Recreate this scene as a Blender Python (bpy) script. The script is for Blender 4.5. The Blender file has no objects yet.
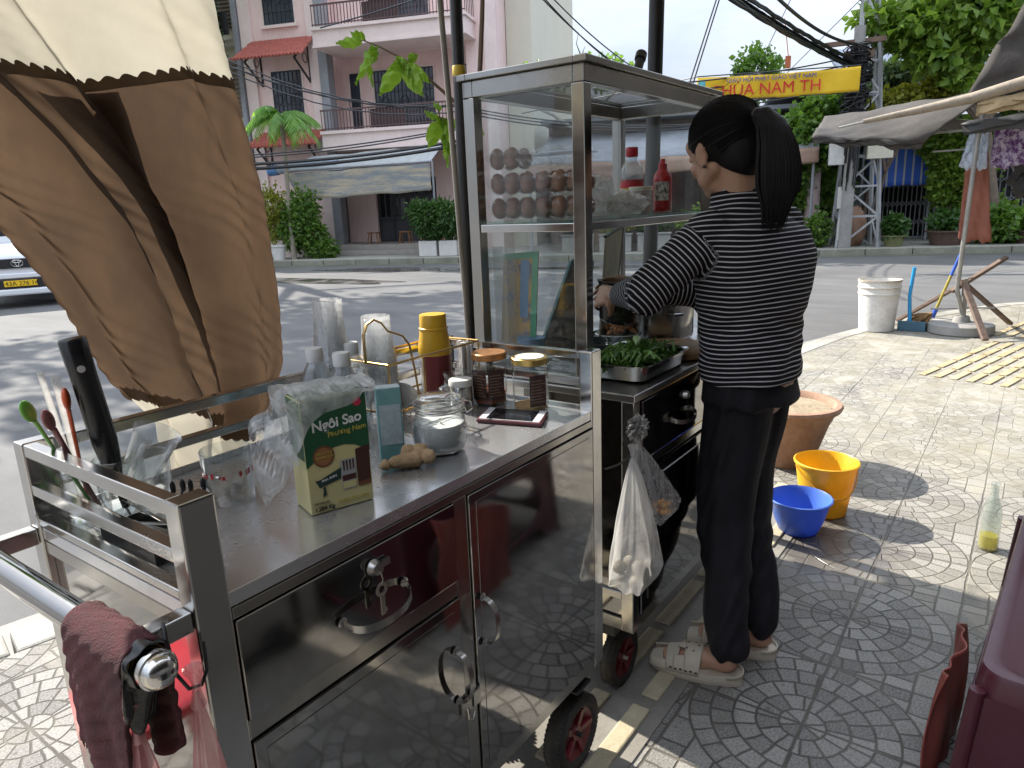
import bpy, bmesh, math, random
import numpy as np
from mathutils import Vector, Matrix
from math import sin, cos, pi, radians
random.seed(7); rng = np.random.default_rng(11)
sc = bpy.context.scene
col = sc.collection

# ------------------------------------------------------------------ camera
R = ((0.58480298, -0.22019744, 0.7807167), (-0.81027875, -0.11333255, 0.5749818), (-0.03812891, -0.96884923, -0.24469852))
CAMH = 1.35
cam_d = bpy.data.cameras.new('camera'); cam = bpy.data.objects.new('camera', cam_d); col.objects.link(cam)
right = Vector((R[0][0], R[1][0], R[2][0])); up = -Vector((R[0][1], R[1][1], R[2][1])); back = -Vector((R[0][2], R[1][2], R[2][2]))
mw = Matrix((right, up, back)).transposed().to_4x4(); mw.translation = (0, 0, CAMH)
cam.matrix_world = mw
cam_d.sensor_width = 36; cam_d.lens = 712 * 36 / 1024; cam_d.clip_start = .03; cam_d.clip_end = 2000
sc.camera = cam

# ------------------------------------------------------------------ render settings
sc.view_settings.view_transform = 'Standard'
sc.view_settings.look = 'None'
sc.view_settings.exposure = 1.22
sc.view_settings.gamma = 1
sc.render.engine = 'CYCLES'
cy = sc.cycles
cy.max_bounces = 10; cy.diffuse_bounces = 4; cy.glossy_bounces = 6; cy.transmission_bounces = 8; cy.transparent_max_bounces = 32
cy.use_denoising = True; cy.sample_clamp_indirect = 6; cy.caustics_reflective = False; cy.caustics_refractive = False

# ------------------------------------------------------------------ node maths
class S:
    def __init__(s, nt, k): s.nt, s.k = nt, k
    def _m(s, op, *a):
        n = s.nt.nodes.new('ShaderNodeMath'); n.operation = op
        for i, v in enumerate((s,) + a):
            if isinstance(v, S): s.nt.links.new(v.k, n.inputs[i])
            else: n.inputs[i].default_value = v
        return S(s.nt, n.outputs[0])
    def __add__(s, o): return s._m('ADD', o)
    def __sub__(s, o): return s._m('SUBTRACT', o)
    def __mul__(s, o): return s._m('MULTIPLY', o)
    def __truediv__(s, o): return s._m('DIVIDE', o)
    def fl(s): return s._m('FLOOR')
    def fr(s): return s._m('FRACT')
    def ab(s): return s._m('ABSOLUTE')
    def sq(s): return s._m('SQRT')
    def mn(s, o): return s._m('MINIMUM', o)
    def mx(s, o): return s._m('MAXIMUM', o)
    def lt(s, o): return s._m('LESS_THAN', o)
    def gt(s, o): return s._m('GREATER_THAN', o)
    def at2(s, o): return s._m('ARCTAN2', o)
    def sn(s): return s._m('SINE')
    def pw(s, o): return s._m('POWER', o)
    def cl(s):
        r = s._m('ADD', 0.0); r.k.node.use_clamp = True; return r
    def step(s, a, b):
        n = s.nt.nodes.new('ShaderNodeMapRange'); s.nt.links.new(s.k, n.inputs['Value'])
        n.inputs['From Min'].default_value = a; n.inputs['From Max'].default_value = b; return S(s.nt, n.outputs[0])

def sep(nt, kind='Object'):
    t = nt.nodes.new('ShaderNodeTexCoord'); x = nt.nodes.new('ShaderNodeSeparateXYZ')
    nt.links.new(t.outputs[kind], x.inputs[0])
    return S(nt, x.outputs[0]), S(nt, x.outputs[1]), S(nt, x.outputs[2]), t.outputs[kind]
def noise(nt, vec, scale, detail=4, rough=.55, dist=0, stretch=None):
    if stretch:
        m = nt.nodes.new('ShaderNodeMapping'); nt.links.new(vec, m.inputs[0]); m.inputs['Scale'].default_value = stretch; vec = m.outputs[0]
    n = nt.nodes.new('ShaderNodeTexNoise'); n.inputs['Scale'].default_value = scale; n.inputs['Detail'].default_value = detail
    n.inputs['Roughness'].default_value = rough; n.inputs['Distortion'].default_value = dist
    nt.links.new(vec, n.inputs['Vector']); return S(nt, n.outputs['Fac'])
def mixc(nt, f, a, b):
    n = nt.nodes.new('ShaderNodeMix'); n.data_type = 'RGBA'
    for i, v in ((0, f), (6, a), (7, b)):
        if isinstance(v, S): nt.links.new(v.k, n.inputs[i])
        elif isinstance(v, bpy.types.NodeSocket): nt.links.new(v, n.inputs[i])
        elif i == 0: n.inputs[0].default_value = v
        else: n.inputs[i].default_value = (*v[:3], 1)
    return n.outputs[2]
def newmat(name):
    m = bpy.data.materials.new(name); m.use_nodes = True; nt = m.node_tree; nt.nodes.clear()
    o = nt.nodes.new('ShaderNodeOutputMaterial'); b = nt.nodes.new('ShaderNodeBsdfPrincipled')
    nt.links.new(b.outputs[0], o.inputs[0]); return m, nt, b, o
def bump(nt, b, h, strength, dist=.01):
    n = nt.nodes.new('ShaderNodeBump'); n.inputs['Strength'].default_value = strength; n.inputs['Distance'].default_value = dist
    nt.links.new(h.k, n.inputs['Height']); nt.links.new(n.outputs[0], b.inputs['Normal'])
def sc3(c, k): return tuple(min(1, max(0, x * k)) for x in c)
def setc(nt, sock, v):
    if isinstance(v, (tuple, list)): sock.default_value = (*v[:3], 1)
    else: nt.links.new(v, sock)

def mat(name, c, rough=.6, metal=0, var=.18, scale=6, c2=None, bmp=.15, bscale=60, trans=0, stretch=None, spec=.5, alpha=1, coat=0, sss=0, thresh=None):
    """general surface: two noise octaves of colour wear, roughness change and fine relief"""
    m, nt, b, o = newmat(name)
    x, y, z, v = sep(nt)
    n1 = noise(nt, v, scale, 5, .6, .3, stretch); n2 = noise(nt, v, scale * 7.3, 3, .6, 0, stretch)
    f = (n1 * .65 + n2 * .35)
    f = f.step(*(thresh or (.3, .7)))
    a = sc3(c, 1 - var); e = c2 or sc3(c, 1 + var)
    cc = mixc(nt, f, a, e); nt.links.new(cc, b.inputs['Base Color'])
    b.inputs['Metallic'].default_value = metal
    nt.links.new((n2 * .25 + (rough - .12)).cl().k, b.inputs['Roughness'])
    b.inputs['Specular IOR Level'].default_value = spec
    if coat: b.inputs['Coat Weight'].default_value = coat
    if sss:
        b.inputs['Subsurface Weight'].default_value = sss; b.inputs['Subsurface Scale'].default_value = .01
        b.inputs['Subsurface Radius'].default_value = (1, .35, .2)
    if bmp: bump(nt, b, noise(nt, v, bscale, 4), bmp, .004)
    if trans:
        t = nt.nodes.new('ShaderNodeBsdfTranslucent'); nt.links.new(cc, t.inputs[0])
        mx = nt.nodes.new('ShaderNodeMixShader'); mx.inputs[0].default_value = trans
        nt.links.new(b.outputs[0], mx.inputs[1]); nt.links.new(t.outputs[0], mx.inputs[2]); nt.links.new(mx.outputs[0], o.inputs[0])
    if alpha < 1: b.inputs['Alpha'].default_value = alpha
    return m

def steel(name, c=(.56, .55, .53), rough=.1, wav=.35, smear=.16, wscale=3.2):
    m, nt, b, o = newmat(name)
    x, y, z, v = sep(nt)
    n1 = noise(nt, v, 3.5, 6, .65, .8); n2 = noise(nt, v, 30, 4, .6, 0, (1, 1, 6)); n3 = noise(nt, v, 180, 2, .5, 0, (.15, .15, 3))
    nt.links.new(mixc(nt, n1.step(.35, .7), c, sc3(c, .78)), b.inputs['Base Color'])
    b.inputs['Metallic'].default_value = 1
    nt.links.new((n1.step(.4, .75) * smear + n2 * .07 + rough - .03).cl().k, b.inputs['Roughness'])
    bump(nt, b, noise(nt, v, wscale, 2, .4) + n3 * .004, wav, .012)
    return m

def glass(name, tint=(.95, .97, .97), refl=.9, dirt=.05, dirtc=(.8, .8, .78), rough=.02, ior=1.45, dscale=9):
    """thin clear wall: see-through with a Fresnel mirror and a film of dirt"""
    m, nt, b, o = newmat(name); nt.nodes.remove(b)
    x, y, z, v = sep(nt)
    tr = nt.nodes.new('ShaderNodeBsdfTransparent'); tr.inputs[0].default_value = (*tint, 1)
    gl = nt.nodes.new('ShaderNodeBsdfGlossy'); gl.inputs['Roughness'].default_value = rough
    fr = nt.nodes.new('ShaderNodeLayerWeight'); fr.inputs[0].default_value = .5
    f = (S(nt, fr.outputs['Facing']).pw(2.6) * (.85 * refl) + .032).cl()
    mx = nt.nodes.new('ShaderNodeMixShader'); nt.links.new(f.k, mx.inputs[0]); nt.links.new(tr.outputs[0], mx.inputs[1]); nt.links.new(gl.outputs[0], mx.inputs[2])
    df = nt.nodes.new('ShaderNodeBsdfDiffuse'); df.inputs[0].default_value = (*dirtc, 1)
    tl = nt.nodes.new('ShaderNodeBsdfTranslucent'); tl.inputs[0].default_value = (*dirtc, 1)
    dm = nt.nodes.new('ShaderNodeMixShader'); dm.inputs[0].default_value = .5
    nt.links.new(df.outputs[0], dm.inputs[1]); nt.links.new(tl.outputs[0], dm.inputs[2])
    m2 = nt.nodes.new('ShaderNodeMixShader'); d = (noise(nt, v, dscale, 5, .65, .6).step(.3, .75) * (dirt * 1.6) + dirt * .3).cl()
    nt.links.new(d.k, m2.inputs[0]); nt.links.new(mx.outputs[0], m2.inputs[1]); nt.links.new(dm.outputs[0], m2.inputs[2])
    nt.links.new(m2.outputs[0], o.inputs[0]); return m

def film(name, c=(.86, .87, .88), a=.35, fold=22):
    """thin plastic bag film: partly clear, milky where creased"""
    m, nt, b, o = newmat(name); nt.nodes.remove(b)
    x, y, z, v = sep(nt)
    n = noise(nt, v, fold, 4, .6, 1.2, (1, 1, .35))
    tr = nt.nodes.new('ShaderNodeBsdfTransparent')
    df = nt.nodes.new('ShaderNodeBsdfDiffuse'); df.inputs[0].default_value = (*c, 1)
    tl = nt.nodes.new('ShaderNodeBsdfTranslucent'); tl.inputs[0].default_value = (*c, 1)
    gl = nt.nodes.new('ShaderNodeBsdfGlossy'); gl.inputs['Roughness'].default_value = .14
    bp = nt.nodes.new('ShaderNodeBump'); bp.inputs['Strength'].default_value = .8; bp.inputs['Distance'].default_value = .006
    nt.links.new(n.k, bp.inputs['Height'])
    for q in (df, gl): nt.links.new(bp.outputs[0], q.inputs['Normal'])
    m1 = nt.nodes.new('ShaderNodeMixShader'); m1.inputs[0].default_value = .5; nt.links.new(df.outputs[0], m1.inputs[1]); nt.links.new(tl.outputs[0], m1.inputs[2])
    m2 = nt.nodes.new('ShaderNodeMixShader'); m2.inputs[0].default_value = .16; nt.links.new(m1.outputs[0], m2.inputs[1]); nt.links.new(gl.outputs[0], m2.inputs[2])
    m3 = nt.nodes.new('ShaderNodeMixShader'); nt.links.new((n.step(.35, .7) * .45 + (a - .15)).cl().k, m3.inputs[0])
    nt.links.new(tr.outputs[0], m3.inputs[1]); nt.links.new(m2.outputs[0], m3.inputs[2]); nt.links.new(m3.outputs[0], o.inputs[0]); return m

# ------------------------------------------------------------------ mesh helpers
def pv(p): return Vector(p)
class MB:
    def __init__(s): s.v = []; s.f = []; s.mi = []; s.m = 0
    def add(s, vs, fs):
        o = len(s.v); s.v += [tuple(q) for q in vs]; s.f += [tuple(o + i for i in f) for f in fs]; s.mi += [s.m] * len(fs); return s
    def box(s, a, b, M=None):
        x0, y0, z0 = (min(a[i], b[i]) for i in range(3)); x1, y1, z1 = (max(a[i], b[i]) for i in range(3))
        vs = [Vector(q) for q in ((x0, y0, z0), (x1, y0, z0), (x1, y1, z0), (x0, y1, z0), (x0, y0, z1), (x1, y0, z1), (x1, y1, z1), (x0, y1, z1))]
        if M: vs = [M @ q for q in vs]
        return s.add(vs, [(0, 3, 2, 1), (4, 5, 6, 7), (0, 1, 5, 4), (1, 2, 6, 5), (2, 3, 7, 6), (3, 0, 4, 7)])
    def bar(s, a, b, w, h=None, upv=(0, 0, 1)):
        a, b = pv(a), pv(b); d = (b - a); L = d.length; d.normalize(); h = h or w
        u = pv(upv); sd = d.cross(u)
        if sd.length < 1e-3: sd = d.cross(Vector((1, 0, 0)))
        sd.normalize(); u = sd.cross(d)
        vs = [p + sd * (w / 2 * i) + u * (h / 2 * j) for p in (a, b) for i, j in ((-1, -1), (1, -1), (1, 1), (-1, 1))]
        return s.add(vs, [(0, 3, 2, 1), (4, 5, 6, 7), (0, 1, 5, 4), (1, 2, 6, 5), (2, 3, 7, 6), (3, 0, 4, 7)])
    def tube(s, pts, r, n=10, caps=True, flat=1.0):
        pts = [pv(p) for p in pts]; rs = r if isinstance(r, (list, tuple)) else [r] * len(pts)
        vs = []; ref = None
        for i, p in enumerate(pts):
            d = (pts[min(i + 1, len(pts) - 1)] - pts[max(i - 1, 0)])
            d = d.normalized() if d.length > 1e-9 else Vector((0, 0, 1))
            if ref is None:
                ref = Vector((0, 0, 1)) if abs(d.z) < .9 else Vector((1, 0, 0))
            sd = d.cross(ref); sd.normalize(); u = sd.cross(d); ref = u
            for k in range(n):
                t = 2 * pi * k / n; vs.append(p + (sd * cos(t) + u * sin(t) * flat) * rs[i])
        fs = []
        for i in range(len(pts) - 1):
            for k in range(n):
                k2 = (k + 1) % n; fs.append((i * n + k, i * n + k2, (i + 1) * n + k2, (i + 1) * n + k))
        if caps: fs.append(tuple(range(n - 1, -1, -1))); fs.append(tuple((len(pts) - 1) * n + k for k in range(n)))
        return s.add(vs, fs)
    def lathe(s, prof, c=(0, 0, 0), n=32, M=None, sx=1, sy=1):
        """prof: (radius, z) from bottom to top; radius 0 closes"""
        vs = []; rings = []
        for r, z in prof:
            if r < 1e-6: rings.append([len(vs)]); vs.append(Vector((0, 0, z)))
            else:
                rings.append(list(range(len(vs), len(vs) + n)))
                vs += [Vector((r * sx * cos(2 * pi * k / n), r * sy * sin(2 * pi * k / n), z)) for k in range(n)]
        fs = []
        for a, b in zip(rings, rings[1:]):
            for k in range(n):
                k2 = (k + 1) % n
                if len(a) == 1 and len(b) == 1: continue
                if len(a) == 1: fs.append((a[0], b[k2], b[k]))
                elif len(b) == 1: fs.append((a[k], a[k2], b[0]))
                else: fs.append((a[k], a[k2], b[k2], b[k]))
        if M: vs = [M @ q for q in vs]
        c = pv(c); return s.add([q + c for q in vs], fs)
    def ball(s, c, r, n=14, sc_=(1, 1, 1), M=None):
        pr = [(sin(pi * i / n) * r, -cos(pi * i / n) * r) for i in range(n + 1)]; pr[0] = (0, -r); pr[-1] = (0, r)
        D = Matrix.Diagonal((*sc_, 1)); return s.lathe(pr, c, n + 2, (M @ D) if M else D)
    def grid(s, fn, nu, nv, wrap=False):
        vs = [fn(i / nu, j / nv) for j in range(nv + 1) for i in range(nu + 1)]
        fs = [(j * (nu + 1) + i, j * (nu + 1) + i + 1, (j + 1) * (nu + 1) + i + 1, (j + 1) * (nu + 1) + i) for j in range(nv) for i in range(nu)]
        return s.add(vs, fs)
    def prism(s, poly, d):
        """poly: 3D points in one plane, extruded by vector d"""
        n = len(poly); d = pv(d); vs = [pv(p) for p in poly] + [pv(p) + d for p in poly]
        return s.add(vs, [tuple(range(n - 1, -1, -1)), tuple(range(n, 2 * n))] + [(k, (k + 1) % n, n + (k + 1) % n, n + k) for k in range(n)])
    def build(s, name, m, parent=None, smooth=False, bevel=0, thick=0, sub=0, seg=2):
        me = bpy.data.meshes.new(name)
        off = rootloc(parent) if parent else Vector()
        me.from_pydata([(q[0] - off[0], q[1] - off[1], q[2] - off[2]) for q in s.v], [], s.f); me.update()
        o = bpy.data.objects.new(name, me); col.objects.link(o)
        for q in (m if isinstance(m, (list, tuple)) else [m]): me.materials.append(q)
        if isinstance(m, (list, tuple)): me.polygons.foreach_set('material_index', s.mi)
        bm = bmesh.new(); bm.from_mesh(me); bmesh.ops.recalc_face_normals(bm, faces=bm.faces); bm.to_mesh(me); bm.free()
        if smooth:
            me.polygons.foreach_set('use_smooth', [True] * len(me.polygons))
            try: me.set_sharp_from_angle(angle=radians(42))
            except Exception: pass
        if thick:
            q = o.modifiers.new('t', 'SOLIDIFY'); q.thickness = thick; q.offset = 0
        if sub:
            q = o.modifiers.new('s', 'SUBSURF'); q.levels = sub; q.render_levels = sub
        if bevel:
            q = o.modifiers.new('b', 'BEVEL'); q.width = bevel; q.segments = seg; q.limit_method = 'ANGLE'; q.angle_limit = radians(50)
        if parent: o.parent = parent
        return o
def rootloc(o):
    while o.parent: o = o.parent
    return Vector(o.location)
def tag(o, label=None, cat=None, group=None, kind=None):
    for k, v in (('label', label), ('category', cat), ('group', group), ('kind', kind)):
        if v: o[k] = v
    return o
def thing(name, loc, label, cat, group=None):
    o = bpy.data.objects.new(name, None); col.objects.link(o); o.location = loc; o.empty_display_size = .05
    return tag(o, label, cat, group)
def struct(name, mb, m, **k):
    o = mb.build(name, m, **k); o['kind'] = 'structure'; return o
def copy_tree(o, parent=None):
    c = o.copy(); col.objects.link(c); c.parent = parent
    for ch in list(o.children): copy_tree(ch, c)
    return c
def text(body, m, parent, origin, xdir, ydir, size, name='lettering', ext=.0004, align='LEFT', bold=0):
    """flat raised lettering whose baseline runs along xdir"""
    cu = bpy.data.curves.new(name, 'FONT'); cu.body = body; cu.size = size; cu.extrude = ext; cu.align_x = align; cu.offset = bold
    t = bpy.data.objects.new('tmp', cu); col.objects.link(t)
    dg = bpy.context.evaluated_depsgraph_get(); dg.update()
    me = bpy.data.meshes.new_from_object(t.evaluated_get(dg)); bpy.data.objects.remove(t)
    X = pv(xdir).normalized(); Y = pv(ydir).normalized(); Z = X.cross(Y)
    M = Matrix((X, Y, Z)).transposed().to_4x4(); M.translation = pv(origin) - rootloc(parent)
    me.transform(M); me.materials.clear(); me.materials.append(m)
    o = bpy.data.objects.new(name, me); col.objects.link(o); o.parent = parent; return o

def leaves(name, m, parent, clumps, n, size, seed=1, droop=.3, aspect=.42, box=None):
    """clumps: (centre, (rx,ry,rz)); n leaves in all, each a folded two-quad blade"""
    r = np.random.default_rng(seed); off = rootloc(parent) if parent else Vector()
    w = np.array([c[1][0] * c[1][1] + c[1][0] * c[1][2] for c in clumps]); w = w / w.sum()
    k = r.choice(len(clumps), n, p=w)
    cen = np.array([tuple(c[0]) for c in clumps])[k]; rad = np.array([c[1] for c in clumps])[k]
    d = r.normal(size=(n, 3)); d /= np.linalg.norm(d, axis=1)[:, None]
    rr = r.uniform(.35, 1.0, n) ** .6; rr *= 1 + .15 * r.normal(size=n)
    p = cen + d * rad * rr[:, None]
    a = d * .6 + r.normal(size=(n, 3)) * .6; a[:, 2] -= droop; a /= np.linalg.norm(a, axis=1)[:, None]
    b = np.cross(a, r.normal(size=(n, 3))); b /= np.linalg.norm(b, axis=1)[:, None]; c = np.cross(a, b)
    L = size * r.uniform(.6, 1.35, n)[:, None]; W = L * aspect
    v = np.stack([p, p + a * L * .5 + b * W + c * W * .35, p + a * L * 1.0 - c * L * .12, p + a * L * .5 - b * W + c * W * .35], 1).reshape(-1, 3)
    v -= np.array(off)
    i = np.arange(n) * 4
    f = np.concatenate([np.stack([i, i + 1, i + 2], 1), np.stack([i, i + 2, i + 3], 1)])
    me = bpy.data.meshes.new(name); me.from_pydata(v.tolist(), [], f.tolist()); me.update(); me.materials.append(m)
    o = bpy.data.objects.new(name, me); col.objects.link(o)
    if parent: o.parent = parent
    return o
def leafmat(name, c, c2, trans=.35, scale=3.0, rough=.45):
    m, nt, b, o = newmat(name); g = nt.nodes.new('ShaderNodeNewGeometry'); x, y, z, v = sep(nt)
    f = (S(nt, g.outputs['Random Per Island']) * .7 + noise(nt, v, scale, 3).step(.35, .65) * .3)
    cc = mixc(nt, f, c, c2); nt.links.new(cc, b.inputs['Base Color']); b.inputs['Roughness'].default_value = rough
    t = nt.nodes.new('ShaderNodeBsdfTranslucent')
    nt.links.new(mixc(nt, .5, cc, (c2[0] * 1.6, c2[1] * 1.7, c2[2] * .6)), t.inputs[0])
    mx = nt.nodes.new('ShaderNodeMixShader'); mx.inputs[0].default_value = trans
    nt.links.new(b.outputs[0], mx.inputs[1]); nt.links.new(t.outputs[0], mx.inputs[2]); nt.links.new(mx.outputs[0], o.inputs[0]); return m

# ------------------------------------------------------------------ sky and sun
SUND = Vector((-.12, -1, -.80)).normalized()      # the way the light travels
EL = math.asin(-SUND.z)
w = bpy.data.worlds.new('World'); sc.world = w; w.use_nodes = True; nt = w.node_tree
bg = nt.nodes['Background']; sky = nt.nodes.new('ShaderNodeTexSky'); sky.sky_type = 'NISHITA'; sky.sun_disc = False
sky.sun_elevation = EL; sky.sun_rotation = math.atan2(.12, 1); sky.air_density = 1.2; sky.dust_density = 3
tc = nt.nodes.new('ShaderNodeTexCoord')
n1 = noise(nt, tc.outputs['Generated'], 2.2, 7, .55, .5, (1, 1, 2.6)); n2 = noise(nt, tc.outputs['Generated'], 7.5, 5, .55, .2, (1, 1, 3))
up_z = S(nt, tc.outputs['Generated']); sxyz = nt.nodes.new('ShaderNodeSeparateXYZ'); nt.links.new(tc.outputs['Generated'], sxyz.inputs[0]); up_z = (S(nt, sxyz.outputs[2]) * 1.9 + .36).mx(.36)
cloud = mixc(nt, (n1 * .7 + n2 * .3).step(.40, .60), (5.6, 6.5, 8.2), (7.6, 8.2, 9.2))
vm = nt.nodes.new('ShaderNodeVectorMath'); vm.operation = 'SCALE'; nt.links.new(cloud, vm.inputs[0]); nt.links.new(up_z.k, vm.inputs['Scale'])      # overcast cloud is brighter overhead than low down
nt.links.new(mixc(nt, (n1.step(.25, .55) * .25 + .68).cl(), sky.outputs[0], vm.outputs[0]), bg.inputs[0]); bg.inputs[1].default_value = .080
sl = bpy.data.lights.new('sun', 'SUN'); sl.energy = 4.6; sl.angle = radians(.53); sl.color = (1, .94, .84)
so = bpy.data.objects.new('sun', sl); col.objects.link(so); so.rotation_euler = SUND.to_track_quat('-Z', 'Y').to_euler(); so.location = (0, 0, 30)
# ------------------------------------------------------------------ materials shared by many things
M = {}
M['steel'] = steel('stainless', rough=.13)
M['mirror'] = steel('polished_stainless', (.37, .362, .352), rough=.035, wav=.16, smear=.07, wscale=2.4)
M['steel_top'] = steel('worn_stainless_top', (.74, .745, .76), rough=.15, wav=.10, smear=.25)
M['steel_top'].node_tree.nodes['Principled BSDF'].inputs['Metallic'].default_value = .80
M['steel_cab'] = steel('shaded_stainless', (.36, .35, .33), rough=.18)  # cabinet frame's underside shade and dark reflections put into the colour
M['steel_mid'] = steel('mid_stainless', (.42, .405, .375), rough=.13)
M['steel_dull'] = steel('dull_stainless', (.45, .44, .42), rough=.24)
M['dark'] = mat('dark_metal', (.03, .03, .032), .45, bmp=.1)
M['black'] = mat('black_plastic', (.012, .012, .013), .35, bmp=.05)
M['rubber'] = mat('tyre_rubber', (.022, .021, .02), .8, var=.35, c2=(.06, .052, .045), scale=14)
M['glass'] = glass('pane_glass', dirt=.028, refl=1.0)
M['clear'] = glass('jar_glass', (.95, .965, .965), dirt=.02, refl=1.1)
M['pclear'] = glass('clear_plastic', (.93, .95, .96), dirt=.10, refl=1.0, rough=.06)
M['pmilk'] = glass('milky_plastic', (.9, .9, .9), dirt=.42, refl=.8, rough=.15)
M['film'] = film('bag_film', a=.36)
M['filmc'] = film('thin_clear_film', a=.25)
M['water'] = glass('water', (.88, .94, .97), dirt=.01, refl=1.1, ior=1.33)
M['white'] = mat('white_plastic', (.75, .75, .74), .4, var=.05, bmp=.05)
M['paper'] = mat('paper', (.72, .71, .67), .7, var=.06)
M['conc'] = mat('concrete', (.30, .29, .27), .85, var=.25, scale=2, bmp=.4)
M['wood'] = mat('stained_wood', (.22, .105, .045), .55, var=.35, scale=5, stretch=(1, 1, 8))

# ------------------------------------------------------------------ the ground
def roadmat():
    m, nt, b, o = newmat('asphalt'); x, y, z, v = sep(nt)
    big = noise(nt, v, .35, 5, .6, .6); mid = noise(nt, v, 2.2, 5, .65, .4, (1, .35, 1)); fine = noise(nt, v, 90, 3, .7)
    f = (big * .5 + mid * .5).step(.35, .65)
    c1 = mixc(nt, f, (.075, .075, .079), (.150, .147, .142))
    c2 = mixc(nt, fine.step(.3, .7) * .5, c1, (.125, .122, .118))
    nt.links.new(c2, b.inputs['Base Color']); nt.links.new((big * .3 + .66).cl().k, b.inputs['Roughness']); b.inputs['Specular IOR Level'].default_value = .18
    bump(nt, b, fine, .5, .006); return m
def pavemat():
    """stamped pavers: rings of small setts round the middle of every 0.58 m block, square setts between"""
    m, nt, b, o = newmat('stamped_pavers'); x, y, z, v = sep(nt)
    T = .58; wr = .058; jw = .0029
    wob = noise(nt, v, 17, 4) * .009
    X = (x - 1.71 + wob) / T; Y = (y - .36 + wob) / T
    ix = (X + .5).fl(); iy = (Y + .5).fl()
    ax = (X - ix) * T; ay = (Y - iy) * T
    r = (ax * ax + ay * ay).sq(); k = (r / wr).fl(); n = k * 6 + 6
    an = ay.at2(ax) / (2 * pi) + 1.0 + k * .137; t = (an * n)
    tf = t.fr(); rf = (r / wr).fr()
    jr = rf.mn(rf * -1 + 1) * wr; ja = tf.mn(tf * -1 + 1) * (r * (2 * pi)) / n
    ring = jr.mn(ja)
    row = ((ay + T) / .0725).fl(); gx = ((ax + T) / .0967 + (row * .5).fr()); gfx = gx.fr(); gfy = ((ay + T) / .0725).fr()
    sq = (gfx.mn(gfx * -1 + 1) * .0967).mn(gfy.mn(gfy * -1 + 1) * .0725)
    inside = r.lt(.285)
    j = ring * inside + sq * (inside * -1 + 1)
    j = j.mn((r - .287).ab())
    half = (X * 2).fr(); halfy = (Y * 2).fr()
    slab = (half.mn(half * -1 + 1) * (T / 2)).mn(halfy.mn(halfy * -1 + 1) * (T / 2))
    jn = j.step(jw * .45, jw * 1.5).cl(); sn_ = slab.step(.002, .0055).cl()
    joint = jn.mn(sn_)
    cid = nt.nodes.new('ShaderNodeTexWhiteNoise'); cb = nt.nodes.new('ShaderNodeCombineXYZ')
    nt.links.new((k * inside + row * (inside * -1 + 1) + ix * 13.7).k, cb.inputs[0]); nt.links.new((t.fl() * inside + gx.fl() * (inside * -1 + 1)).k, cb.inputs[1]); nt.links.new((iy * 7.1 + ix * 3.3).k, cb.inputs[2])
    nt.links.new(cb.outputs[0], cid.inputs['Vector']); cr = S(nt, cid.outputs['Value'])
    dirt = noise(nt, v, 1.3, 6, .6, .5); st = noise(nt, v, 4.5, 5, .65, .9); gr = noise(nt, v, 160, 2, .8)
    far = (x.step(3.0, 5.2) * (noise(nt, v, .8, 4, .6, .8, (1, 2, 1)).step(.35, .6))).cl()
    base = mixc(nt, (cr * .55 + gr.step(.38, .62) * .60 - .08).cl(), (.125, .119, .111), (.335, .32, .292))
    base = mixc(nt, (dirt.step(.48, .7) * .6).cl(), base, (.25, .225, .17))
    base = mixc(nt, (st.step(.6, .72) * .5).cl(), base, (.14, .13, .105))
    base = mixc(nt, (noise(nt, v, 26, 2, .4).step(.70, .74) * .55).cl(), base, (.07, .065, .055))
    base = mixc(nt, (noise(nt, v, 2.1, 3, .5, 1.5).step(.60, .66) * .28).cl(), base, (.42, .38, .30))
    base = mixc(nt, far * .75, base, mixc(nt, st.step(.4, .6), (.25, .225, .16), (.36, .34, .295)))
    jc = mixc(nt, dirt.step(.4, .6), (.085, .078, .068), (.18, .168, .14))
    fin = mixc(nt, (joint + far * .72).cl(), jc, base)
    # spilt water darkens the pavers round the basin
    wet = ((x - 2.86) * (x - 2.86) / .16 + (y - .50) * (y - .50) / .07 + (st - .5) * 2.2).step(1.1, .6).cl()
    fin = mixc(nt, wet * .62, fin, (.06, .05, .038))
    nt.links.new(fin, b.inputs['Base Color']); nt.links.new((wet * -.55 + .86 + gr * .1 - .05).cl().k, b.inputs['Roughness']); nt.links.new((wet * .5 + .2).k, b.inputs['Specular IOR Level'])
    bump(nt, b, (joint + far * .8).cl() * .8 + gr * .22 + cr * .12, .65, .006); return m
M['road'] = roadmat(); M['pave'] = pavemat()
M['kerb'] = mat('kerbstone', (.28, .265, .235), .85, var=.3, scale=3, bmp=.4, c2=(.40, .38, .33))
ground = MB(); ground.box((-400, -400, -.30), (500, 500, -.12)); struct('ground', ground, M['road'])
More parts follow.
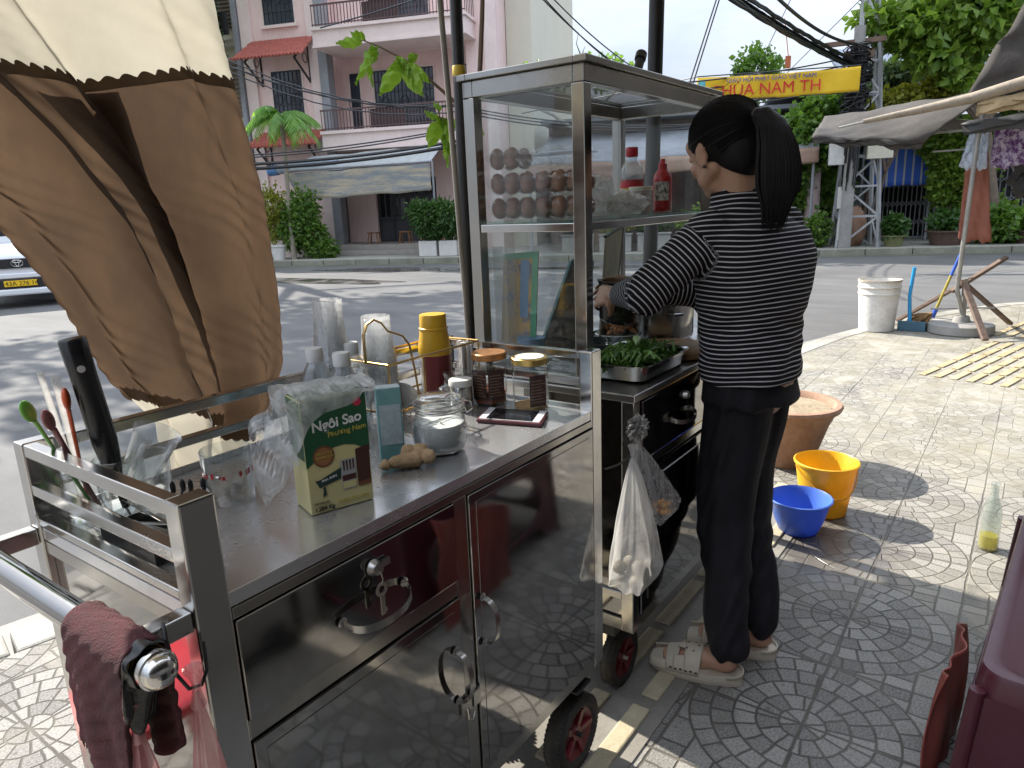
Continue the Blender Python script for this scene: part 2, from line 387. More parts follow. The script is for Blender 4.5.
# near pavement: its outline is the kerb line curving round the corner
edge = [(-30, 8.5), (-8, 4.6), (-2, 3.25), (.70, 2.70), (2.6, 2.35), (4.2, 2.05), (5.8, 1.80), (7.3, 1.53), (8.4, 1.18), (9.3, .72), (10.1, .27), (10.8, -.6), (11.5, -2.5), (11.8, -9)]
KH = .0
def inset(pts, d):
    out = []
    for i, p in enumerate(pts):
        a = Vector(pts[max(i - 1, 0)]); b = Vector(pts[min(i + 1, len(pts) - 1)]); t = (b - a).normalized(); nrm = Vector((t.y, -t.x)); out.append((p[0] + nrm.x * d, p[1] + nrm.y * d))
    return out
ins = inset(edge, .17)
mb = MB(); poly = ins + [(11.6, -30), (-30, -30)]
mb.prism([(p[0], p[1], -.10) for p in poly], (0, 0, .10)); struct('pavement', mb, M['pave'])
mb = MB()
for i in range(len(edge) - 1):
    a, b, c, d = edge[i], edge[i + 1], ins[i + 1], ins[i]
    L = math.dist(a, b); n = max(1, int(L / .8))
    for q in range(n):
        t0, t1 = q / n + .004, (q + 1) / n - .004
        P = lambda u, v, t: (u[0] + (v[0] - u[0]) * t, u[1] + (v[1] - u[1]) * t)
        p = [P(a, b, t0), P(a, b, t1), P(d, c, t1), P(d, c, t0)]
        mb.prism([(k[0], k[1], -.14) for k in p], (0, 0, .146))
struct('kerb', mb, M['kerb'], bevel=.012)
# gutter strip where the road meets the kerb
gut = inset(edge, -.30); mb = MB()
for i in range(len(edge) - 1):
    a, b, c, d = gut[i], gut[i + 1], edge[i + 1], edge[i]
    mb.add([(p[0], p[1], -.114) for p in (a, b, c, d)], [(0, 1, 2, 3)])
struct('gutter', mb, mat('gutter_concrete', (.22, .21, .19), .8, var=.35, scale=2.5, bmp=.5))
# tactile guide strip with real raised bars
M['tact'] = mat('tactile_paver', (.21, .195, .17), .85, var=.2, scale=9, bmp=.4)
M['tbar'] = mat('worn_yellow_bar', (.42, .36, .24), .8, var=.22, scale=22, bmp=.5, c2=(.50, .44, .31))
mb = MB(); mb.box((-6, .665, -.02), (3.3, 1.32, .004)); struct('tactile_paving', mb, M['tact'])
mb = MB()
xx = -5.9
while xx < 3.2:
    for yy in (.73, .85, .97, 1.09, 1.21):
        mb.box((xx + .02, yy - .026, .002), (xx + .33, yy + .026, .012))
    xx += .355
struct('tactile_bars', mb, M['tbar'], bevel=.006)
M['ybar'] = mat('faded_yellow_bar', (.40, .29, .13), .85, var=.35, scale=4, bmp=.5, c2=(.50, .42, .27))
mb = MB()
T2 = Matrix.Translation((6.6, .02, 0)) @ Matrix.Rotation(radians(-14), 4, 'Z')
for i in range(5):
    for j in range(10):
        if (i == 0 and j > 6) or (i == 1 and j > 8): continue
        mb.box((-.78 + i * .335, .36 - j * .105, .0), (-.78 + i * .335 + .30, .36 - j * .105 + .05, .009), T2)
T3 = Matrix.Translation((8.3, -.12, 0)) @ Matrix.Rotation(radians(-14), 4, 'Z')
for i in range(3):
    for j in range(4): mb.box((-.5 + i * .335, .2 - j * .105, 0), (-.5 + i * .335 + .30, .2 - j * .105 + .05, .009), T3)
struct('yellow_tactile_bars', mb, M['ybar'], bevel=.004)

# ------------------------------------------------------------------ far side frame: s along the street, o out from the house fronts towards us
Of = Vector((16.663, 16.492, 0)); Uf = Vector((.36966745, -.92916413, 0)); Nf = Vector((-.92916413, -.36966745, 0))
def F(s, o, z): p = Of + Uf * s + Nf * o; return Vector((p.x, p.y, z))
FM = Matrix(((Uf.x, Nf.x, 0, Of.x), (Uf.y, Nf.y, 0, Of.y), (0, 0, 1, 0), (0, 0, 0, 1)))
def fb(mb, s0, s1, o0, o1, z0, z1): return mb.box((s0, o0, z0), (s1, o1, z1), FM)
FP = .02
mb = MB(); fb(mb, -60, 90, -3, 3.05, -.12, FP); struct('far_pavement', mb, mat('far_pavement', (.27, .26, .235), .85, var=.3, scale=1.2, bmp=.3, c2=(.36, .35, .30)))
mb = MB()
for i in range(-40, 60): fb(mb, i + .01, i + .99, 3.055, 3.22, -.13, FP + .012)
struct('far_kerb', mb, mat('far_kerb', (.24, .235, .19), .85, var=.35, scale=2), bevel=.015)
mb = MB(); fb(mb, -60, 90, 3.22, 3.6, -.13, -.115); struct('far_gutter', mb, mat('mossy_gutter', (.10, .10, .07), .7, var=.4, scale=1.5))
# puddles and damp stains on the road
def blob(cx, cy, rx, ry, rot, seed, z=-.1165, n=60):
    r = random.Random(seed); ph = [r.uniform(0, 6.28) for _ in range(5)]; am = [.16, .12, .09, .06, .05]
    pts = []
    for k in range(n):
        t = 2 * pi * k / n; q = 1 + sum(am[i] * sin((i + 2) * t + ph[i]) for i in range(5))
        u, v = rx * q * cos(t), ry * q * sin(t); pts.append((cx + u * cos(rot) - v * sin(rot), cy + u * sin(rot) + v * cos(rot), z))
    return pts
md, ntd, bd, od = newmat('damp_asphalt'); x, y, z, v = sep(ntd)
ntd.links.new(mixc(ntd, noise(ntd, v, 3, 4).step(.35, .65), (.035, .034, .033), (.075, .07, .065)), bd.inputs['Base Color']); ntd.links.new((noise(ntd, v, 2.2, 4).step(.4, .6) * .35 + .08).cl().k, bd.inputs['Roughness'])
for i, a in enumerate([(10.2, 12.6, .45, 2.2, .15, 1), (13.0, 11.9, .5, 3.2, .3, 2), (14.2, 8.6, .3, 2.2, .35, 3)]):
    mb = MB(); mb.add(blob(*a), [tuple(range(60))]); o = struct('puddle', mb, md)
# ================================================================== cart in front
TZ = .905
FY = .745; BY = 1.2; LX = .372; RX = 1.345
c1 = thing('food_cart', (.86, .97, 0), 'front steel cart with drawer and two doors, its top crowded with jars and bottles', 'food cart', 'stainless steel street food carts')
def bx(name, a, b, m, parent, bevel=.0015, **k):
    q = MB(); q.box(a, b); return q.build(name, m, parent, bevel=bevel, **k)
for (x0, x1) in ((LX, LX + .046), (RX - .042, RX)):
    for (y0, y1) in ((FY, FY + .032), (BY - .032, BY)):
        bx('post', (x0, y0, .262), (x1, y1, 1.037), M['steel'] if x0 == LX else M['steel'], c1, bevel=.003)
# rails round the top
mb = MB()
for z0, z1 in ((1.017, 1.036), (.956, .974), (.908, .920)):
    mb.box((LX + .002, FY + .0325, z0), (LX + .022, BY - .0325, z1))
mb.build('end_rail', M['steel'], c1, bevel=.002)
mb = MB()
for z0, z1 in ((1.014, 1.033), (.956, .972)):
    mb.box((LX + .0465, BY - .022, z0), (RX - .0425, BY - .002, z1))
mb.build('back_rail', M['steel'], c1, bevel=.002)
mb = MB()
for z0, z1 in ((1.014, 1.031), (.956, .972)):
    mb.box((RX - .024, FY + .0325, z0), (RX - .004, BY - .0325, z1))
mb.build('end_rail', M['steel'], c1, bevel=.002)
# worktop with folded edge and upstand
mb = MB(); mb.box((LX + .0465, FY + .003, TZ - .02), (RX - .0425, BY - .004, TZ)); mb.box((LX + .004, FY + .0325, TZ - .02), (LX + .046, BY - .0325, TZ - .0005)); mb.box((RX - .042, FY + .0325, TZ - .02), (RX - .004, BY - .0325, TZ - .0005))
mb.box((LX + .0465, BY - .006, TZ), (RX - .0425, BY - .001, TZ + .012))
mb.build('worktop', M['steel_top'], c1, bevel=.001)
# carcass: end panels, back, floor
mb = MB()
mb.box((LX + .012, FY + .034, .27), (LX + .018, BY - .034, .884)); mb.box((RX - .018, FY + .034, .27), (RX - .012, BY - .034, .884))
mb.box((LX + .047, BY - .014, .27), (RX - .043, BY - .009, .884)); mb.box((LX + .02, FY + .02, .272), (RX - .02, BY - .02, .28)); mb.box((LX + .05, FY + .020, .285), (RX - .047, FY + .024, .883))
mb.build('side_panel', M['mirror'], c1, bevel=.001)
mb = MB()   # front frame: apron, stile, cross rails, bottom rail
mb.box((LX + .047, FY + .002, .868), (RX - .043, FY + .02, .8835)); mb.box((.833, FY + .003, .30), (.869, FY + .02, .8675)); mb.box((LX + .047, FY + .003, .692), (.832, FY + .02, .722))
mb.box((LX + .047, FY + .001, .264), (RX - .043, FY + .022, .292))
mb.box((LX + .003, FY + .033, .264), (LX + .022, BY - .033, .29)); mb.box((RX - .022, FY + .033, .264), (RX - .003, BY - .033, .29))
mb.box((LX + .004, FY + .033, .862), (LX + .02, BY - .033, .884))
mb.build('front_frame', M['steel_mid'], c1, bevel=.0012)
dr = bx('drawer', (.4195, FY - .002, .7235), (.8315, FY + .016, .8665), M['mirror'], c1, bevel=.0015)
def dhandle(parent, a, b, out, sag=(0, 0, 0), w=.012, name='handle'):
    q = MB(); a, b = pv(a), pv(b); pts = []
    for i in range(25):
        t = (1 - cos(pi * i / 24)) / 2; k = sin(pi * i / 24) ** .75
        pts.append(a.lerp(b, t) + pv(out) * k + pv(sag) * k)
    sd = (b - a).normalized().cross(pv(out).normalized()) * w / 2; nn = pv(out).normalized() * .0015
    vs = []
    for p in pts: vs += [p - sd, p + sd, p + sd + nn, p - sd + nn]
    fs = []
    for i in range(24):
        for k in range(4): fs.append((i * 4 + k, i * 4 + (k + 1) % 4, i * 4 + 4 + (k + 1) % 4, i * 4 + 4 + k))
    fs += [(0, 1, 2, 3), (96, 97, 98, 99)]
    q.add(vs, fs)
    for p in (a, b): q.lathe([(0, 0), (.007, 0), (.008, .001), (.006, .003), (0, .0035)], (p.x, p.y - .0005, p.z), 12, Matrix.Rotation(radians(90), 4, 'X'))
    return q.build(name, M['steel_dull'], parent, smooth=True)
dhandle(dr, (.575, FY - .005, .782), (.70, FY - .005, .786), (0, -.038, 0), (0, 0, -.014))
mb = MB(); mb.lathe([(0, 0), (.013, 0), (.013, .003), (.009, .008), (.009, .013), (0, .014)], (.642, FY - .004, .838), 20, Matrix.Rotation(radians(90), 4, 'X')); mb.box((.655, FY - .010, .833), (.672, FY - .004, .843))
lk = mb.build('lock', M['steel_dull'], dr, smooth=True)
mb = MB(); mb.lathe([(.006, -.0007), (.0115, -.0007), (.0115, .0007), (.006, .0007), (.006, -.0007)], (.642, FY - .0185, .806), 16, Matrix.Rotation(radians(90), 4, 'X')); mb.box((.638, FY - .0197, .765), (.646, FY - .0178, .798)); mb.box((.646, FY - .0197, .768), (.649, FY - .0178, .774)); mb.tube([(.642, FY - .019, .834), (.644, FY - .021, .822), (.642, FY - .019, .814)], .001, 6)
mb.build('key', mat('nickel_key', (.62, .60, .52), .3, metal=1, bmp=.02), dr, smooth=True)
d1 = bx('door', (.4195, FY - .002, .2935), (.8315, FY + .016, .6905), M['mirror'], c1, bevel=.0015)
mb = MB(); mb.box((.436, FY - .0030, .31), (.815, FY - .0022, .672)); mb.build('raised_panel', M['mirror'], d1, bevel=.0015)
dhandle(d1, (.808, FY - .005, .60), (.808, FY - .005, .50), (0, -.034, 0))
d2 = bx('door', (.8705, FY - .002, .2935), (1.301, FY + .016, .8665), M['mirror'], c1, bevel=.0015)
mb = MB(); mb.box((.888, FY - .0030, .31), (1.284, FY - .0022, .85)); mb.build('raised_panel', M['mirror'], d2, bevel=.0015)
dhandle(d2, (.888, FY - .005, .665), (.888, FY - .005, .572), (0, -.034, 0))
mb = MB(); mb.box((.812, FY - .009, .462), (.838, FY - .0045, .492)); mb.box((.846, FY - .008, .462), (.866, FY - .0005, .492)); mb.tube([(.826, FY - .010, .474), (.824, FY - .014, .455), (.833, FY - .014, .446), (.842, FY - .012, .458)], .0025, 8)
mb.build('hasp', M['steel_dull'], d1, smooth=True)
# push bar
hz = .890; hx = .300
mb = MB(); mb.tube([(hx, .700, hz), (hx, 1.235, hz)], .0185, 28)
pb = mb.build('push_bar', M['mirror'], c1, smooth=True)
for yy, s in ((.700, -1), (1.235, 1)):
    mb = MB(); mb.lathe([(.0, -.006), (.0205, -.006), (.0215, -.001), (.0215, .004), (.0195, .005)] + [(.0195 * cos(t), .005 + .017 * sin(t)) for t in [radians(a) for a in range(0, 90, 10)]] + [(0, .022)], (0, 0, 0), 28)
    mb.v = [tuple(Matrix.Rotation(radians(90 * s * -1 if s > 0 else 90), 4, 'X') @ pv(q) + pv((hx, yy, hz))) for q in mb.v]
    mb.build('end_cap', M['steel'], pb, smooth=True)
mb = MB(); mb.lathe([(.0195, -.004), (.0212, -.004), (.0212, .003), (.0195, .003)], (0, 0, 0), 24)
mb.v = [tuple(Matrix.Rotation(radians(90), 4, 'X') @ pv(q) + pv((hx, .722, hz))) for q in mb.v]
mb.build('tape_band', mat('amber_tape', (.45, .27, .06), .4), pb, smooth=True)
for yy in (.762, 1.185): mb = MB(); mb.box((hx, yy - .012, hz - .013), (LX - .0005, yy + .012, hz + .013)); mb.build('bar_bracket', M['steel'], c1, bevel=.002)
M['frame_black'] = mat('black_paint', (.012, .012, .012), .6, bmp=.1)
def wheel(cx, cy, r, w, parent, forkmat, hubc, fork_top):
    f = MB(); f.box((cx - .02, cy + w / 2 + .005, r * .95), (cx + .02, cy + w / 2 + .009, fork_top)); f.box((cx - .032, cy - w / 2 - .012, fork_top), (cx + .032, cy + w / 2 + .012, fork_top + .006))
    f.tube([(cx, cy - w / 2 - .004, r), (cx, cy + w / 2 + .014, r)], .006, 10)
    fk = f.build('wheel_fork', forkmat, parent, bevel=.001)
    RXm = Matrix.Rotation(radians(90), 4, 'X')
    q = MB(); pr = []
    for i in range(17):
        t = 2 * pi * i / 16; pr.append((r * .78 + r * .19 * cos(t) + 0, sin(t) * w / 2 * 1.05))
    q.lathe(pr, (cx, cy, r), 48, RXm)
    for k in range(52):                      # tread blocks
        a = 2 * pi * k / 52
        for s in (-1, 1):
            a2 = a + (s * .05); c = pv((cx + cos(a2) * r * .935, cy + s * w * .22, r + sin(a2) * r * .965))
            Mx = Matrix.Translation(c) @ Matrix.Rotation(-a2, 4, 'Y') @ Matrix.Rotation(.3 * s, 4, 'X')
            q.box((-r * .05, -w * .2, -r * .034), (r * .006, w * .2, r * .034), Mx)
    wl = q.build('tyre', M['rubber'], parent, smooth=True)
    q = MB(); q.lathe([(0, -w * .30), (r * .18, -w * .34), (r * .22, -w * .2), (r * .45, -w * .16), (r * .6, -w * .36), (r * .67, -w * .36), (r * .67, w * .36), (r * .6, w * .36), (r * .45, w * .16), (r * .22, w * .2), (r * .18, w * .34), (0, w * .3)], (cx, cy, r), 32, RXm)
    for k in range(5):
        a = 2 * pi * k / 5; q.bar((cx + cos(a) * r * .2, cy - w * .24, r + sin(a) * r * .2), (cx + cos(a) * r * .62, cy - w * .34, r + sin(a) * r * .62), .014, .01, (0, 1, 0))
    q.build('hub', hubc, wl, smooth=True)
M['hub'] = mat('red_hub', (.16, .012, .02), .5, var=.4)
for cx, cy in ((1.255, .785), (.455, .785), (1.255, 1.15), (.455, 1.15)): wheel(cx, cy, .100, .052, c1, M['frame_black'], M['hub'], .235)
mb = MB(); mb.box((LX + .01, FY + .02, .242), (RX - .01, FY + .06, .263)); mb.box((LX + .01, BY - .06, .242), (RX - .01, BY - .02, .263)); mb.build('chassis_rail', M['dark'], c1)

# ================================================================== second cart
Z2 = .893; A0, A1 = 1.505, 2.62
c2 = thing('food_cart', (2.0, .97, 0), 'darker stainless cart behind, with the glass display cabinet and cooking pots on it', 'food cart', 'stainless steel street food carts')
for (x0, x1) in ((A0, A0 + .034), (A1 - .034, A1)):
    for (y0, y1) in ((FY, FY + .034), (BY + .02, BY + .054)): bx('post', (x0, y0, .24), (x1, y1, Z2 - .0205), M['steel'], c2, bevel=.002)
mb = MB(); mb.box((A0 - .006, FY - .006, Z2 - .02), (A1 + .006, BY + .06, Z2)); mb.build('worktop', M['steel_dull'], c2, bevel=.003)
mb = MB()
mb.box((A0 + .01, FY + .035, .26), (A0 + .015, BY + .019, Z2 - .021)); mb.box((A1 - .015, FY + .035, .26), (A1 - .01, BY + .019, Z2 - .021)); mb.box((A0 + .035, BY + .03, .26), (A1 - .035, BY + .034, Z2 - .021)); mb.box((A0 + .035, FY + .02, .26), (A1 - .035, FY + .024, Z2 - .021)); mb.box((A0 + .02, FY + .03, .255), (A1 - .02, BY + .02, .26))
mb.build('side_panel', M['mirror'], c2)
mb = MB(); mb.box((A0 + .0345, FY + .002, .24), (A1 - .0345, FY + .02, .275)); mb.box((A0 + .0345, FY + .002, .68), (A1 - .0345, FY + .02, .705)); mb.box((2.045, FY + .003, .276), (2.08, FY + .02, Z2 - .021)); mb.box((A0 + .002, FY + .0345, .24), (A0 + .02, BY + .0195, .275)); mb.box((A0 + .002, FY + .0345, .33), (A0 + .009, BY + .0195, .35))
mb.build('front_frame', M['steel'], c2, bevel=.0015)
for x0, x1 in ((A0 + .04, 2.04), (2.085, A1 - .04)):
    q = bx('drawer', (x0, FY - .004, .71), (x1, FY + .016, Z2 - .025), M['mirror'], c2, bevel=.003)
    dhandle(q, ((x0 + x1) / 2 - .08, FY - .005, .776), ((x0 + x1) / 2 + .05, FY - .005, .776), (0, -.036, 0), (0, 0, -.01))
    mb = MB(); mb.lathe([(0, 0), (.013, 0), (.012, .005), (.009, .012), (0, .013)], ((x0 + x1) / 2 + .015, FY - .004, .822), 18, Matrix.Rotation(radians(90), 4, 'X')); mb.build('lock', M['steel_dull'], q, smooth=True)
    d = bx('door', (x0, FY - .004, .28), (x1, FY + .016, .676), M['mirror'], c2, bevel=.003)
    mb = MB(); mb.box((x0 + .035, FY - .0065, .31), (x1 - .035, FY - .0045, .645)); mb.build('raised_panel', M['mirror'], d, bevel=.0015)
    dhandle(d, (x1 - .025, FY - .005, .58), (x1 - .025, FY - .005, .49), (0, -.034, 0))
pale = mat('cream_painted_bracket', (.55, .54, .46), .5, var=.15)
for cx, cy in ((1.60, .835), (2.5, .835), (1.60, 1.16), (2.5, 1.16)): wheel(cx, cy, .088, .044, c2, pale if cx < 2 and cy < 1 else M['dark'], M['hub'], .195)
mb = MB(); mb.box((A0 + .01, FY + .06, .205), (A1 - .01, FY + .12, .239)); mb.box((A0 + .01, 1.13, .205), (A1 - .01, 1.19, .239)); mb.build('chassis_rail', M['dark'], c2)

# ================================================================== glass cabinet on the second cart
CX0, CX1, CY0, CY1, CZ0, CZ1 = 1.51, 2.35, .876, 1.233, Z2 + .001, 1.655
cb = thing('display_cabinet', (1.93, 1.05, CZ0), 'tall glass display cabinet with steel frame, egg trays on its glass shelf', 'display cabinet')
pw_ = .034
for (x0, x1) in ((CX0, CX0 + pw_), (CX1 - pw_, CX1)):
    for (y0, y1) in ((CY0, CY0 + pw_), (CY1 - pw_, CY1)): bx('post', (x0, y0, CZ0), (x1, y1, CZ1 - .04), M['steel_mid'], cb, bevel=.002)
mb = MB(); z0, z1 = CZ1 - .039, CZ1
mb.box((CX0, CY0, z0), (CX1, CY0 + .03, z1)); mb.box((CX0, CY1 - .03, z0), (CX1, CY1, z1)); mb.box((CX0 + .0, CY0 + .031, z0), (CX0 + .03, CY1 - .031, z1)); mb.box((CX1 - .03, CY0 + .031, z0), (CX1, CY1 - .031, z1))
mb.build('top_frame', M['steel_cab'], cb, bevel=.002)
mb = MB(); mb.box((CX0 - .014, CY0 - .014, CZ1 + .001), (CX1 + .014, CY0 + .02, CZ1 + .016)); mb.box((CX0 - .014, CY1 - .02, CZ1 + .001), (CX1 + .014, CY1 + .014, CZ1 + .016)); mb.box((CX0 - .014, CY0 + .0205, CZ1 + .001), (CX0 + .02, CY1 - .0205, CZ1 + .016)); mb.box((CX1 - .02, CY0 + .0205, CZ1 + .001), (CX1 + .014, CY1 - .0205, CZ1 + .016))
mb.build('roof_edge', M['steel_cab'], cb, bevel=.002)
mb = MB(); mb.box((CX0 + .021, CY0 + .021, CZ1 + .004), (CX1 - .021, CY1 - .021, CZ1 + .009)); mb.build('roof_glass', M['glass'], cb)
SZ = 1.300
mb = MB()
mb.box((CX0 + pw_ + .001, CY0 + .004, SZ - .02), (CX1 - pw_ - .001, CY0 + .022, SZ)); mb.box((CX0 + pw_ + .001, CY1 - .022, SZ - .02), (CX1 - pw_ - .001, CY1 - .004, SZ)); mb.box((CX0 + .004, CY0 + pw_ + .001, SZ - .02), (CX0 + .022, CY1 - pw_ - .001, SZ)); mb.box((CX1 - .022, CY0 + pw_ + .001, SZ - .02), (CX1 - .004, CY1 - pw_ - .001, SZ))
mb.build('shelf_frame', M['steel'], cb, bevel=.0015)
mb = MB(); mb.box((CX0 + .006, CY0 + .024, SZ + .001), (CX1 - .006, CY1 - .024, SZ + .007)); mb.build('glass_shelf', glass('shelf_glass', (.80, .93, .88), dirt=.05), cb)
mb = MB()
mb.box((CX0 + .004, CY0 + pw_ + .001, CZ0 + .001), (CX0 + .02, CY1 - pw_ - .001, CZ0 + .02)); mb.box((CX0 + pw_ + .001, CY1 - .02, CZ0 + .001), (CX1 - pw_ - .001, CY1 - .004, CZ0 + .02))
mb.build('base_rail', M['steel'], cb, bevel=.0015)
for nm, a, b in (('side_pane', (CX0 + .0235, CY0 + pw_, CZ0 + .022), (CX0 + .0275, CY1 - pw_, CZ1 - .04)), ('side_pane', (CX1 - .0275, CY0 + pw_, CZ0 + .022), (CX1 - .0235, CY1 - pw_, CZ1 - .04)), ('back_pane', (CX0 + pw_, CY1 - .0275, CZ0 + .022), (CX1 - pw_, CY1 - .0235, CZ1 - .04))):
    bx(nm, a, b, M['glass'], cb, bevel=0)
# a dark clip and a blade of grass left on the roof edge
mb = MB(); mb.tube([(1.80, .885, CZ1 + .017), (1.83, .89, CZ1 + .05)], .012, 10); mb.tube([(1.823, .889, CZ1 + .046), (1.836, .891, CZ1 + .062)], .015, 10)
tag(mb.build('rubber_plug', M['dark'], smooth=True), 'small dark rubber plug standing on the roof edge of the glass cabinet', 'plug')
mb = MB(); mb.tube([(1.512, .885, CZ1 + .017), (1.508, .893, CZ1 + .04), (1.513, .89, CZ1 + .064)], [.0015, .001, .0004], 5); mb.tube([(1.514, .882, CZ1 + .017), (1.52, .878, CZ1 + .034)], [.0013, .0003], 5)
tag(mb.build('grass_sprig', mat('dry_green', (.22, .30, .08), .7)), 'tiny green sprig stuck on the near corner of the cabinet roof', 'sprig')

# ================================================================== canopy over the carts: two posts and a cloth roof
cn = thing('canopy', (2.1, 1.29, 0), 'cloth canopy on two round black poles behind the carts', 'canopy')
mb = MB(); mb.tube([(1.575, 1.31, 0), (1.575, 1.287, 2.5)], .0165, 20); pl = mb.build('pole', M['black'], cn, smooth=True)
mb = MB(); mb.lathe([(.0172, 0), (.0178, .001), (.0178, .024), (.0172, .025)], (1.575, 1.2936, 1.685), 20); pt = mb.build('yellow_tape', mat('yellow_tape', (.55, .40, .04), .5), pl, smooth=True)
mb = MB(); mb.tube([(2.79, 1.33, 0), (2.745, 1.262, 2.5)], .029, 24); mb.build('pole', M['black'], cn, smooth=True)
M['cream'] = mat('cream_cloth', (.56, .52, .42), .85, var=.08, scale=3, bmp=.25, bscale=240, trans=.34, c2=(.62, .58, .48))
M['brown'] = mat('brown_cloth', (.056, .037, .026), .8, var=.2, scale=2, bmp=.35, bscale=200, trans=.58, c2=(.088, .056, .034), stretch=(1.6, 1, .5))
mb = MB(); mb.grid(lambda u, v: (.05 + 3.0 * u, .25 + 1.25 * v, 2.47 + .07 * sin(pi * v) + .012 * sin(9 * u + 4 * v) - .03 * sin(pi * u)), 40, 16); mb.build('roof_cloth', M['cream'], cn, smooth=True, thick=.002)
mb = MB()
for y in (.27, .9, 1.3): mb.tube([(.05, y, 2.47), (3.05, y, 2.48)], .010, 10)
for x in (.06, 1.575, 2.75): mb.tube([(x, .25, 2.46), (x, 1.49, 2.46)], .010, 10)
mb.build('roof_bar', M['dark'], cn, smooth=True)
mb = MB(); mb.grid(lambda u, v: (1.72 + 1.28 * u + .16 * v, 1.42 + 3.1 * v, 2.51 + .82 * v + .05 * sin(pi * u) + .02 * sin(9 * v + 5 * u)), 30, 30); mb.build('shade_flap', mat('heavy_tarp', (.20, .19, .17), .85, var=.2), cn, smooth=True, thick=.004)  # unseen flap added to shade the second cart and the pavement
for x0, x1 in ((1.73, 1.89), (2.99, 3.15)): mb = MB(); mb.tube([(x0, .9, 2.44), (x0, 1.42, 2.49), (x1, 4.52, 3.31)], .011, 8); mb.build('shade_flap_strut', M['dark'], cn, smooth=True)
# the curtain gathered at the left
def lerp_tab(t, tab):
    q = tab[::-1]; return float(np.interp(t, [k[0] for k in q], [k[1] for k in q]))
LXT = [(2.47, -.7), (2.12, -.45), (1.75, .02), (1.50, .36), (1.36, .495), (1.325, .515), (1.257, .552), (1.165, .590), (1.056, .628), (1.0, .662), (.94, .70), (.86, .70), (.70, .70)]
RXT = [(2.47, .80), (2.12, .86), (1.76, .912), (1.578, .935), (1.38, .966), (1.16, .972), (1.03, .964), (.95, .930), (.88, .895), (.70, .87)]
def curt(x, z, dy=0):
    """fold depth: broad pleats that fan out upwards"""
    l, r = lerp_tab(z, LXT), lerp_tab(z, RXT); u = (x - l) / (r - l)
    h = (z - .8) / 1.3
    a = .020 + .030 * max(0, h)
    w = u + .10 * max(0, z - 1.0) * (u - .5)           # pleats run with the gathered cloth
    ph_ = w * 11.5 + 1.0 + .25 * sin(z * 2.2); x += .021 * sin(2 * ph_) * min(1, 6 * min(u, 1 - u)) * (.5 + .5 * max(0, h))
    y = 1.372 + a * 1.35 * (sin(ph_) + .38 * sin(w * 27 + 2.0 + .9 * sin(z * 1.6)))
    y += .005 * sin(w * 47 + z * 1.5) + .0015 * sin(w * 30 + z * 14) * max(0, sin(z * 5 + w * 4)) + .0022 * sin(z * 31 + w * 22 + 2 * sin(w * 13)) * max(0, sin(w * 9 + z * 7))
    y += .0012 * abs(sin(z * 21 - w * 30 + 2.5 * sin(w * 17 + z * 5))) * sin(w * 5 + z * 9) ** 2 + .0014 * abs(sin(z * 17 + w * 26 + 2 * sin(z * 9))) * sin(w * 8 - z * 6) ** 2 + .0016 * sin(z * 110 + w * 90 + 3 * sin(z * 23))
    y += .05 * max(0, .42 - u) * 1.2 - .015 * max(0, u - .88) * 5
    return (x, y + dy, z)
def strip(zt, zb, nu, nv, dy=0, le=0, re=0, scal=None):
    q = MB()
    def fn(u, v):
        t, b_ = zt(u), zb(u); z = t + (b_ - t) * v
        l, r = lerp_tab(z, LXT) + le, lerp_tab(z, RXT) + re
        if scal: r += .006 * abs(sin(z * 95)) ; l += -.004 * abs(sin(z * 95))
        return curt(l + (r - l) * u, z, dy)
    q.grid(fn, nu, nv); return q
cu = thing('curtain', (.75, 1.37, 0), 'long cream and brown curtain hanging in folds at the left, with scalloped trim', 'curtain')
ztop = lambda u: 1.572 + .042 * u + .008 * sin(u * 17) + .0085 * abs(sin(u * pi * 46))
zbot = lambda u: 1.005 - .125 * min(1, max(0, (u - .0) * 1.6)) + .006 * sin(u * 15) - .006 * abs(sin(u * pi * 40))
strip(lambda u: 2.465, lambda u: 1.56 + .042 * u + .008 * sin(u * 17), 220, 60, .0).build('upper_cloth', M['cream'], cu, smooth=True)
strip(ztop, zbot, 330, 110, -.003, -.004, .004, True).build('brown_band', M['brown'], cu, smooth=True)
def layer(u0, u1, v1, zt, zb, dy, nm):
    q = MB()
    def fn(u, v):
        z = zt + (zb - zt) * v; l, r = lerp_tab(z, LXT), lerp_tab(z, RXT); a0 = u0[0] + (u0[1] - u0[0]) * v + .012 * sin(v * 9); a1 = u1[0] + (u1[1] - u1[0]) * v + .010 * sin(v * 7 + 2); uu = a0 + (a1 - a0) * u
        return curt(l + (r - l) * uu, z, dy + .006 * sin(v * 11 + u * 5))
    q.grid(fn, 60, 90); q.build(nm, M['brown'], cu, smooth=True)
layer((.47, .50), (.69, .62), 1, 1.585, .98, .020, 'darkening_layer'); layer((.50, .53), (.60, .565), 1, 1.585, 1.10, .040, 'darkening_layer')  # extra cloth added behind the brown band to darken its folds
strip(lambda u: zbot(u) + .03, lambda u: .74 + .03 * sin(u * 6), 160, 30, .0, .0, -.004).build('lower_hem', M['cream'], cu, smooth=True)
ROPE0, ROPE1 = pv((2.742, 1.155, 1.70)), pv((2.83, .93, 2.47))
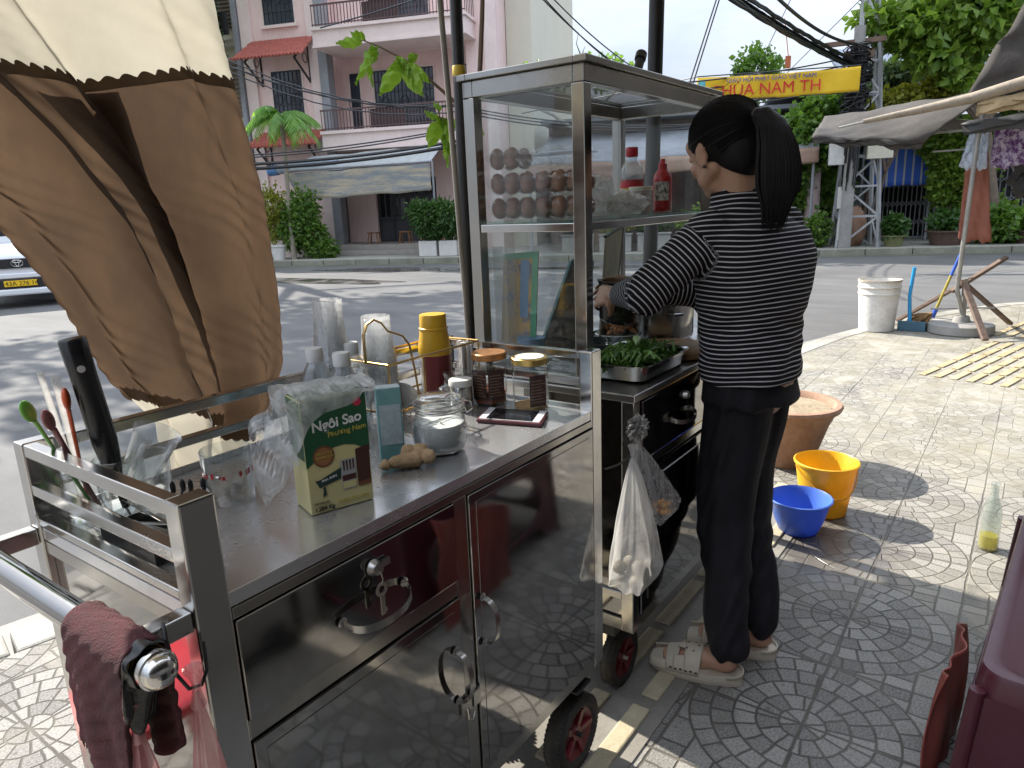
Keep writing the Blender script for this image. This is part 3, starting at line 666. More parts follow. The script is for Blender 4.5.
# leaning rod and guy ropes
mb = MB(); mb.tube([(1.565, 1.28, 0), (1.513, 1.262, 1.1), (1.488, 1.26, 1.6), (1.44, 1.262, 2.45)], .0075, 10)
tag(mb.build('bamboo_stick', mat('grey_bamboo', (.20, .18, .15), .6, var=.3), smooth=True), 'thin grey-brown stick leaning beside the far left post of the glass cabinet', 'stick')
mb = MB()
for d in (0, .016): mb.tube([ROPE0 + pv((d, -d * .5, 0)), ROPE0.lerp(ROPE1, .5) + pv((d * .7, -d * .4, -.006)), ROPE1 + pv((d * .4, -d * .2, 0))], .0028, 6)
tag(mb.build('guy_rope', mat('grey_rope', (.30, .29, .27), .9)), 'doubled grey rope running up from the thick black pole to the canopy roof', 'rope')
# ================================================================== things on the front cart
def at(x, y, k=1): return (x * k, y * k, TZ + .0005)
# coffee box in its bag
bxL, bxR = pv((.617, .838, TZ + .001)), pv((.714, .806, TZ + .001))
ex = (bxR - bxL); W_ = ex.length; ex.normalize(); ey = Vector((-ex.y, ex.x, 0)); HB = .178
cbx = thing('coffee_box', (bxL + ex * W_ / 2 + ey * .03), 'green and yellow boxed ground coffee with white lettering, half covered by a clear bag', 'coffee box')
BM = Matrix((ex, ey, Vector((0, 0, 1)))).transposed().to_4x4(); BM.translation = bxL
kg = mat('carton_green', (.014, .085, .035), .38, var=.12, bmp=.05); ky = mat('carton_yellow', (.62, .55, .26), .4, var=.06, bmp=.05)
mb = MB(); mb.box((0, 0, 0), (W_, .062, HB), BM); mb.build('carton', ky, cbx, bevel=.0015)
def face(poly, m, name, dy=.0006, parent=cbx):
    q = MB(); q.prism([BM @ pv((a * W_, -dy, b * HB)) for a, b in poly], ey * -.0002); return q.build(name, m, parent)
cur = [(0, 1), (1, 1), (1, .40)] + [(t, .40 + .17 * sin(pi * (t - .1) / .95) ** 1 * (1 if t > .1 else 0) - .02 * (1 - t)) for t in [i / 12 for i in range(11, -1, -1)]]
face([(0, .995), (1, .995), (1, .46), (.9, .50), (.75, .545), (.6, .565), (.45, .56), (.3, .53), (.15, .48), (0, .42)], kg, 'green_field')
q = MB(); q.box((-.0004, .002, HB * .48), (-.0001, .060, HB * .99), BM); q.box((.001, .001, HB + .0001), (W_ - .001, .061, HB + .0004), BM); q.build('green_side', kg, cbx)
circ = lambda cx, cy_, r, n=28: [(cx + r * cos(2 * pi * k / n), cy_ + r * W_ / HB * sin(2 * pi * k / n)) for k in range(n)]
brn = mat('print_brown', (.16, .06, .025), .5, bmp=0); cof = mat('print_coffee', (.055, .018, .012), .5, bmp=0)
face(circ(.27, .50, .165), brn, 'round_badge', .0010); face(circ(.27, .50, .135), mat('print_orange', (.30, .13, .05), .5, bmp=0), 'round_badge', .0014)
face([(.52, .16), (.74, .16), (.76, .43), (.50, .43)], mat('print_steel', (.38, .38, .38), .4), 'printed_filter', .0010)
face([(.53, .17), (.73, .17), (.735, .23), (.525, .23)], ky, 'printed_filter', .0014); face([(.525, .24), (.735, .24), (.74, .29), (.52, .29)], cof, 'printed_filter', .0014)
for k in range(4): face([(.55 + k * .05, .33), (.57 + k * .05, .33), (.575 + k * .05, .42), (.545 + k * .05, .42)], cof, 'printed_filter', .0014)
face([(.77, .16), (.97, .16), (.99, .52), (.76, .50)], cof, 'printed_glass', .0010); face([(.78, .16), (.96, .16), (.965, .20), (.775, .20)], brn, 'printed_glass', .0014)
face([(.16, .23), (.50, .27), (.52, .37), (.18, .30), (.10, .30), (.14, .26)], mat('print_dark_green', (.01, .035, .025), .5, bmp=0), 'ribbon', .0010)
face([(.20, .14), (.26, .16), (.25, .23), (.22, .23)], mat('print_dark_green', (.01, .035, .025), .5, bmp=0), 'ribbon', .0010)
face(circ(.86, .915, .065, 20), mat('print_pink', (.55, .03, .08), .5, bmp=0), 'round_badge', .0010)
tw = mat('print_white', (.72, .73, .70), .5, bmp=0); ty = mat('print_gold', (.48, .40, .08), .5, bmp=0); tk = mat('print_ink', (.03, .03, .02), .5, bmp=0)
o3 = lambda a, b, d=.0018: BM @ pv((a * W_, -d, b * HB))
text('Ngôi Sao', tw, cbx, o3(.13, .725), ex + Vector((0, 0, .06)), (0, 0, 1), .0215, bold=.0004)
text('Phương Nam', ty, cbx, o3(.36, .655), ex + Vector((0, 0, .06)), (0, 0, 1), .0115)
text('1.284 Kg', tk, cbx, o3(.05, .03), ex, (0, 0, 1), .0088, bold=.0002); text('Khối lượng tịnh', tk, cbx, o3(.05, .09), ex, (0, 0, 1), .0038)
text('Coffee 3A 1.284g', ty, cbx, o3(.42, .055), ex, (0, 0, 1), .0072)
text('100% CÀ PHÊ', ty, cbx, o3(.145, .52), ex, (0, 0, 1), .0045); text('NGUYÊN CHẤT', ty, cbx, o3(.13, .485), ex, (0, 0, 1), .0042); text('PHA PHIN', tw, cbx, o3(.20, .275), ex + Vector((0, 0, .18)), (0, 0, 1), .0055)
# the bag pulled over the box
M['filmc'] = film('thin_clear_film', a=.42, fold=30)
def wr(x, y, z, s=1): return .5 * (sin(x * 71 * s + y * 33) + sin(z * 57 * s + x * 23 + 2) + .6 * sin((x + z) * 131 * s + y * 60))
q = MB()
def bagf(u, v):
    a = u * 2 * pi; cx, cy_ = W_ / 2, .031
    hw, hd = W_ / 2 + .010 + .020 * max(0, v - .3), .041 + .008 * v
    k = lambda t: math.copysign(abs(t) ** .35, t)
    z = HB * (.30 + .25 * (1 if cos(a) > 0 else .9) * 0 + .74 * v) - .03 * (1 - v) * (cos(a) > .2) * 4 * 0
    zt = HB * 1.045; zb = min(zt - .006, HB * (.80 + .28 * cos(a) - .10 * sin(a))); z = zb + (zt - zb) * v
    sq = 1 - .0 * v
    x = cx + k(cos(a)) * hw * sq; y = cy_ + k(sin(a)) * hd * sq
    n = wr(x, y, z, 1.2) * .0035
    p = BM @ pv((x + n * cos(a), y + n * sin(a) - .0005, z + .006 * sin(a * 3 + 1) * (v > .5))); return p
q.grid(bagf, 90, 26)
def bagtop(u, v):
    x = -.012 + (W_ + .024) * u; y = -.012 + .088 * v; z = HB * 1.045 + .012 * sin(pi * v) * (1 - .4 * u) + wr(x, y, u * .3, 1.3) * .003
    return BM @ pv((x, y, z))
q.grid(bagtop, 40, 20)
def bagtail(u, v):      # loose end lying over to the left and down to the steel
    x = -.008 - .048 * u - .010 * sin(v * 3); y = .052 - .055 * v + .02 * u; z = HB * (1.02 - .50 * v) - .020 * u - .03 * u * u * (1 - v * .3) + wr(x, y, v, 1.5) * .006
    return BM @ pv((x, y + .010 * sin(u * 9 + v * 6), max(.004, z - .03 * u * v)))
q.grid(bagtail, 40, 40)
bo = q.build('clear_bag', M['filmc'], smooth=True, thick=0); tag(bo, 'crumpled clear plastic bag pulled down over the green coffee box', 'plastic bag')
# teal carton
p = pv(at(.867, .918)); ta = thing('toothpick_box', p, 'small upright teal and white carton right of the coffee box', 'carton')
A_ = Matrix.Translation(p) @ Matrix.Rotation(radians(-38), 4, 'Z')
mb = MB(); mb.box((-.022, -.014, 0), (.022, .014, .135), A_); mb.build('carton', mat('carton_teal', (.10, .33, .33), .4, var=.15, c2=(.28, .46, .47)), ta, bevel=.001)
mb = MB(); mb.box((-.0215, -.0135, .1352), (.0215, .0135, .1358), A_); mb.box((-.019, -.0146, .03), (.019, -.0142, .105), A_); mb.box((-.0226, -.011, .02), (-.0222, .011, .115), A_)
mb.build('printed_panel', mat('print_pale_blue', (.42, .52, .56), .5, var=.3, scale=60), ta)
# jars --------------------------------------------------------------
def jarwall(mb, prof, c, t=.0025, n=36): # outer + inner skin
    inn = [(max(0, r - t), z + (t if i == 0 else 0)) for i, (r, z) in enumerate(prof)]
    mb.lathe([(0, prof[0][1])] + prof + inn[::-1] + [(0, prof[0][1] + t)], c, n)
p = pv(at(.944, .868)); jr = thing('clip_top_jar', p, 'round glass clip-top jar half full of white sugar, wire clasp on its lid', 'sugar jar')
prof = [(.030, 0), (.040, .006), (.0445, .02), (.0455, .04), (.043, .056), (.037, .067), (.0345, .072), (.0345, .078)]
mb = MB(); jarwall(mb, prof, p); mb.build('glass_body', M['clear'], jr, smooth=True)
mb = MB(); mb.lathe([(0, .0035), (.028, .0035), (.038, .008), (.0415, .02), (.0424, .038), (.0405, .050), (.028, .051), (.012, .049), (0, .047)], p, 32); mb.build('sugar', mat('white_sugar', (.68, .68, .67), .9, var=.05, bmp=.6, bscale=500), jr, smooth=True)
mb = MB(); mb.lathe([(.0365, .079), (.039, .081), (.039, .087), (.036, .093), (.028, .0965), (0, .0975), (0, .0955), (.027, .0945), (.034, .091), (.0365, .085), (.0365, .079)], p, 32)
ld = mb.build('lid', M['clear'], jr, smooth=True)
mb = MB()
for z, r in ((.0765, .0405), (.0715, .0385), (.0845, .0405)): mb.tube([p + pv((r * cos(t), r * sin(t), z)) for t in [2 * pi * k / 30 for k in range(31)]], .0011, 6, caps=False)
for sg in (-1, 1):
    e = p + pv((.030 * sg, -.030 * sg, 0)); u_ = pv((.707 * sg, -.707 * sg, 0))
    mb.tube([e + pv((0, 0, .086)), e + u_ * .012 + pv((0, 0, .080)), e + u_ * .014 + pv((0, 0, .068)), e + u_ * .004 + pv((0, 0, .062)), e + u_ * .001 + pv((0, 0, .072))], .0012, 6)
mb.build('wire_clasp', M['steel_dull'], jr, smooth=True)
mb = MB(); mb.tube([p + pv((.012, .006, .030)), p + pv((-.012, -.014, .060))], .0016, 6); mb.build('spoon_handle', M['steel'], jr); jr.scale = (1.14, 1.14, 1.12)
# ginger root
p = pv(at(.853, .85)); mb = MB()
for a, b, r1, r2 in (((-.030, .020, .010), (.010, -.008, .012), .010, .014), ((.010, -.008, .012), (.020, -.022, .014), .013, .010), ((-.004, .006, .016), (.006, .016, .026), .011, .009), ((.008, -.004, .014), (.018, .004, .026), .010, .011), ((-.030, .020, .010), (-.042, .024, .008), .010, .005)):
    mb.tube([p + pv(a).lerp(pv(b), t) for t in (0, .15, .5, .85, 1)], [r1 * .5, r1, (r1 + r2) / 2 * 1.05, r2, r2 * .45], 12, flat=.85)
mb.v = [tuple(p + (pv(k) - p) * 1.28) for k in mb.v]
gi = mb.build('ginger_root', mat('ginger_skin', (.46, .29, .15), .75, var=.25, scale=40, bmp=.8, bscale=160, c2=(.58, .42, .25)), smooth=True)
rm = gi.modifiers.new('r', 'REMESH'); rm.mode = 'VOXEL'; rm.voxel_size = .0018; rm.use_smooth_shade = True
tag(gi, 'knobbly pale brown ginger root lying on the steel in front of the sugar jar', 'ginger')
# phone
pc = [pv((x, y, TZ + .001)) for x, y in ((1.112, .918), (1.197, .948), (1.235, .814), (1.150, .777))]
ph = thing('smartphone', sum(pc, Vector()) / 4, 'dark red smartphone lying face up with a white-edged screen', 'phone')
mb = MB(); mb.prism(pc, (0, 0, .008)); mb.build('case', mat('phone_case_red', (.09, .012, .02), .35), ph, bevel=.003)
cc_ = sum(pc, Vector()) / 4
def shr(k, kl, dz): # k across, kl along
    A = (pc[0] + pc[1]) / 2 - cc_; Bv = (pc[0] + pc[3]) / 2 - cc_
    return [cc_ + A * i * kl + Bv * j * k + pv((0, 0, dz)) for i, j in ((1, 1), (1, -1), (-1, -1), (-1, 1))]
mb = MB(); mb.prism(shr(.9, .94, .0083), (0, 0, .0006)); mb.build('front_glass', mat('phone_white', (.6, .6, .62), .15, bmp=0), ph)
mb = MB(); mb.prism(shr(.84, .72, .0092), (0, 0, .0003)); mb.build('screen', mat('phone_screen', (.008, .008, .01), .08, bmp=0, var=0), ph)
# hexagonal sauce jars
gold = mat('gold_lid', (.62, .45, .16), .3, metal=1, var=.15, bmp=.03)
def hexjar(px_, lab, fill, fz, inner, lidc, labc, tex):
    p = pv(at(*px_)); t = thing('sauce_jar', p, lab, 'jar', 'sauce jars with metal lids')
    mb = MB(); R0 = .0345; A6 = Matrix.Rotation(radians(12), 4, 'Z')
    def ring(r, z, hexed): 
        out = []
        for k in range(48):
            a = 2 * pi * k / 48; rr = r * (cos(pi / 6) / cos(((a + pi / 6) % (pi / 3)) - pi / 6) * (1.06) if hexed > .5 else 1)
            out.append(A6 @ pv((rr * cos(a), rr * sin(a), z)))
        return out
    rows = [ring(.030, 0, 1), ring(R0, .004, 1), ring(R0, .083, 1), ring(.033, .091, 0), ring(.030, .095, 0), ring(.030, .101, 0)]
    vs = [p + q for r in rows for q in r]; fs = [(i * 48 + k, i * 48 + (k + 1) % 48, (i + 1) * 48 + (k + 1) % 48, (i + 1) * 48 + k) for i in range(5) for k in range(48)] + [tuple(range(48))]
    mb.add(vs, fs); mb.build('glass_body', M['clear'], t, smooth=True)
    mb = MB(); rows = [ring(.026, .003, 1), ring(.0315, .006, 1), ring(.0315, fz, 1)]; vs = [p + q for r in rows for q in r]
    mb.add(vs, [(i * 48 + k, i * 48 + (k + 1) % 48, (i + 1) * 48 + (k + 1) % 48, (i + 1) * 48 + k) for i in range(2) for k in range(48)] + [tuple(range(48)), tuple(range(96, 144))]); mb.build('contents', fill, t, smooth=True)
    mb = MB(); mb.lathe([(.0335, .094), (.0345, .095), (.0345, .106), (.0325, .108), (.030, .1075), (0, .107)], p, 40); mb.build('lid', lidc, t, smooth=True)
    mb = MB()
    d = pv((-.72, -.69, 0)); sd = pv((.69, -.72, 0)); 
    for off, wd in tex:
        c0 = A6 @ pv((R0 * 1.0 * cos(radians(off)), R0 * 1.0 * sin(radians(off)), 0)); n_ = c0.normalized(); s_ = pv((-n_.y, n_.x, 0)); c0 = n_ * (R0 * .9205 + .0006)
        c0 = n_ * (R0 * 1.06 * cos(pi / 6) + .0006)
        mb.prism([p + c0 + s_ * wd * a + pv((0, 0, z)) for a, z in ((-1, .014), (1, .014), (1, .076), (-1, .076))], n_ * .0003)
        for k in range(9):
            pass
    lb = mb.build('label', labc, t)
    mb = MB()
    for off, wd in tex:
        n_ = (A6 @ pv((cos(radians(off)), sin(radians(off)), 0))); s_ = pv((-n_.y, n_.x, 0)); c0 = n_ * (R0 * 1.06 * cos(pi / 6) + .0011)
        for k in range(8): mb.prism([p + c0 + s_ * wd * a + pv((0, 0, z)) for a, z in ((-.85, .022 + k * .006), (.85 - .25 * (k % 3), .022 + k * .006), (.85 - .25 * (k % 3), .0235 + k * .006), (-.85, .0235 + k * .006))], n_ * .0001)
    mb.build('small_print', mat('print_tan', (.26, .16, .10), .6, bmp=0), lb)
    t.scale = (1.17, 1.17, 1.12); return t
lab_d = mat('label_dark_brown', (.045, .018, .016), .5, var=.2)
chili = mat('chili_paste', (.20, .03, .01), .35, var=.5, scale=60, c2=(.30, .07, .02))
hexjar((1.252, .985), 'jar with red chili paste smeared inside its glass, behind the phone', chili, .03, None, mat('rusty_gold_lid', (.45, .22, .09), .4, metal=.8, var=.3, scale=60), lab_d, ((168, .0165), (-132, .0165)))
hexjar((1.252, .872), 'nearly empty jar with gold-rimmed lid and dark brown label, nearest the phone', mat('dregs', (.40, .24, .09), .5, var=.4, scale=80), .012, None, gold, lab_d, ((-132, .0165),))
mb = MB(); p = pv(at(1.252, .872)); mb.lathe([(0, .1076), (.027, .1076), (.027, .1082), (0, .1084)], p, 32); q_ = mb.build('lid_face', M['white'], [o for o in col.objects if o.name.startswith('sauce_jar')][-1], smooth=True)
# yellow lidded canister
p = pv(at(1.225, 1.125)); p.z = TZ + .0005; cn_ = thing('spice_canister', p, 'clear canister with tall yellow cap and dark red label, between gold rack and jars', 'canister')
mb = MB(); jarwall(mb, [(.033, 0), (.034, .004), (.034, .098), (.031, .108)], p); mb.build('body', M['pmilk'], cn_, smooth=True)
yel = mat('yellow_plastic', (.62, .36, .02), .38, var=.08, bmp=.04)
mb = MB(); mb.lathe([(.0345, .096), (.036, .100), (.0345, .115), (.031, .135), (.0295, .147), (.031, .149), (.031, .152), (.0285, .1535), (.0285, .177), (.027, .180), (0, .1805)], p, 36); mb.build('cap', yel, cn_, smooth=True)
mb = MB()
vs = []; 
for k in range(21):
    a = radians(170 + k * 7.5)
    for z in (.02, .10 + .012 * (k / 20)): vs.append(p + pv((.0346 * cos(a), .0346 * sin(a), z)))
mb.add(vs, [(2 * k, 2 * k + 2, 2 * k + 3, 2 * k + 1) for k in range(20)]); mb.build('label', mat('label_maroon', (.16, .02, .025), .5, var=.2), cn_, smooth=True)
mb = MB(); mb.lathe([(0, .003), (.030, .003), (.030, .085), (0, .087)], p, 24); mb.build('contents', mat('pale_powder', (.50, .42, .30), .9, var=.2, scale=50), cn_, smooth=True); cn_.scale = (1.1, 1.1, 1.13)
# small steel-grey lidded tub
p = pv(at(1.178, 1.010)); tb = thing('steel_tub', p, 'small round steel tub with pale lid behind the sugar jar', 'tub')
mb = MB(); mb.lathe([(0, 0), (.024, 0), (.0255, .003), (.0255, .060), (.024, .062)], p, 32); mb.build('body', M['steel'], tb, smooth=True)
mb = MB(); mb.lathe([(.0262, .056), (.0275, .057), (.0275, .068), (.025, .071), (0, .0715)], p, 32); mb.build('lid', mat('pale_lid', (.60, .59, .56), .5), tb, smooth=True)
# small clear cup lying behind
p = pv(at(1.185, 1.075)); A_ = Matrix.Translation(p + pv((0, 0, .022))) @ Matrix.Rotation(radians(75), 4, 'Y') @ Matrix.Rotation(.4, 4, 'X')
mb = MB(); pr = [(.020, 0), (.022, .002), (.027, .055), (.029, .057)]
mb.lathe([(0, 0)] + pr + [(r - .0015, z) for r, z in pr[::-1]], (0, 0, 0), 28, A_); tag(mb.build('clear_cup', M['pclear'], smooth=True), 'small clear plastic cup tipped over behind the steel tub', 'cup')
# loose pale plastic lid standing on edge
p = pv(at(1.075, 1.09)); A_ = Matrix.Translation(p + pv((0, 0, .0385))) @ Matrix.Rotation(radians(20), 4, 'Z') @ Matrix.Rotation(radians(78), 4, 'Y')
mb = MB(); mb.lathe([(0, 0), (.036, 0), (.038, .001), (.038, .005), (.036, .005), (.035, .002), (0, .002)], (0, 0, 0), 40, A_); tag(mb.build('upright_lid', mat('frosted_lid', (.62, .60, .57), .45, trans=.35), smooth=True), 'round frosted plastic lid standing on edge between teal carton and jars', 'disc')
# glass jar with dry goods behind the upright lid
p = pv(at(1.215, 1.05)); gj = thing('glass_jar', p, 'low glass jar with gold ring holding light brown dry goods, in the gold rack', 'jar')
mb = MB(); jarwall(mb, [(.030, 0), (.034, .004), (.034, .060), (.031, .066), (.031, .072)], p); mb.build('glass_body', M['clear'], gj, smooth=True)
mb = MB(); mb.lathe([(.0325, .066), (.034, .067), (.034, .076), (0, .078)], p, 32); mb.build('lid', M['clear'], gj, smooth=True)
mb = MB(); mb.lathe([(0, .003), (.030, .003), (.031, .03), (.022, .042), (0, .045)], p, 24); mb.build('contents', mat('dry_goods', (.30, .20, .10), .9, var=.5, scale=120, bmp=.8), gj, smooth=True)
# straws
p = pv(at(1.285, 1.085)); stw = thing('straw_bundle', p, 'bunch of white paper-wrapped straws standing in a clear cup behind the chili jar', 'straws')
mb = MB(); jarwall(mb, [(.018, 0), (.020, .002), (.024, .060)], p, .0012, 24); mb.build('clear_cup', M['pclear'], stw, smooth=True)
mb = MB()
for k in range(9):
    a = k * .7; r = .012 * (k % 3) / 2; b = p + pv((r * cos(a) * .8, r * sin(a) * .8, .003)); tpp = p + pv((r * cos(a) * 1.7 + .004 * (k % 2), r * sin(a) * 1.7, .125 + .012 * ((k * 37) % 10) / 10)); mb.tube([b, tpp], .0036, 8)
mb.build('straw', mat('straw_paper', (.68, .67, .65), .6), stw, smooth=True)
# bottles
M['wfill'] = glass('bottle_water', (.86, .93, .98), dirt=.015, refl=1.2, ior=1.33)
bprof = [(.024, 0), (.029, .004), (.0305, .012), (.0295, .02), (.0305, .03), (.0295, .04), (.0305, .05), (.0295, .058), (.0305, .066), (.0295, .078), (.024, .092), (.0155, .104), (.0125, .108), (.0125, .114)]
lbs = ['water bottle with white cap at the left, just behind the coffee box', 'water bottle with white cap in front of the other two, blue-tinted water', 'water bottle with white cap furthest back, beside the gold rack handle']
for i, (x, y) in enumerate(((.858, 1.10), (.868, 1.035), (.965, 1.12))):
    p = pv(at(x, y))
    t = thing('water_bottle', (p.x, p.y, p.z), lbs[i], 'bottle', 'clear water bottles with white caps')
    mb = MB(); jarwall(mb, bprof, p, .0006, 30); mb.build('body', M['pclear'], t, smooth=True)
    mb = MB(); mb.lathe([(0, .001), (.023, .0015), (.0285, .012), (.028, .076 - .01 * i), (0, .076 - .01 * i)], p, 24); mb.build('water', M['wfill'], t, smooth=True)
    mb = MB(); mb.lathe([(.0142, .108), (.0148, .109), (.0148, .123), (.0135, .125), (0, .1252)], p, 30); mb.build('cap', M['white'], t, smooth=True); t.scale = (1.12, 1.12, (1.54, 1.50, 1.46)[i])
M['pcups'] = glass('stacked_cup_plastic', (.95, .96, .97), dirt=.20, dirtc=(.9, .9, .9), refl=.9, rough=.08)
# stacks of clear cups in their sleeves
def cupstack(p, h, r0, r1, n, lab):
    t = thing('cup_stack', p, lab, 'cups', 'stacks of clear plastic cups'); mb = MB()
    for k in range(n):
        z = h - .105 - k * (h - .105) / max(1, n - 1); a = .95
        mb.lathe([(r0 * 1.03, z), (r0 * 1.06, z + .002), (r0 * 1.0, z + .004), (r1, z + .103), (r1 * .9, z + .105), (0, z + .1045)], p, 26)
    mb.build('cups', M['pcups'], t, smooth=True)
    mb = MB(); mb.grid(lambda u, v: p + pv(((r0 + (r1 - r0) * v + .003 + .0015 * sin(u * 40 + v * 9)) * cos(2 * pi * u), (r0 + (r1 - r0) * v + .003 + .0015 * sin(u * 31)) * sin(2 * pi * u), .002 + (h + .002) * v)), 40, 20); mb.build('sleeve', M['filmc'], t, smooth=True)
cupstack(pv(at(.945, 1.155)), .268, .037, .026, 13, 'tallest stack of upturned clear cups, left of the gold handle')
cupstack(pv(at(1.045, 1.125)), .222, .040, .027, 9, 'stack of clear cups standing inside the gold rack handle')
# gold wire rack
rk = thing('wire_rack', (1.12, 1.10, TZ), 'gold wire cup rack with an arched handle, around the cups and canister', 'rack')
gw = mat('gold_wire', (.55, .36, .14), .32, metal=1, bmp=.02)
mb = MB(); x0, x1, y0, y1 = .995, 1.29, 1.045, 1.172
for z in (.03, .135): mb.tube([(x0, y0, TZ + z), (x1, y0, TZ + z - (.0)), (x1, y1, TZ + z), (x0, y1, TZ + z), (x0, y0, TZ + z)], .0028, 8)
for x, y in ((x0, y0), (x1, y0), (x1, y1), (x0, y1), ((x0 + x1) / 2, y1), (1.10, y0)): mb.tube([(x, y, TZ + .001), (x, y, TZ + .135)], .0024, 8)
mb.build('frame', gw, rk, smooth=True)
mb = MB(); pts = []
for k in range(25):
    t = k / 24; x = .985 + .11 * t; z = TZ + .155 + .070 * sin(pi * min(1, t * 1.15) * .9) - (.14 * max(0, t - .80) / .2)
    pts.append((x + (.012 if t > .8 else 0), 1.10 - .03 * t, z))
vs = []
for q_ in pts: vs += [(q_[0], q_[1] - .004, q_[2]), (q_[0], q_[1] + .004, q_[2]), (q_[0], q_[1] + .004, q_[2] + .0018), (q_[0], q_[1] - .004, q_[2] + .0018)]
mb = MB(); mb.tube([(.990, 1.105, TZ + .135)] + [(.985, 1.10, TZ + .195), (.995, 1.098, TZ + .216), (1.012, 1.095, TZ + .224), (1.030, 1.092, TZ + .215), (1.045, 1.09, TZ + .195), (1.062, 1.085, TZ + .188), (1.078, 1.08, TZ + .180), (1.086, 1.07, TZ + .160), (1.088, 1.06, TZ + .10), (1.088, 1.052, TZ + .035)], .0038, 10, flat=.6)
mb.build('handle', gw, rk, smooth=True)
# tumbler with red print
p = pv(at(.592, 1.006)); tb = thing('glass_tumbler', p, 'straight clear tumbler with worn red print and a steel spoon inside', 'glass')
mb = MB(); mb.lathe([(0, 0), (.034, 0), (.0365, .003), (.039, .086), (.0382, .088), (.0372, .086), (.0345, .010), (0, .009)], p, 48); mb.build('glass_body', glass('tumbler_glass', (.95, .965, .965), dirt=.05, refl=1.3), tb, smooth=True)
mb = MB(); r = random.Random(3); a = 150
redp = mat('red_print', (.42, .02, .03), .5, bmp=0)
while a < 330:
    w_ = r.uniform(3, 9); h = r.uniform(.004, .010)
    if r.random() < .8:
        z = .047 + r.uniform(-.001, .002); v_ = []
        for t in (a, a + w_ / 2, a + w_): v_ += [p + pv((.0386 * cos(radians(t)), .0386 * sin(radians(t)), z)), p + pv((.0388 * cos(radians(t)), .0388 * sin(radians(t)), z + h))]
        mb.add(v_, [(0, 2, 3, 1), (2, 4, 5, 3)])
    a += w_ + r.uniform(1.5, 4)
pb_ = mb.build('printed_band', redp, tb)
def spoon(mb, a, b, bowl=.010, r_=.0016, up_=(0, 0, 1)):
    a, b = pv(a), pv(b); d = (b - a).normalized(); mb.tube([a, a.lerp(b, .5), b], [r_ * .8, r_, r_ * 1.5], 8, flat=.7)
    q = d.to_track_quat('X', 'Z').to_matrix().to_4x4(); mb.ball(a - d * bowl, bowl, 10, (1.4, .85, .28), q)
mb = MB(); spoon(mb, p + pv((.016, .016, .020)), p + pv((-.070, -.02, .036)) if False else p + pv((-.030, -.018, .052)), .011); mb.build('spoon', M['steel'], tb, smooth=True)
# steel chopsticks / knives over the tray edge
# glasses at the far left corner
tl = thing('drinking_glass', pv(at(.434, 1.135)), 'clear glass holding green and pink spoons and straws, in the far corner of the cart', 'glass', 'utensil glasses at the end of the cart')
def plainglass(t, p, h=.105, r0=.027, r1=.034):
    mb = MB(); mb.lathe([(0, 0), (r0, 0), (r0 + .002, .003), (r1, h), (r1 - .001, h + .001), (r1 - .0022, h), (r0 - .001, .012), (0, .010)], p, 40); mb.build('glass_body', M['clear'], t, smooth=True)
p1 = pv(at(.434, 1.135)); plainglass(tl, p1)
p2 = pv(at(.452, 1.055)); t2 = thing('drinking_glass', p2, 'clear glass holding the black milk frother, in front of the spoon glass', 'glass', 'utensil glasses at the end of the cart'); plainglass(t2, p2, .108)
p3 = pv(at(.505, 1.10)); t3 = thing('drinking_glass', p3, 'wide empty clear glass right of the frother glass, under the tilted measuring cup', 'glass', 'utensil glasses at the end of the cart'); plainglass(t3, p3, .085, .034, .042)
def scoop(a, b, m, lab, nm='plastic_spoon'):
    mb = MB(); a, b = pv(a), pv(b); d = (b - a).normalized()
    mb.tube([a, a.lerp(b, .5), b], [.0045, .004, .005], 10, flat=.6); q = d.to_track_quat('X', 'Y').to_matrix().to_4x4()
    mb.ball(b + d * .016, .0135, 12, (1.35, .8, .42), q); return tag(mb.build(nm, m, smooth=True), lab, 'spoon')
scoop((.440, 1.130, TZ + .012), (.372, 1.098, 1.085), mat('green_plastic', (.05, .28, .04), .35, var=.3, c2=(.16, .42, .05)), 'green plastic spoon standing in the far glass, leftmost of the spoons')
scoop((.445, 1.125, TZ + .012), (.386, 1.078, 1.072), mat('plum_plastic', (.20, .05, .08), .3, var=.3, c2=(.34, .14, .13)), 'plum-coloured plastic spoon with pinkish bowl, right beside the green spoon')
scoop((.436, 1.140, TZ + .012), (.414, 1.090, 1.092), mat('orange_plastic', (.55, .08, .02), .35), 'orange and dark red plastic spoon between the straws and the black frother')
mb = MB(); mb.tube([(.433, 1.150, TZ + .012), (.388, 1.09, 1.150)], .0042, 10); tag(mb.build('drinking_straw', M['pmilk'], smooth=True), 'clear straw behind the green and plum spoons', 'straw', 'clear drinking straws')
mb = MB(); mb.tube([(.440, 1.152, TZ + .012), (.405, 1.09, 1.140)], .0055, 10); tag(mb.build('drinking_straw', M['pmilk'], smooth=True), 'thicker clear straw close behind the orange spoon', 'straw', 'clear drinking straws')
wd = thing('milk_frother', (.452, 1.06, TZ + .015), 'long black hand frother handle with one round grey button, standing tilted in a glass', 'frother')
mb = MB(); A, Bt = pv((.449, 1.062, TZ + .075)), pv((.4305, 1.078, 1.192)); mb.tube([A + (A - Bt) * .22, A + (A - Bt) * .02, A, A.lerp(Bt, .10), A.lerp(Bt, .28), A.lerp(Bt, .75), A.lerp(Bt, .985), Bt], [.005, .0075, .0085, .013, .0175, .0175, .0185, .0165], 26); hd = mb.build('handle', mat('gloss_black', (.008, .008, .009), .22, bmp=.02), wd, smooth=True)
mb = MB(); mb.tube([A + (A - Bt) * .22, (.455, 1.054, TZ + .015)], .002, 8); mb.build('shaft', M['steel'], wd)
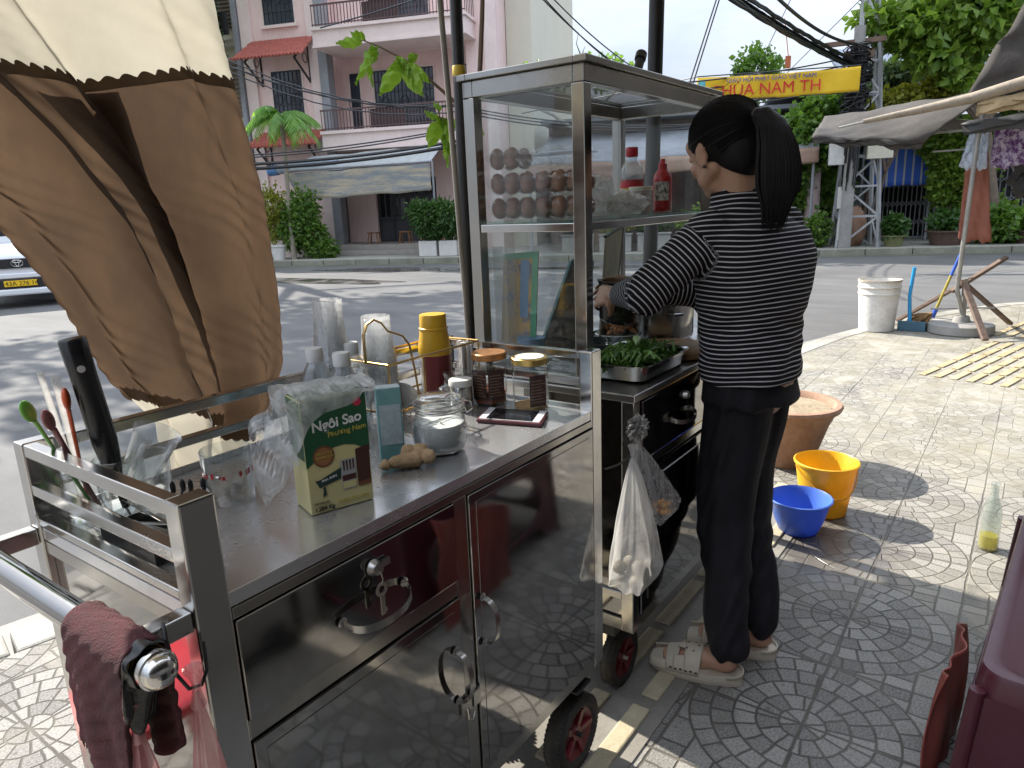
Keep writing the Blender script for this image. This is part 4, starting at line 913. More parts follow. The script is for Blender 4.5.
dirc = pv((0, 0, CAMH)) - A; ax = (Bt - A).normalized(); fr_ = (dirc - ax * dirc.dot(ax)).normalized(); bp_ = A.lerp(Bt, .80) + fr_ * .0172
mb = MB(); q = fr_.to_track_quat('Z', 'Y').to_matrix().to_4x4(); q.translation = bp_; mb.lathe([(0, 0), (.0052, 0), (.0050, .0012), (0, .0014)], (0, 0, 0), 18, q); mb.build('button', mat('button_grey', (.45, .42, .42), .4), hd, smooth=True)
# tilted clear measuring cup
a_, b_ = pv((.487, 1.098, .945)), pv((.520, 1.062, 1.032)); q = (b_ - a_).to_track_quat('Z', 'Y').to_matrix().to_4x4(); q.translation = a_
mc = thing('measuring_cup', a_, 'clear plastic measuring cup with handle, tilted with its mouth up to the right', 'measuring cup')
mb = MB(); L = (b_ - a_).length; pr = [(.022, 0), (.024, .002), (.0335, L - .004), (.0365, L)]; mb.lathe([(0, 0)] + pr + [(r - .0014, z) for r, z in pr[::-1]], (0, 0, 0), 36, q); mb.build('cup_wall', M['pclear'], mc, smooth=True)
mb = MB(); mb.tube([q @ pv(v) for v in ((-.031, .0, L * .92), (-.052, .0, L * .95), (-.060, 0, L * .75), (-.056, 0, L * .35), (-.040, 0, L * .22), (-.026, 0, L * .25))], .0055, 10, flat=.6); mb.build('handle', M['pmilk'], mc, smooth=True)
# cutlery tray with tongs and knives
tr = thing('cutlery_tray', (.455, .93, TZ), 'narrow dark tray of steel knives and tongs at the near corner of the cart end', 'cutlery tray')
mb = MB(); mb.box((.405, .89, TZ + .001), (.465, 1.04, TZ + .004)); mb.box((.405, .89, TZ + .0041), (.408, 1.04, TZ + .022)); mb.box((.462, .89, TZ + .0041), (.465, 1.04, TZ + .022)); mb.box((.4081, .89, TZ + .0041), (.4619, .893, TZ + .022)); mb.box((.4081, 1.037, TZ + .0041), (.4619, 1.04, TZ + .022)); mb.build('tray', M['black'], tr, bevel=.001)
mb = MB()
for a, b in (((.412, 1.085, TZ + .035), (.450, .90, TZ + .024)), ((.425, 1.10, TZ + .030), (.438, .90, TZ + .026)), ((.450, 1.08, TZ + .045), (.455, .895, TZ + .024)), ((.415, 1.01, TZ + .03), (.460, .93, TZ + .03))): mb.bar(a, b, .006, .0022)
mb.build('blade', M['steel'], tr, bevel=.0004)
mb = MB(); mb.tube([(.452, .925, TZ + .030), (.456, .903, TZ + .028)], .004, 10); mb.build('red_grip', mat('red_grip', (.40, .02, .03), .4), tr, smooth=True)
sp = thing('spoon_rest', (.53, 1.06, TZ), 'four black spoon bowls standing close together beside the red-print tumbler', 'spoons')
for k in range(4):
    mb = MB(); c = pv((.525 + .010 * k, 1.055 - .012 * k + .008 * (k == 2), TZ + .034 + .003 * (k % 2))); mb.ball(c, .0075, 10, (.6, .6, 1.5)); mb.tube([c, c + pv((-.015, -.01, -.030))], .0022, 6); mb.build('black_spoon', M['black'], sp, smooth=True)
# ================================================================== hanging from the front cart's push bar
tw_ = thing('towel', (hx, .86, hz), 'maroon and grey terry towel draped over the push bar', 'towel')
M['towel'] = mat('maroon_terry', (.060, .022, .024), .95, var=.4, scale=10, c2=(.12, .032, .038), bmp=1.0, bscale=420)
def towel(u, v):     # u along bar (y), v over the bar: 0 = outer hem, 1 = inner hem
    y = .728 + .135 * u + .006 * sin(v * 7)
    La, Lb = .150 + .06 * (1 - u) + .008 * sin(u * 9), .13 + .02 * sin(u * 6); arc = pi * .023; tot = La + arc + Lb; s = v * tot
    if s < La:
        d = La - s; x = hx - .023 - .005 * sin(u * 11 + d * 6) * min(1, d * 9) - .02 * d * (1 if u < .5 else .6); z = hz - d
        y += .10 * d * u
    elif s < La + arc: t = (s - La) / .023; x = hx - .023 * cos(t); z = hz + .023 * sin(t)
    else: d = s - La - arc; x = hx + .023 + .006 * sin(u * 12 + d * 9) * min(1, d * 9); z = hz - d
    n = .0016 * sin(x * 400 + y * 130) * sin(z * 260 + y * 90)
    return (x + n, y, z + n)
mb = MB(); mb.grid(towel, 60, 110); mb.build('cloth', M['towel'], tw_, smooth=True, thick=.006)
mb = MB()
for k in range(34):
    u = k / 33; p = pv(towel(u, .0)); r = random.Random(k); mb.tube([p, p + pv((r.uniform(-.003, .003), r.uniform(-.004, .004), -.008 - .006 * r.random()))], [.0018, .0006], 5)
mb.build('fringe', M['towel'], tw_)
rag = thing('dark_rag', (hx, .73, hz - .02), 'torn black plastic rag knotted round the bar end under the towel', 'rag')
def ragf(u, v):
    a = radians(20 + 300 * u); r = .0215 + .006 * v + .0015 * sin(u * 31) * (1 + v); d = max(0, v - .35) * (.35 + .65 * max(0, sin(u * 3.1)))
    return (hx + .0 + cos(a) * r, .712 + .020 * v + .004 * sin(u * 17 + v * 4), hz + sin(a) * r * 1.1 - d * d * .10 * (1.3 + .7 * sin(u * 19)))
mb = MB(); mb.grid(ragf, 70, 24); mb.build('plastic', mat('black_bag', (.015, .014, .014), .3, bmp=.5, bscale=50), rag, smooth=True, thick=.001)
def cordloop(name, pts, lab, r=.0022): 
    q = MB(); q.tube(pts, r, 8); return tag(q.build(name, M['black'], smooth=True), lab, 'cord', 'black elastic cords')
cordloop('elastic_cord', [(.338, .752, hz + .016), (.332, .738, hz + .004), (.334, .733, hz - .04), (.345, .732, hz - .066), (.36, .732, hz - .07), (.369, .732, hz - .055), (.3705, .7335, hz - .02)], 'black elastic loop hanging from the bar bracket')
cordloop('elastic_cord', [(hx + .022, .745, hz + .005), (hx + .02, .742, hz - .03), (hx + .005, .735, hz - .07), (hx - .012, .735, hz - .085), (hx - .024, .74, hz - .06), (hx - .024, .75, hz - .02)], 'black elastic loop hidden partly under the torn edge of the towel')
M['pink'] = film('pink_bag_film', (.85, .42, .42), a=.42, fold=16)
M['whitebag'] = film('white_bag_film', (.88, .86, .84), a=.55, fold=16)
def hangbag(name, neck, bot, w, dpt, h, m, lab, cat, inner=None, flat=.0):
    n_ = pv(neck); t = thing(name, neck, lab, cat, None); q = MB()
    def f(u, v):
        a = 2 * pi * u; ca, sa = cos(a), sin(a); e = .62; k = lambda c_: math.copysign(abs(c_) ** e, c_)
        s = min(1, v / .90); prof = .05 + .95 * s ** .95; dd = prof * (1 - .35 * s * s) ; r = 1 + (.12 * sin(a * 6 + 1) + .07 * sin(a * 13 + v * 3)) * (1 - s) + .035 * sin(a * 9 + v * 17) * s
        if v > .90: q_ = (v - .90) / .10; prof *= 1 - q_ * .9; dd *= 1 - q_
        x = n_.x + (bot[0] - n_.x) * v + k(ca) * w / 2 * prof * r; y = n_.y + (bot[1] - n_.y) * v + k(sa) * dpt / 2 * dd * r
        return (x, y, n_.z - h * min(1, v / .90) + .010 * sin(a * 2 + 2) * s + .004 * sin(a * 7) * s)
    q.grid(f, 72, 44); q.build('film', m, t, smooth=True)
    q = MB(); q.tube([n_ + pv((0, 0, .03)), n_ + pv((.002, 0, .012)), n_, n_ + pv((0, 0, -.02))], [.012, .006, .005, .009], 12); q.build('knot', m, t, smooth=True)
    if inner: inner(t)
    return t
hangbag('pink_bag', (hx - .015, .738, hz - .075), (hx - .02, .74), .11, .09, .30, M['pink'], 'pink plastic bag hanging from the push bar end, nearer the towel', 'plastic bag')
hangbag('pink_bag', (.352, .730, hz - .072), (.345, .715), .085, .07, .30, M['pink'], 'pale pink knotted bag hanging from the cord loop beside the cart post', 'plastic bag')
q = MB(); q.grid(lambda u, v: (.272 + .05 * u + .006 * sin(v * 13), .80 + .10 * u * 0 + .05 * sin(u * 3) * .2 - .04 * v + .05 * u, .672 - .16 * v + .004 * abs(sin(u * 16)) * (v < .05) + .003 * sin(u * 30 + v * 22)), 40, 30)
tag(q.build('crinkled_sheet', M['filmc'], smooth=True), 'crinkled clear plastic sheet hanging below the maroon towel', 'plastic sheet')
# red stool seat below, only its corner shows
# ================================================================== bags hanging between the carts
def food(c, r, m, nm, s=(1, 1, .7)):
    def g(t):
        q = MB(); rr = random.Random(5)
        for k in range(16): q.ball(pv(c) + pv((rr.uniform(-1, 1) * r * s[0], rr.uniform(-1, 1) * r * s[1], rr.uniform(-1, 1) * r * s[2])), r * rr.uniform(.35, .6), 8, (1, .8, .7))
        o = q.build(nm, m, t, smooth=True)
    return g
leftov = mat('food_scraps', (.20, .17, .12), .8, var=.5, scale=40, c2=(.42, .38, .30), bmp=.6)
hangbag('waste_bag', (1.452, .722, .755), (1.432, .70), .195, .13, .300, film('cloudy_film', (.86, .85, .83), a=.40, fold=14), 'large cloudy bag of food scraps hanging between the two carts', 'plastic bag', food((1.43, .705, .475), .035, leftov, 'food_scraps'))
t_ = hangbag('food_bag', (1.500, .728, .772), (1.595, .712), .185, .11, .205, film('clear_bag_film', (.86, .86, .86), a=.27, fold=16), 'clear bag with orange peel hanging on the second cart, right of the cloudy bag', 'plastic bag', food((1.60, .71, .575), .018, mat('orange_peel', (.60, .27, .04), .6, var=.3, scale=60), 'orange_peel'))
q = MB()
def crum(u, v):
    a, b = 2 * pi * u, pi * v; d_ = pv((cos(a) * sin(b), sin(a) * sin(b), -cos(b))); n = 1 + .30 * sin(d_.x * 9 + 1) * sin(d_.z * 8 + d_.y * 5) + .22 * abs(sin(d_.x * 17 + d_.z * 13 + 2)) - .22 * abs(sin(d_.y * 15 - d_.z * 19)) + .12 * sin(d_.x * 37 + d_.z * 31)
    return pv((1.478, .722, .822)) + pv((d_.x * .030 * n, d_.y * .018 * n, d_.z * .026 * n))
q.grid(crum, 80, 50); q.tube([(1.478, .724, .81), (1.486, .722, .79), (1.49, .724, .765)], [.010, .004, .008], 8)
tag(q.build('silver_bag', mat('crumpled_foil', (.40, .385, .37), .35, metal=.5, bmp=.8, bscale=90), smooth=True), 'crumpled silver foil bag tied at the corner of the second cart above the hanging bags', 'foil bag')
mb = MB(); mb.tube([(1.44, .742, .80), (1.48, .738, .765), (1.502, .735, .79), (1.51, .737, .83)], .0022, 8); mb.tube([(1.352, .742, .755), (1.40, .735, .75), (1.45, .725, .757)], .0022, 8)
tag(mb.build('bag_string', M['black'], smooth=True), 'thin black string between the carts that the two food bags hang from', 'string')
# ================================================================== in and on the second cart
Zb = Z2 + .001
def eggtray(z, cells, lab, seed):
    t = thing('egg_carton', (1.62, 1.055, z), lab, 'egg carton', 'clear egg cartons stacked on the glass shelf')
    r = random.Random(seed); em = M['egg']
    for i, j in cells:
        c = pv((1.568 + .052 * i, .935 + .0475 * j, z + .031)); q = MB(); pr = [(.0215 * sin(a) * (1 + .10 * cos(a)), -.0275 * cos(a) * (1 if cos(a) > 0 else 1)) for a in [pi * k / 12 for k in range(13)]]; pr[0] = (0, -.0275); pr[-1] = (0, .0275)
        q.lathe(pr, c, 16, Matrix.Rotation(r.uniform(-.2, .2), 4, 'X') @ Matrix.Rotation(r.uniform(-.2, .2), 4, 'Y')); o = q.build('egg', em, t, smooth=True)
    q = MB()
    def shell(top):
        def f(u, v):
            x, y = 1.540 + .085 * u, .908 + .290 * v
            b = abs(sin(pi * (y - .911) / .0475)) * abs(sin(pi * (x - 1.542) / .052)) ** .7
            e = min(1, min(u, 1 - u) * 14, min(v, 1 - v) * 22)
            return (x, y, z + (.036 + (.022 * b * .6 + .004) * e) if top else z + .030 - .029 * b ** .6 * e)
        return f
    q.grid(shell(False), 24, 84); q.grid(shell(True), 24, 84); q.box((1.537, .906, z + .0315), (1.628, 1.200, z + .034))
    q.build('clear_carton', glass('carton_plastic', (.97, .97, .97), dirt=.012, refl=.7, rough=.05), t, smooth=True)
M['egg'] = mat('brown_egg', (.22, .085, .045), .4, var=.25, scale=20, c2=(.34, .15, .085), bmp=.1, sss=.15)
ev = [(i, j) for j in range(6) for i in range(2)]
eggtray(SZ + .009, ev, 'lowest of the three clear cartons of brown eggs in the cabinet, full', 1)
eggtray(SZ + .072, ev, 'middle one of the three clear cartons of brown eggs in the cabinet, full', 2)
eggtray(SZ + .135, [(0, 5), (0, 4), (1, 5), (1, 4)], 'topmost clear egg carton in the cabinet, only its far end holding eggs', 3)
# white bags on the shelf
def lump(name, c, s, m, lab, cat='plastic bag', seed=1, amp=.16):
    r = random.Random(seed); ph = [r.uniform(0, 6) for _ in range(8)]; q = MB()
    def f(u, v):
        a, b = 2 * pi * u, pi * v; d = pv((cos(a) * sin(b), sin(a) * sin(b), -cos(b)))
        n = 1 + amp * (sin(d.x * 5 + ph[0]) * sin(d.y * 6 + ph[1]) + .6 * sin(d.z * 9 + d.x * 7 + ph[2]) + .35 * sin(d.y * 17 + d.z * 13 + ph[3]) + .25 * sin(d.x * 29 + d.z * 21 + ph[4]))
        z = d.z * s[2] * n; return (c[0] + d.x * s[0] * n, c[1] + d.y * s[1] * n, max(c[2], c[2] + s[2] * .85 + z))
    q.grid(f, 70, 40); return tag(q.build(name, m, smooth=True), lab, cat)
lump('white_bag', (1.80, 1.05, SZ + .008), (.085, .075, .062), M['whitebag'], 'bundled white plastic bag on the cabinet shelf just right of the eggs', seed=2)
lump('takeaway_bag', (1.90, .975, SZ + .008), (.075, .055, .034), film('grey_white_film', (.80, .78, .76), a=.75), 'flat crumpled whitish bag lying before the bundled one on the shelf', seed=5)
# container with orange sauce and a cream lid
p = pv((2.06, 1.00, SZ + .008)); t = thing('sauce_tub', p, 'squat clear tub with cream lid and orange sauce inside, on the cabinet shelf', 'tub')
mb = MB(); jarwall(mb, [(.030, 0), (.033, .003), (.034, .070)], p, .0012, 32); mb.build('tub_wall', M['pmilk'], t, smooth=True)
mb = MB(); mb.lathe([(.0355, .066), (.0362, .068), (.0362, .077), (.034, .079), (0, .0785)], p, 32); mb.build('lid', mat('cream_lid', (.62, .58, .46), .5), t, smooth=True)
mb = MB(); mb.lathe([(0, .002), (.028, .002), (.029, .026), (0, .027)], p, 20); mb.tube([p + pv((-.016, -.012, .028)), p + pv((-.016, -.012, .058))], [.013, .012], 12); mb.build('orange_sauce', mat('orange_sauce', (.66, .12, .02), .35), t, smooth=True)
# clear bottle, red cap and red label
p = pv((2.20, 1.10, SZ + .008)); t = thing('oil_bottle', p, 'tall clear bottle with red cap and red-yellow label on the cabinet shelf', 'bottle')
mb = MB(); jarwall(mb, [(.034, 0), (.037, .004), (.037, .09), (.038, .10), (.036, .135), (.030, .150), (.020, .165), (.0165, .172), (.0165, .180)], p, .0012, 32); mb.build('body', M['pclear'], t, smooth=True)
mb = MB(); mb.lathe([(.019, .176), (.020, .178), (.020, .203), (.018, .206), (0, .2062)], p, 28); mb.build('cap', mat('red_cap', (.50, .02, .03), .35), t, smooth=True)
mb = MB(); mb.lathe([(.0376, .030), (.0376, .105)], p, 36); mb.build('label', mat('red_label', (.55, .03, .04), .4, var=.1), t, smooth=True)
mb = MB(); mb.lathe([(.0380, .045), (.0380, .078)], p, 36); mb.build('label', mat('yellow_label', (.65, .45, .04), .4, var=.3, scale=40), t, smooth=True)
p = pv((2.285, 1.03, SZ + .008)); t = thing('chili_bottle', p, 'red squeeze bottle of chili sauce with black-white label on the cabinet shelf', 'bottle')
rd = mat('red_bottle', (.50, .015, .02), .3, coat=.3)
mb = MB(); mb.lathe([(0, 0), (.028, 0), (.031, .004), (.031, .100), (.028, .118), (.018, .130), (.016, .135), (0, .135)], p, 32); mb.build('body', rd, t, smooth=True)
mb = MB(); mb.lathe([(.0145, .1352), (.0145, .152), (.011, .155), (.007, .168), (0, .169)], p, 24); mb.build('cap', rd, t, smooth=True)
mb = MB(); vs = []
for k in range(17):
    a = radians(150 + k * 6)
    for z in (.035, .095): vs.append(p + pv((.0316 * cos(a), .0316 * sin(a), z)))
mb.add(vs, [(2 * k, 2 * k + 2, 2 * k + 3, 2 * k + 1) for k in range(16)]); mb.build('label', mat('sauce_label', (.03, .03, .03), .4, var=.9, scale=70, c2=(.6, .58, .52), thresh=(.42, .5)), t, smooth=True)
# boards leaning inside
def board(name, poly, m, thick, lab, cat, edge=None):
    t = thing(name, pv(poly[0]), lab, cat); n_ = (pv(poly[1]) - pv(poly[0])).cross(pv(poly[2]) - pv(poly[0])).normalized() * thick
    q = MB(); q.prism(poly, n_); q.build('panel', m, t, bevel=.0008); return t, n_
M['paint1'] = mat('painted_print', (.62, .34, .04), .6, var=.2, scale=14, c2=(.17, .13, .12), thresh=(.50, .56), bmp=.1)
M['pgreen'] = mat('print_green', (.05, .33, .16), .5, var=.3); M['pblue'] = mat('print_blue', (.10, .24, .42), .5, var=.25, scale=20)
q = [pv(v) for v in ((1.59, 1.203, Zb + .04), (1.59, 1.085, Zb + .045), (1.62, 1.085, 1.225), (1.62, 1.203, 1.215))]
t, n_ = board('menu_card', q, M['paint1'], .004, 'upright picture card in yellow, blue and green inside the cabinet, left pane', 'picture card')
def onb(q, a0, a1, b0, b1, m, nm, d=-.0012):
    P = lambda a, b: q[0].lerp(q[1], a).lerp(q[3].lerp(q[2], a), b) + (n_.normalized() * d)
    k = MB(); k.prism([P(a0, b0), P(a1, b0), P(a1, b1), P(a0, b1)], n_.normalized() * -.0003); return k.build(nm, m, t)
s1 = 1 if n_.x < 0 else -1
for a0, a1, b0, b1, m in ((.52, .76, .38, .93, M['pblue']), (.84, 1.0, 0, 1.0, M['pgreen']), (0, .84, .94, 1.0, M['pgreen']), (.56, .80, 0, .18, M['pblue'])):
    onb(q, a0, a1, b0, b1, m, 'printed_patch', -.0012 if s1 < 0 else n_.length + .0004)
M['paint2'] = mat('dark_print', (.10, .085, .05), .5, var=.4, scale=9, c2=(.42, .30, .10), thresh=(.55, .66), bmp=.1)
q = [pv(v) for v in ((1.70, 1.13, Zb + .005), (1.87, 1.05, Zb + .005), (1.97, 1.06, 1.20), (1.90, 1.13, 1.20))]
t, n_ = board('tilted_board', [pv((1.74, 1.18, Zb + .005)), pv((1.93, 1.13, Zb + .005)), pv((1.99, 1.13, 1.165)), pv((1.95, 1.18, 1.165))], M['paint2'], .006, 'dark food picture board leaning steeply behind the near cabinet post', 'picture board')
k = MB(); k.bar((1.735, 1.18, Zb + .005), (1.945, 1.182, 1.168), .010, .010); k.bar((1.945, 1.18, 1.170), (1.99, 1.13, 1.170), .010, .010); k.build('edge', mat('teal_edge', (.06, .17, .18), .5), t, bevel=.001)
t, n_ = board('clipboard', [pv((2.00, 1.12, Zb + .005)), pv((2.20, 1.18, Zb + .005)), pv((2.30, 1.19, 1.256)), pv((2.05, 1.12, 1.235))], mat('aged_board', (.34, .31, .24), .7, var=.35, scale=8, bmp=.3), .006, 'stained beige board with dark edge leaning in the cabinet above the bowls', 'board')
k = MB(); k.bar((2.205, 1.178, Zb + .01), (2.305, 1.188, 1.258), .010, .008); k.bar((2.05, 1.118, 1.238), (2.30, 1.188, 1.26), .010, .008); k.build('edge', M['dark'], t)
# blue paper cups and white plastic spoons in a bag
p = pv((1.575, 1.09, Zb)); t = thing('paper_cups', p, 'blue paper cups standing inside the cabinet below the picture card', 'cups')
mb = MB(); mb.lathe([(0, 0), (.030, 0), (.038, .10), (.040, .102), (.036, .102), (0, .099)], p, 32); mb.build('cup', M['pblue'], t, smooth=True)
p = pv((1.585, .985, Zb)); t = thing('spoon_bag', p, 'clear bag of white plastic spoons lying inside the cabinet', 'spoons')
mb = MB()
for k in range(7):
    a = -.4 + k * .12; A = p + pv((.01 * k - .02, -.045, .012 + .004 * (k % 3))); B2 = A + pv((sin(a) * .05, .09, .012)); spoon(mb, B2, A, .011, .0018)
mb.build('spoons', M['white'], t, smooth=True)
mb = MB(); mb.ball(p + pv((.0, .0, .022)), .05, 20, (.7, 1.2, .42)); mb.build('bag', M['filmc'], t, smooth=True)
p = pv((1.545, 1.15, Zb)); t = thing('acrylic_holder', p, 'tall frosted acrylic holder at the far left corner inside the cabinet', 'holder')
mb = MB(); mb.box((1.556, 1.150, Zb), (1.560, 1.195, 1.24)); mb.box((1.556, 1.150, Zb + .0), (1.60, 1.1525, 1.235)); mb.box((1.5601, 1.192, Zb), (1.60, 1.1945, 1.24)); mb.build('sheet', M['pclear'], t)
# steel tray of greens
def roundrect(cx, cy_, w, d, r, z, n=6, A=None):
    out = []
    for (sx, sy, a0) in ((1, 1, 0), (-1, 1, 90), (-1, -1, 180), (1, -1, 270)):
        for k in range(n + 1):
            a = radians(a0 + 90 * k / n); out.append(pv((cx + sx * (w / 2 - r) + r * cos(a), cy_ + sy * (d / 2 - r) + r * sin(a), z)))
    return out
tc_ = (1.735, .862)
t = thing('steel_tray', (tc_[0], tc_[1], Zb), 'shallow steel tray of green leaves at the edge of the second cart', 'tray')
mb = MB(); rings = [roundrect(*tc_, .25, .165, .03, Zb), roundrect(*tc_, .272, .187, .035, Zb + .006), roundrect(*tc_, .292, .205, .04, Zb + .046), roundrect(*tc_, .312, .222, .045, Zb + .048), roundrect(*tc_, .312, .222, .045, Zb + .0465), roundrect(*tc_, .288, .201, .04, Zb + .044), roundrect(*tc_, .27, .185, .034, Zb + .008), roundrect(*tc_, .25, .165, .03, Zb + .002)]
n = len(rings[0]); mb.add([q for r_ in rings for q in r_], [(i * n + k, i * n + (k + 1) % n, (i + 1) * n + (k + 1) % n, (i + 1) * n + k) for i in range(7) for k in range(n)] + [tuple(range(n)), tuple(range(7 * n, 8 * n))]); mb.build('pan', M['steel'], t, smooth=True)
M['greens'] = leafmat('herb_leaf', (.030, .085, .015), (.12, .22, .04), .3, 30)
g = leaves('green_herbs', M['greens'], None, [((1.70, .865, Zb + .040), (.105, .075, .013)), ((1.78, .855, Zb + .044), (.085, .07, .012))], 1300, .026, 5, .1, .22)
tag(g, 'heap of green herbs and beans filling the steel tray', 'herbs')
mb = MB(); r = random.Random(8)
for k in range(64):
    c = pv((1.74 + r.uniform(-.11, .11), .86 + r.uniform(-.07, .07), Zb + .047 + r.uniform(0, .012))); a = r.uniform(-.5, .5) + .3; d = pv((cos(a), sin(a), r.uniform(-.08, .08))) * r.uniform(.04, .075); mb.tube([c - d, c + pv((0, 0, .005)), c + d], [.002, .0042, .0015], 7)
tag(mb.build('green_beans', mat('bean_green', (.15, .28, .06), .5, var=.3, scale=30), smooth=True), 'long green beans scattered over the herbs in the steel tray', 'beans', None, 'stuff')
mb = MB(); mb.grid(lambda u, v: (1.70 + .11 * u, .835 + .05 * u + .013 * (v - .5) * sin(pi * u) * 2, Zb + .078 + .006 * sin(pi * v) + .008 * sin(pi * u)), 20, 6); tag(mb.build('bean_pod', mat('pale_pod', (.30, .42, .16), .5), smooth=True, thick=.002), 'wide pale green pod lying on top of the greens', 'pod')
def bowl(name, c, r, h, m, lab, cat='bowl', prof=None):
    q = MB(); pr = prof or [(r * .45, 0), (r * .5, .002), (r * .85, h * .55), (r, h)]
    q.lathe([(0, 0)] + pr + [(k - .003, z + .002) for k, z in pr[::-1]] + [(0, .004)], c, 36); return tag(q.build(name, m, smooth=True), lab, cat)
bowl('dark_bowl', (1.865, 1.03, Zb), .068, .045, mat('dark_enamel', (.05, .055, .05), .3), 'dark grey bowl behind the tray of greens, spoon resting across it')
mb = MB(); spoon(mb, (1.83, .99, Zb + .050), (1.92, 1.05, Zb + .052), .014, .0022); tag(mb.build('resting_spoon', M['steel'], smooth=True), 'steel spoon resting across the dark grey bowl', 'spoon')
bowl('prawn_plate', (2.08, 1.09, Zb), .075, .030, M['white'], 'white plate heaped with orange prawns under the cabinet shelf', 'plate')
mb = MB(); r = random.Random(9)
for k in range(60):
    a, q_ = r.uniform(0, 6.28), r.uniform(0, .06); c = pv((2.08 + q_ * cos(a), 1.09 + q_ * sin(a), Zb + .032 + (.06 - q_) * .7)); d = pv((r.uniform(-1, 1), r.uniform(-1, 1), r.uniform(-.3, .3))).normalized() * .014; mb.tube([c - d, c + pv((0, 0, .006)), c + d], [.004, .008, .004], 7)
tag(mb.build('cooked_prawns', mat('prawn_orange', (.62, .20, .06), .4, var=.35, scale=50, c2=(.75, .42, .22)), smooth=True), 'heap of small orange cooked prawns on the white plate', 'prawns', None, 'stuff')
mb = MB(); mb.lathe([(0, 0), (.120, 0), (.125, .004), (.125, .020), (.120, .024), (0, .024)], (1.985, .865, Zb), 48); tag(mb.build('chopping_board', mat('board_wood', (.34, .20, .10), .65, var=.25, scale=8, stretch=(1, 6, 1)), smooth=True), 'round worn wooden chopping board in front of the woman', 'chopping board')
t = thing('cooking_pot', (2.21, 1.01, Zb), 'deep stainless cooking pot with side handle behind the chopping board', 'pot')
mb = MB(); mb.lathe([(0, 0), (.105, 0), (.118, .010), (.120, .020), (.120, .120), (.124, .122), (.124, .125), (.117, .124), (.117, .02), (0, .008)], (2.21, 1.01, Zb), 48); mb.build('pot_body', M['steel'], t, smooth=True)
mb = MB(); mb.tube([(2.12, .92, Zb + .095), (2.10, .898, Zb + .097), (2.117, .882, Zb + .097), (2.14, .902, Zb + .095)], .005, 8); mb.build('handle', M['steel'], t, smooth=True)
tag(bx('napkin_pack', (2.20, 1.135, Zb), (2.30, 1.19, Zb + .15), mat('pale_blue_pack', (.55, .62, .70), .5, var=.2, scale=30), None, bevel=.006), 'pale blue and white paper pack behind the cooking pot', 'pack')

# ================================================================== woman at the cart
wm = thing('person', (1.86, .60, 0), 'woman with long black ponytail and striped shirt holding a dark pot', 'person')
skin = mat('skin', (.47, .265, .175), .5, var=.10, scale=9, bmp=.12, bscale=300, sss=.12)
def remesh(mb, name, m, parent, vox, smooth_it=6, fac=.5, attr=None):
    o = mb.build(name, m, parent); 
    md_ = o.modifiers.new('r', 'REMESH'); md_.mode = 'VOXEL'; md_.voxel_size = vox; md_.use_smooth_shade = True
    sm = o.modifiers.new('s', 'SMOOTH'); sm.iterations = smooth_it; sm.factor = fac
    dg = bpy.context.evaluated_depsgraph_get(); dg.update(); me = bpy.data.meshes.new_from_object(o.evaluated_get(dg)); o.modifiers.clear(); o.data = me
    me.polygons.foreach_set('use_smooth', [True] * len(me.polygons)); return o
def cap(mb, a, b, r1, r2, n=16, sx=1, flat=1):
    """tapered capsule"""
    a, b = pv(a), pv(b); d = (b - a).normalized()
    pts = [a - d * r1 * .95, a - d * r1 * .8, a - d * r1 * .45, a] + [a.lerp(b, t) for t in (.2, .4, .6, .8)] + [b, b + d * r2 * .45, b + d * r2 * .8, b + d * r2 * .95]
    rs = [r1 * .31, r1 * .6, r1 * .89, r1] + [r1 + (r2 - r1) * t for t in (.2, .4, .6, .8)] + [r2, r2 * .89, r2 * .6, r2 * .31]
    mb.tube(pts, rs, n, flat=flat)
Zr = lambda a: Matrix.Rotation(a, 4, 'Z')
# joints
hip = pv((1.935, .605, .86)); chest = pv((1.93, .625, 1.17)); neck0 = pv((1.915, .650, 1.325)); 
yaw = radians(68)                          # where the chest faces
fw = pv((cos(yaw), sin(yaw), 0)); lf = pv((-sin(yaw), cos(yaw), 0))      # forward, her left
hyaw = radians(68); hfw = pv((cos(hyaw) * cos(.34), sin(hyaw) * cos(.34), -sin(.34))); hl = pv((-sin(hyaw), cos(hyaw), 0)); hup = hfw.cross(hl)
shL = chest + lf * .148 + pv((0, 0, .088)) + fw * .0; shR = chest - lf * .148 + pv((0, 0, .092)) + fw * .01
elL = pv((1.672, .795, 1.118)); wrL = pv((1.795, .945, 1.090)); elR = pv((2.11, .80, 1.06)); wrR = pv((1.985, .965, 1.095))
hc = pv((1.905, .690, 1.462))              # head centre
# --- body: one continuous surface of head, neck, trunk, arms, hands, legs and feet
mb = MB()
HM = Matrix((hfw, hl, hup)).transposed().to_4x4()
def hp(f, l, u): return hc + hfw * f + hl * l + hup * u
mb.ball(hp(-.012, 0, .022), .086, 20, (1.10, .90, 1.02), HM)                 # skull
mb.ball(hp(.030, 0, -.035), .062, 18, (1.0, .86, 1.18), HM)                  # face
cap(mb, hp(.062, 0, -.082), hp(.030, 0, -.075), .022, .040)                  # chin and jaw
for s in (-1, 1):
    cap(mb, hp(.045, .030 * s, -.060), hp(-.005, .052 * s, -.045), .024, .020)
    mb.ball(hp(.068, .032 * s, -.022), .022, 10, (.7, 1, .9), HM)            # cheek
    mb.ball(hp(.004, .079 * s, -.010), .030, 12, (.62, .30, 1.15), HM)       # ear
    mb.ball(hp(-.006, .086 * s, .006), .015, 10, (.75, .35, 1.1), HM)
    mb.ball(hp(.078, .030 * s, .010), .0135, 10, (.6, 1.1, .7), HM)          # eyelid
cap(mb, hp(.088, 0, .012), hp(.104, 0, -.020), .007, .011)                    # nose
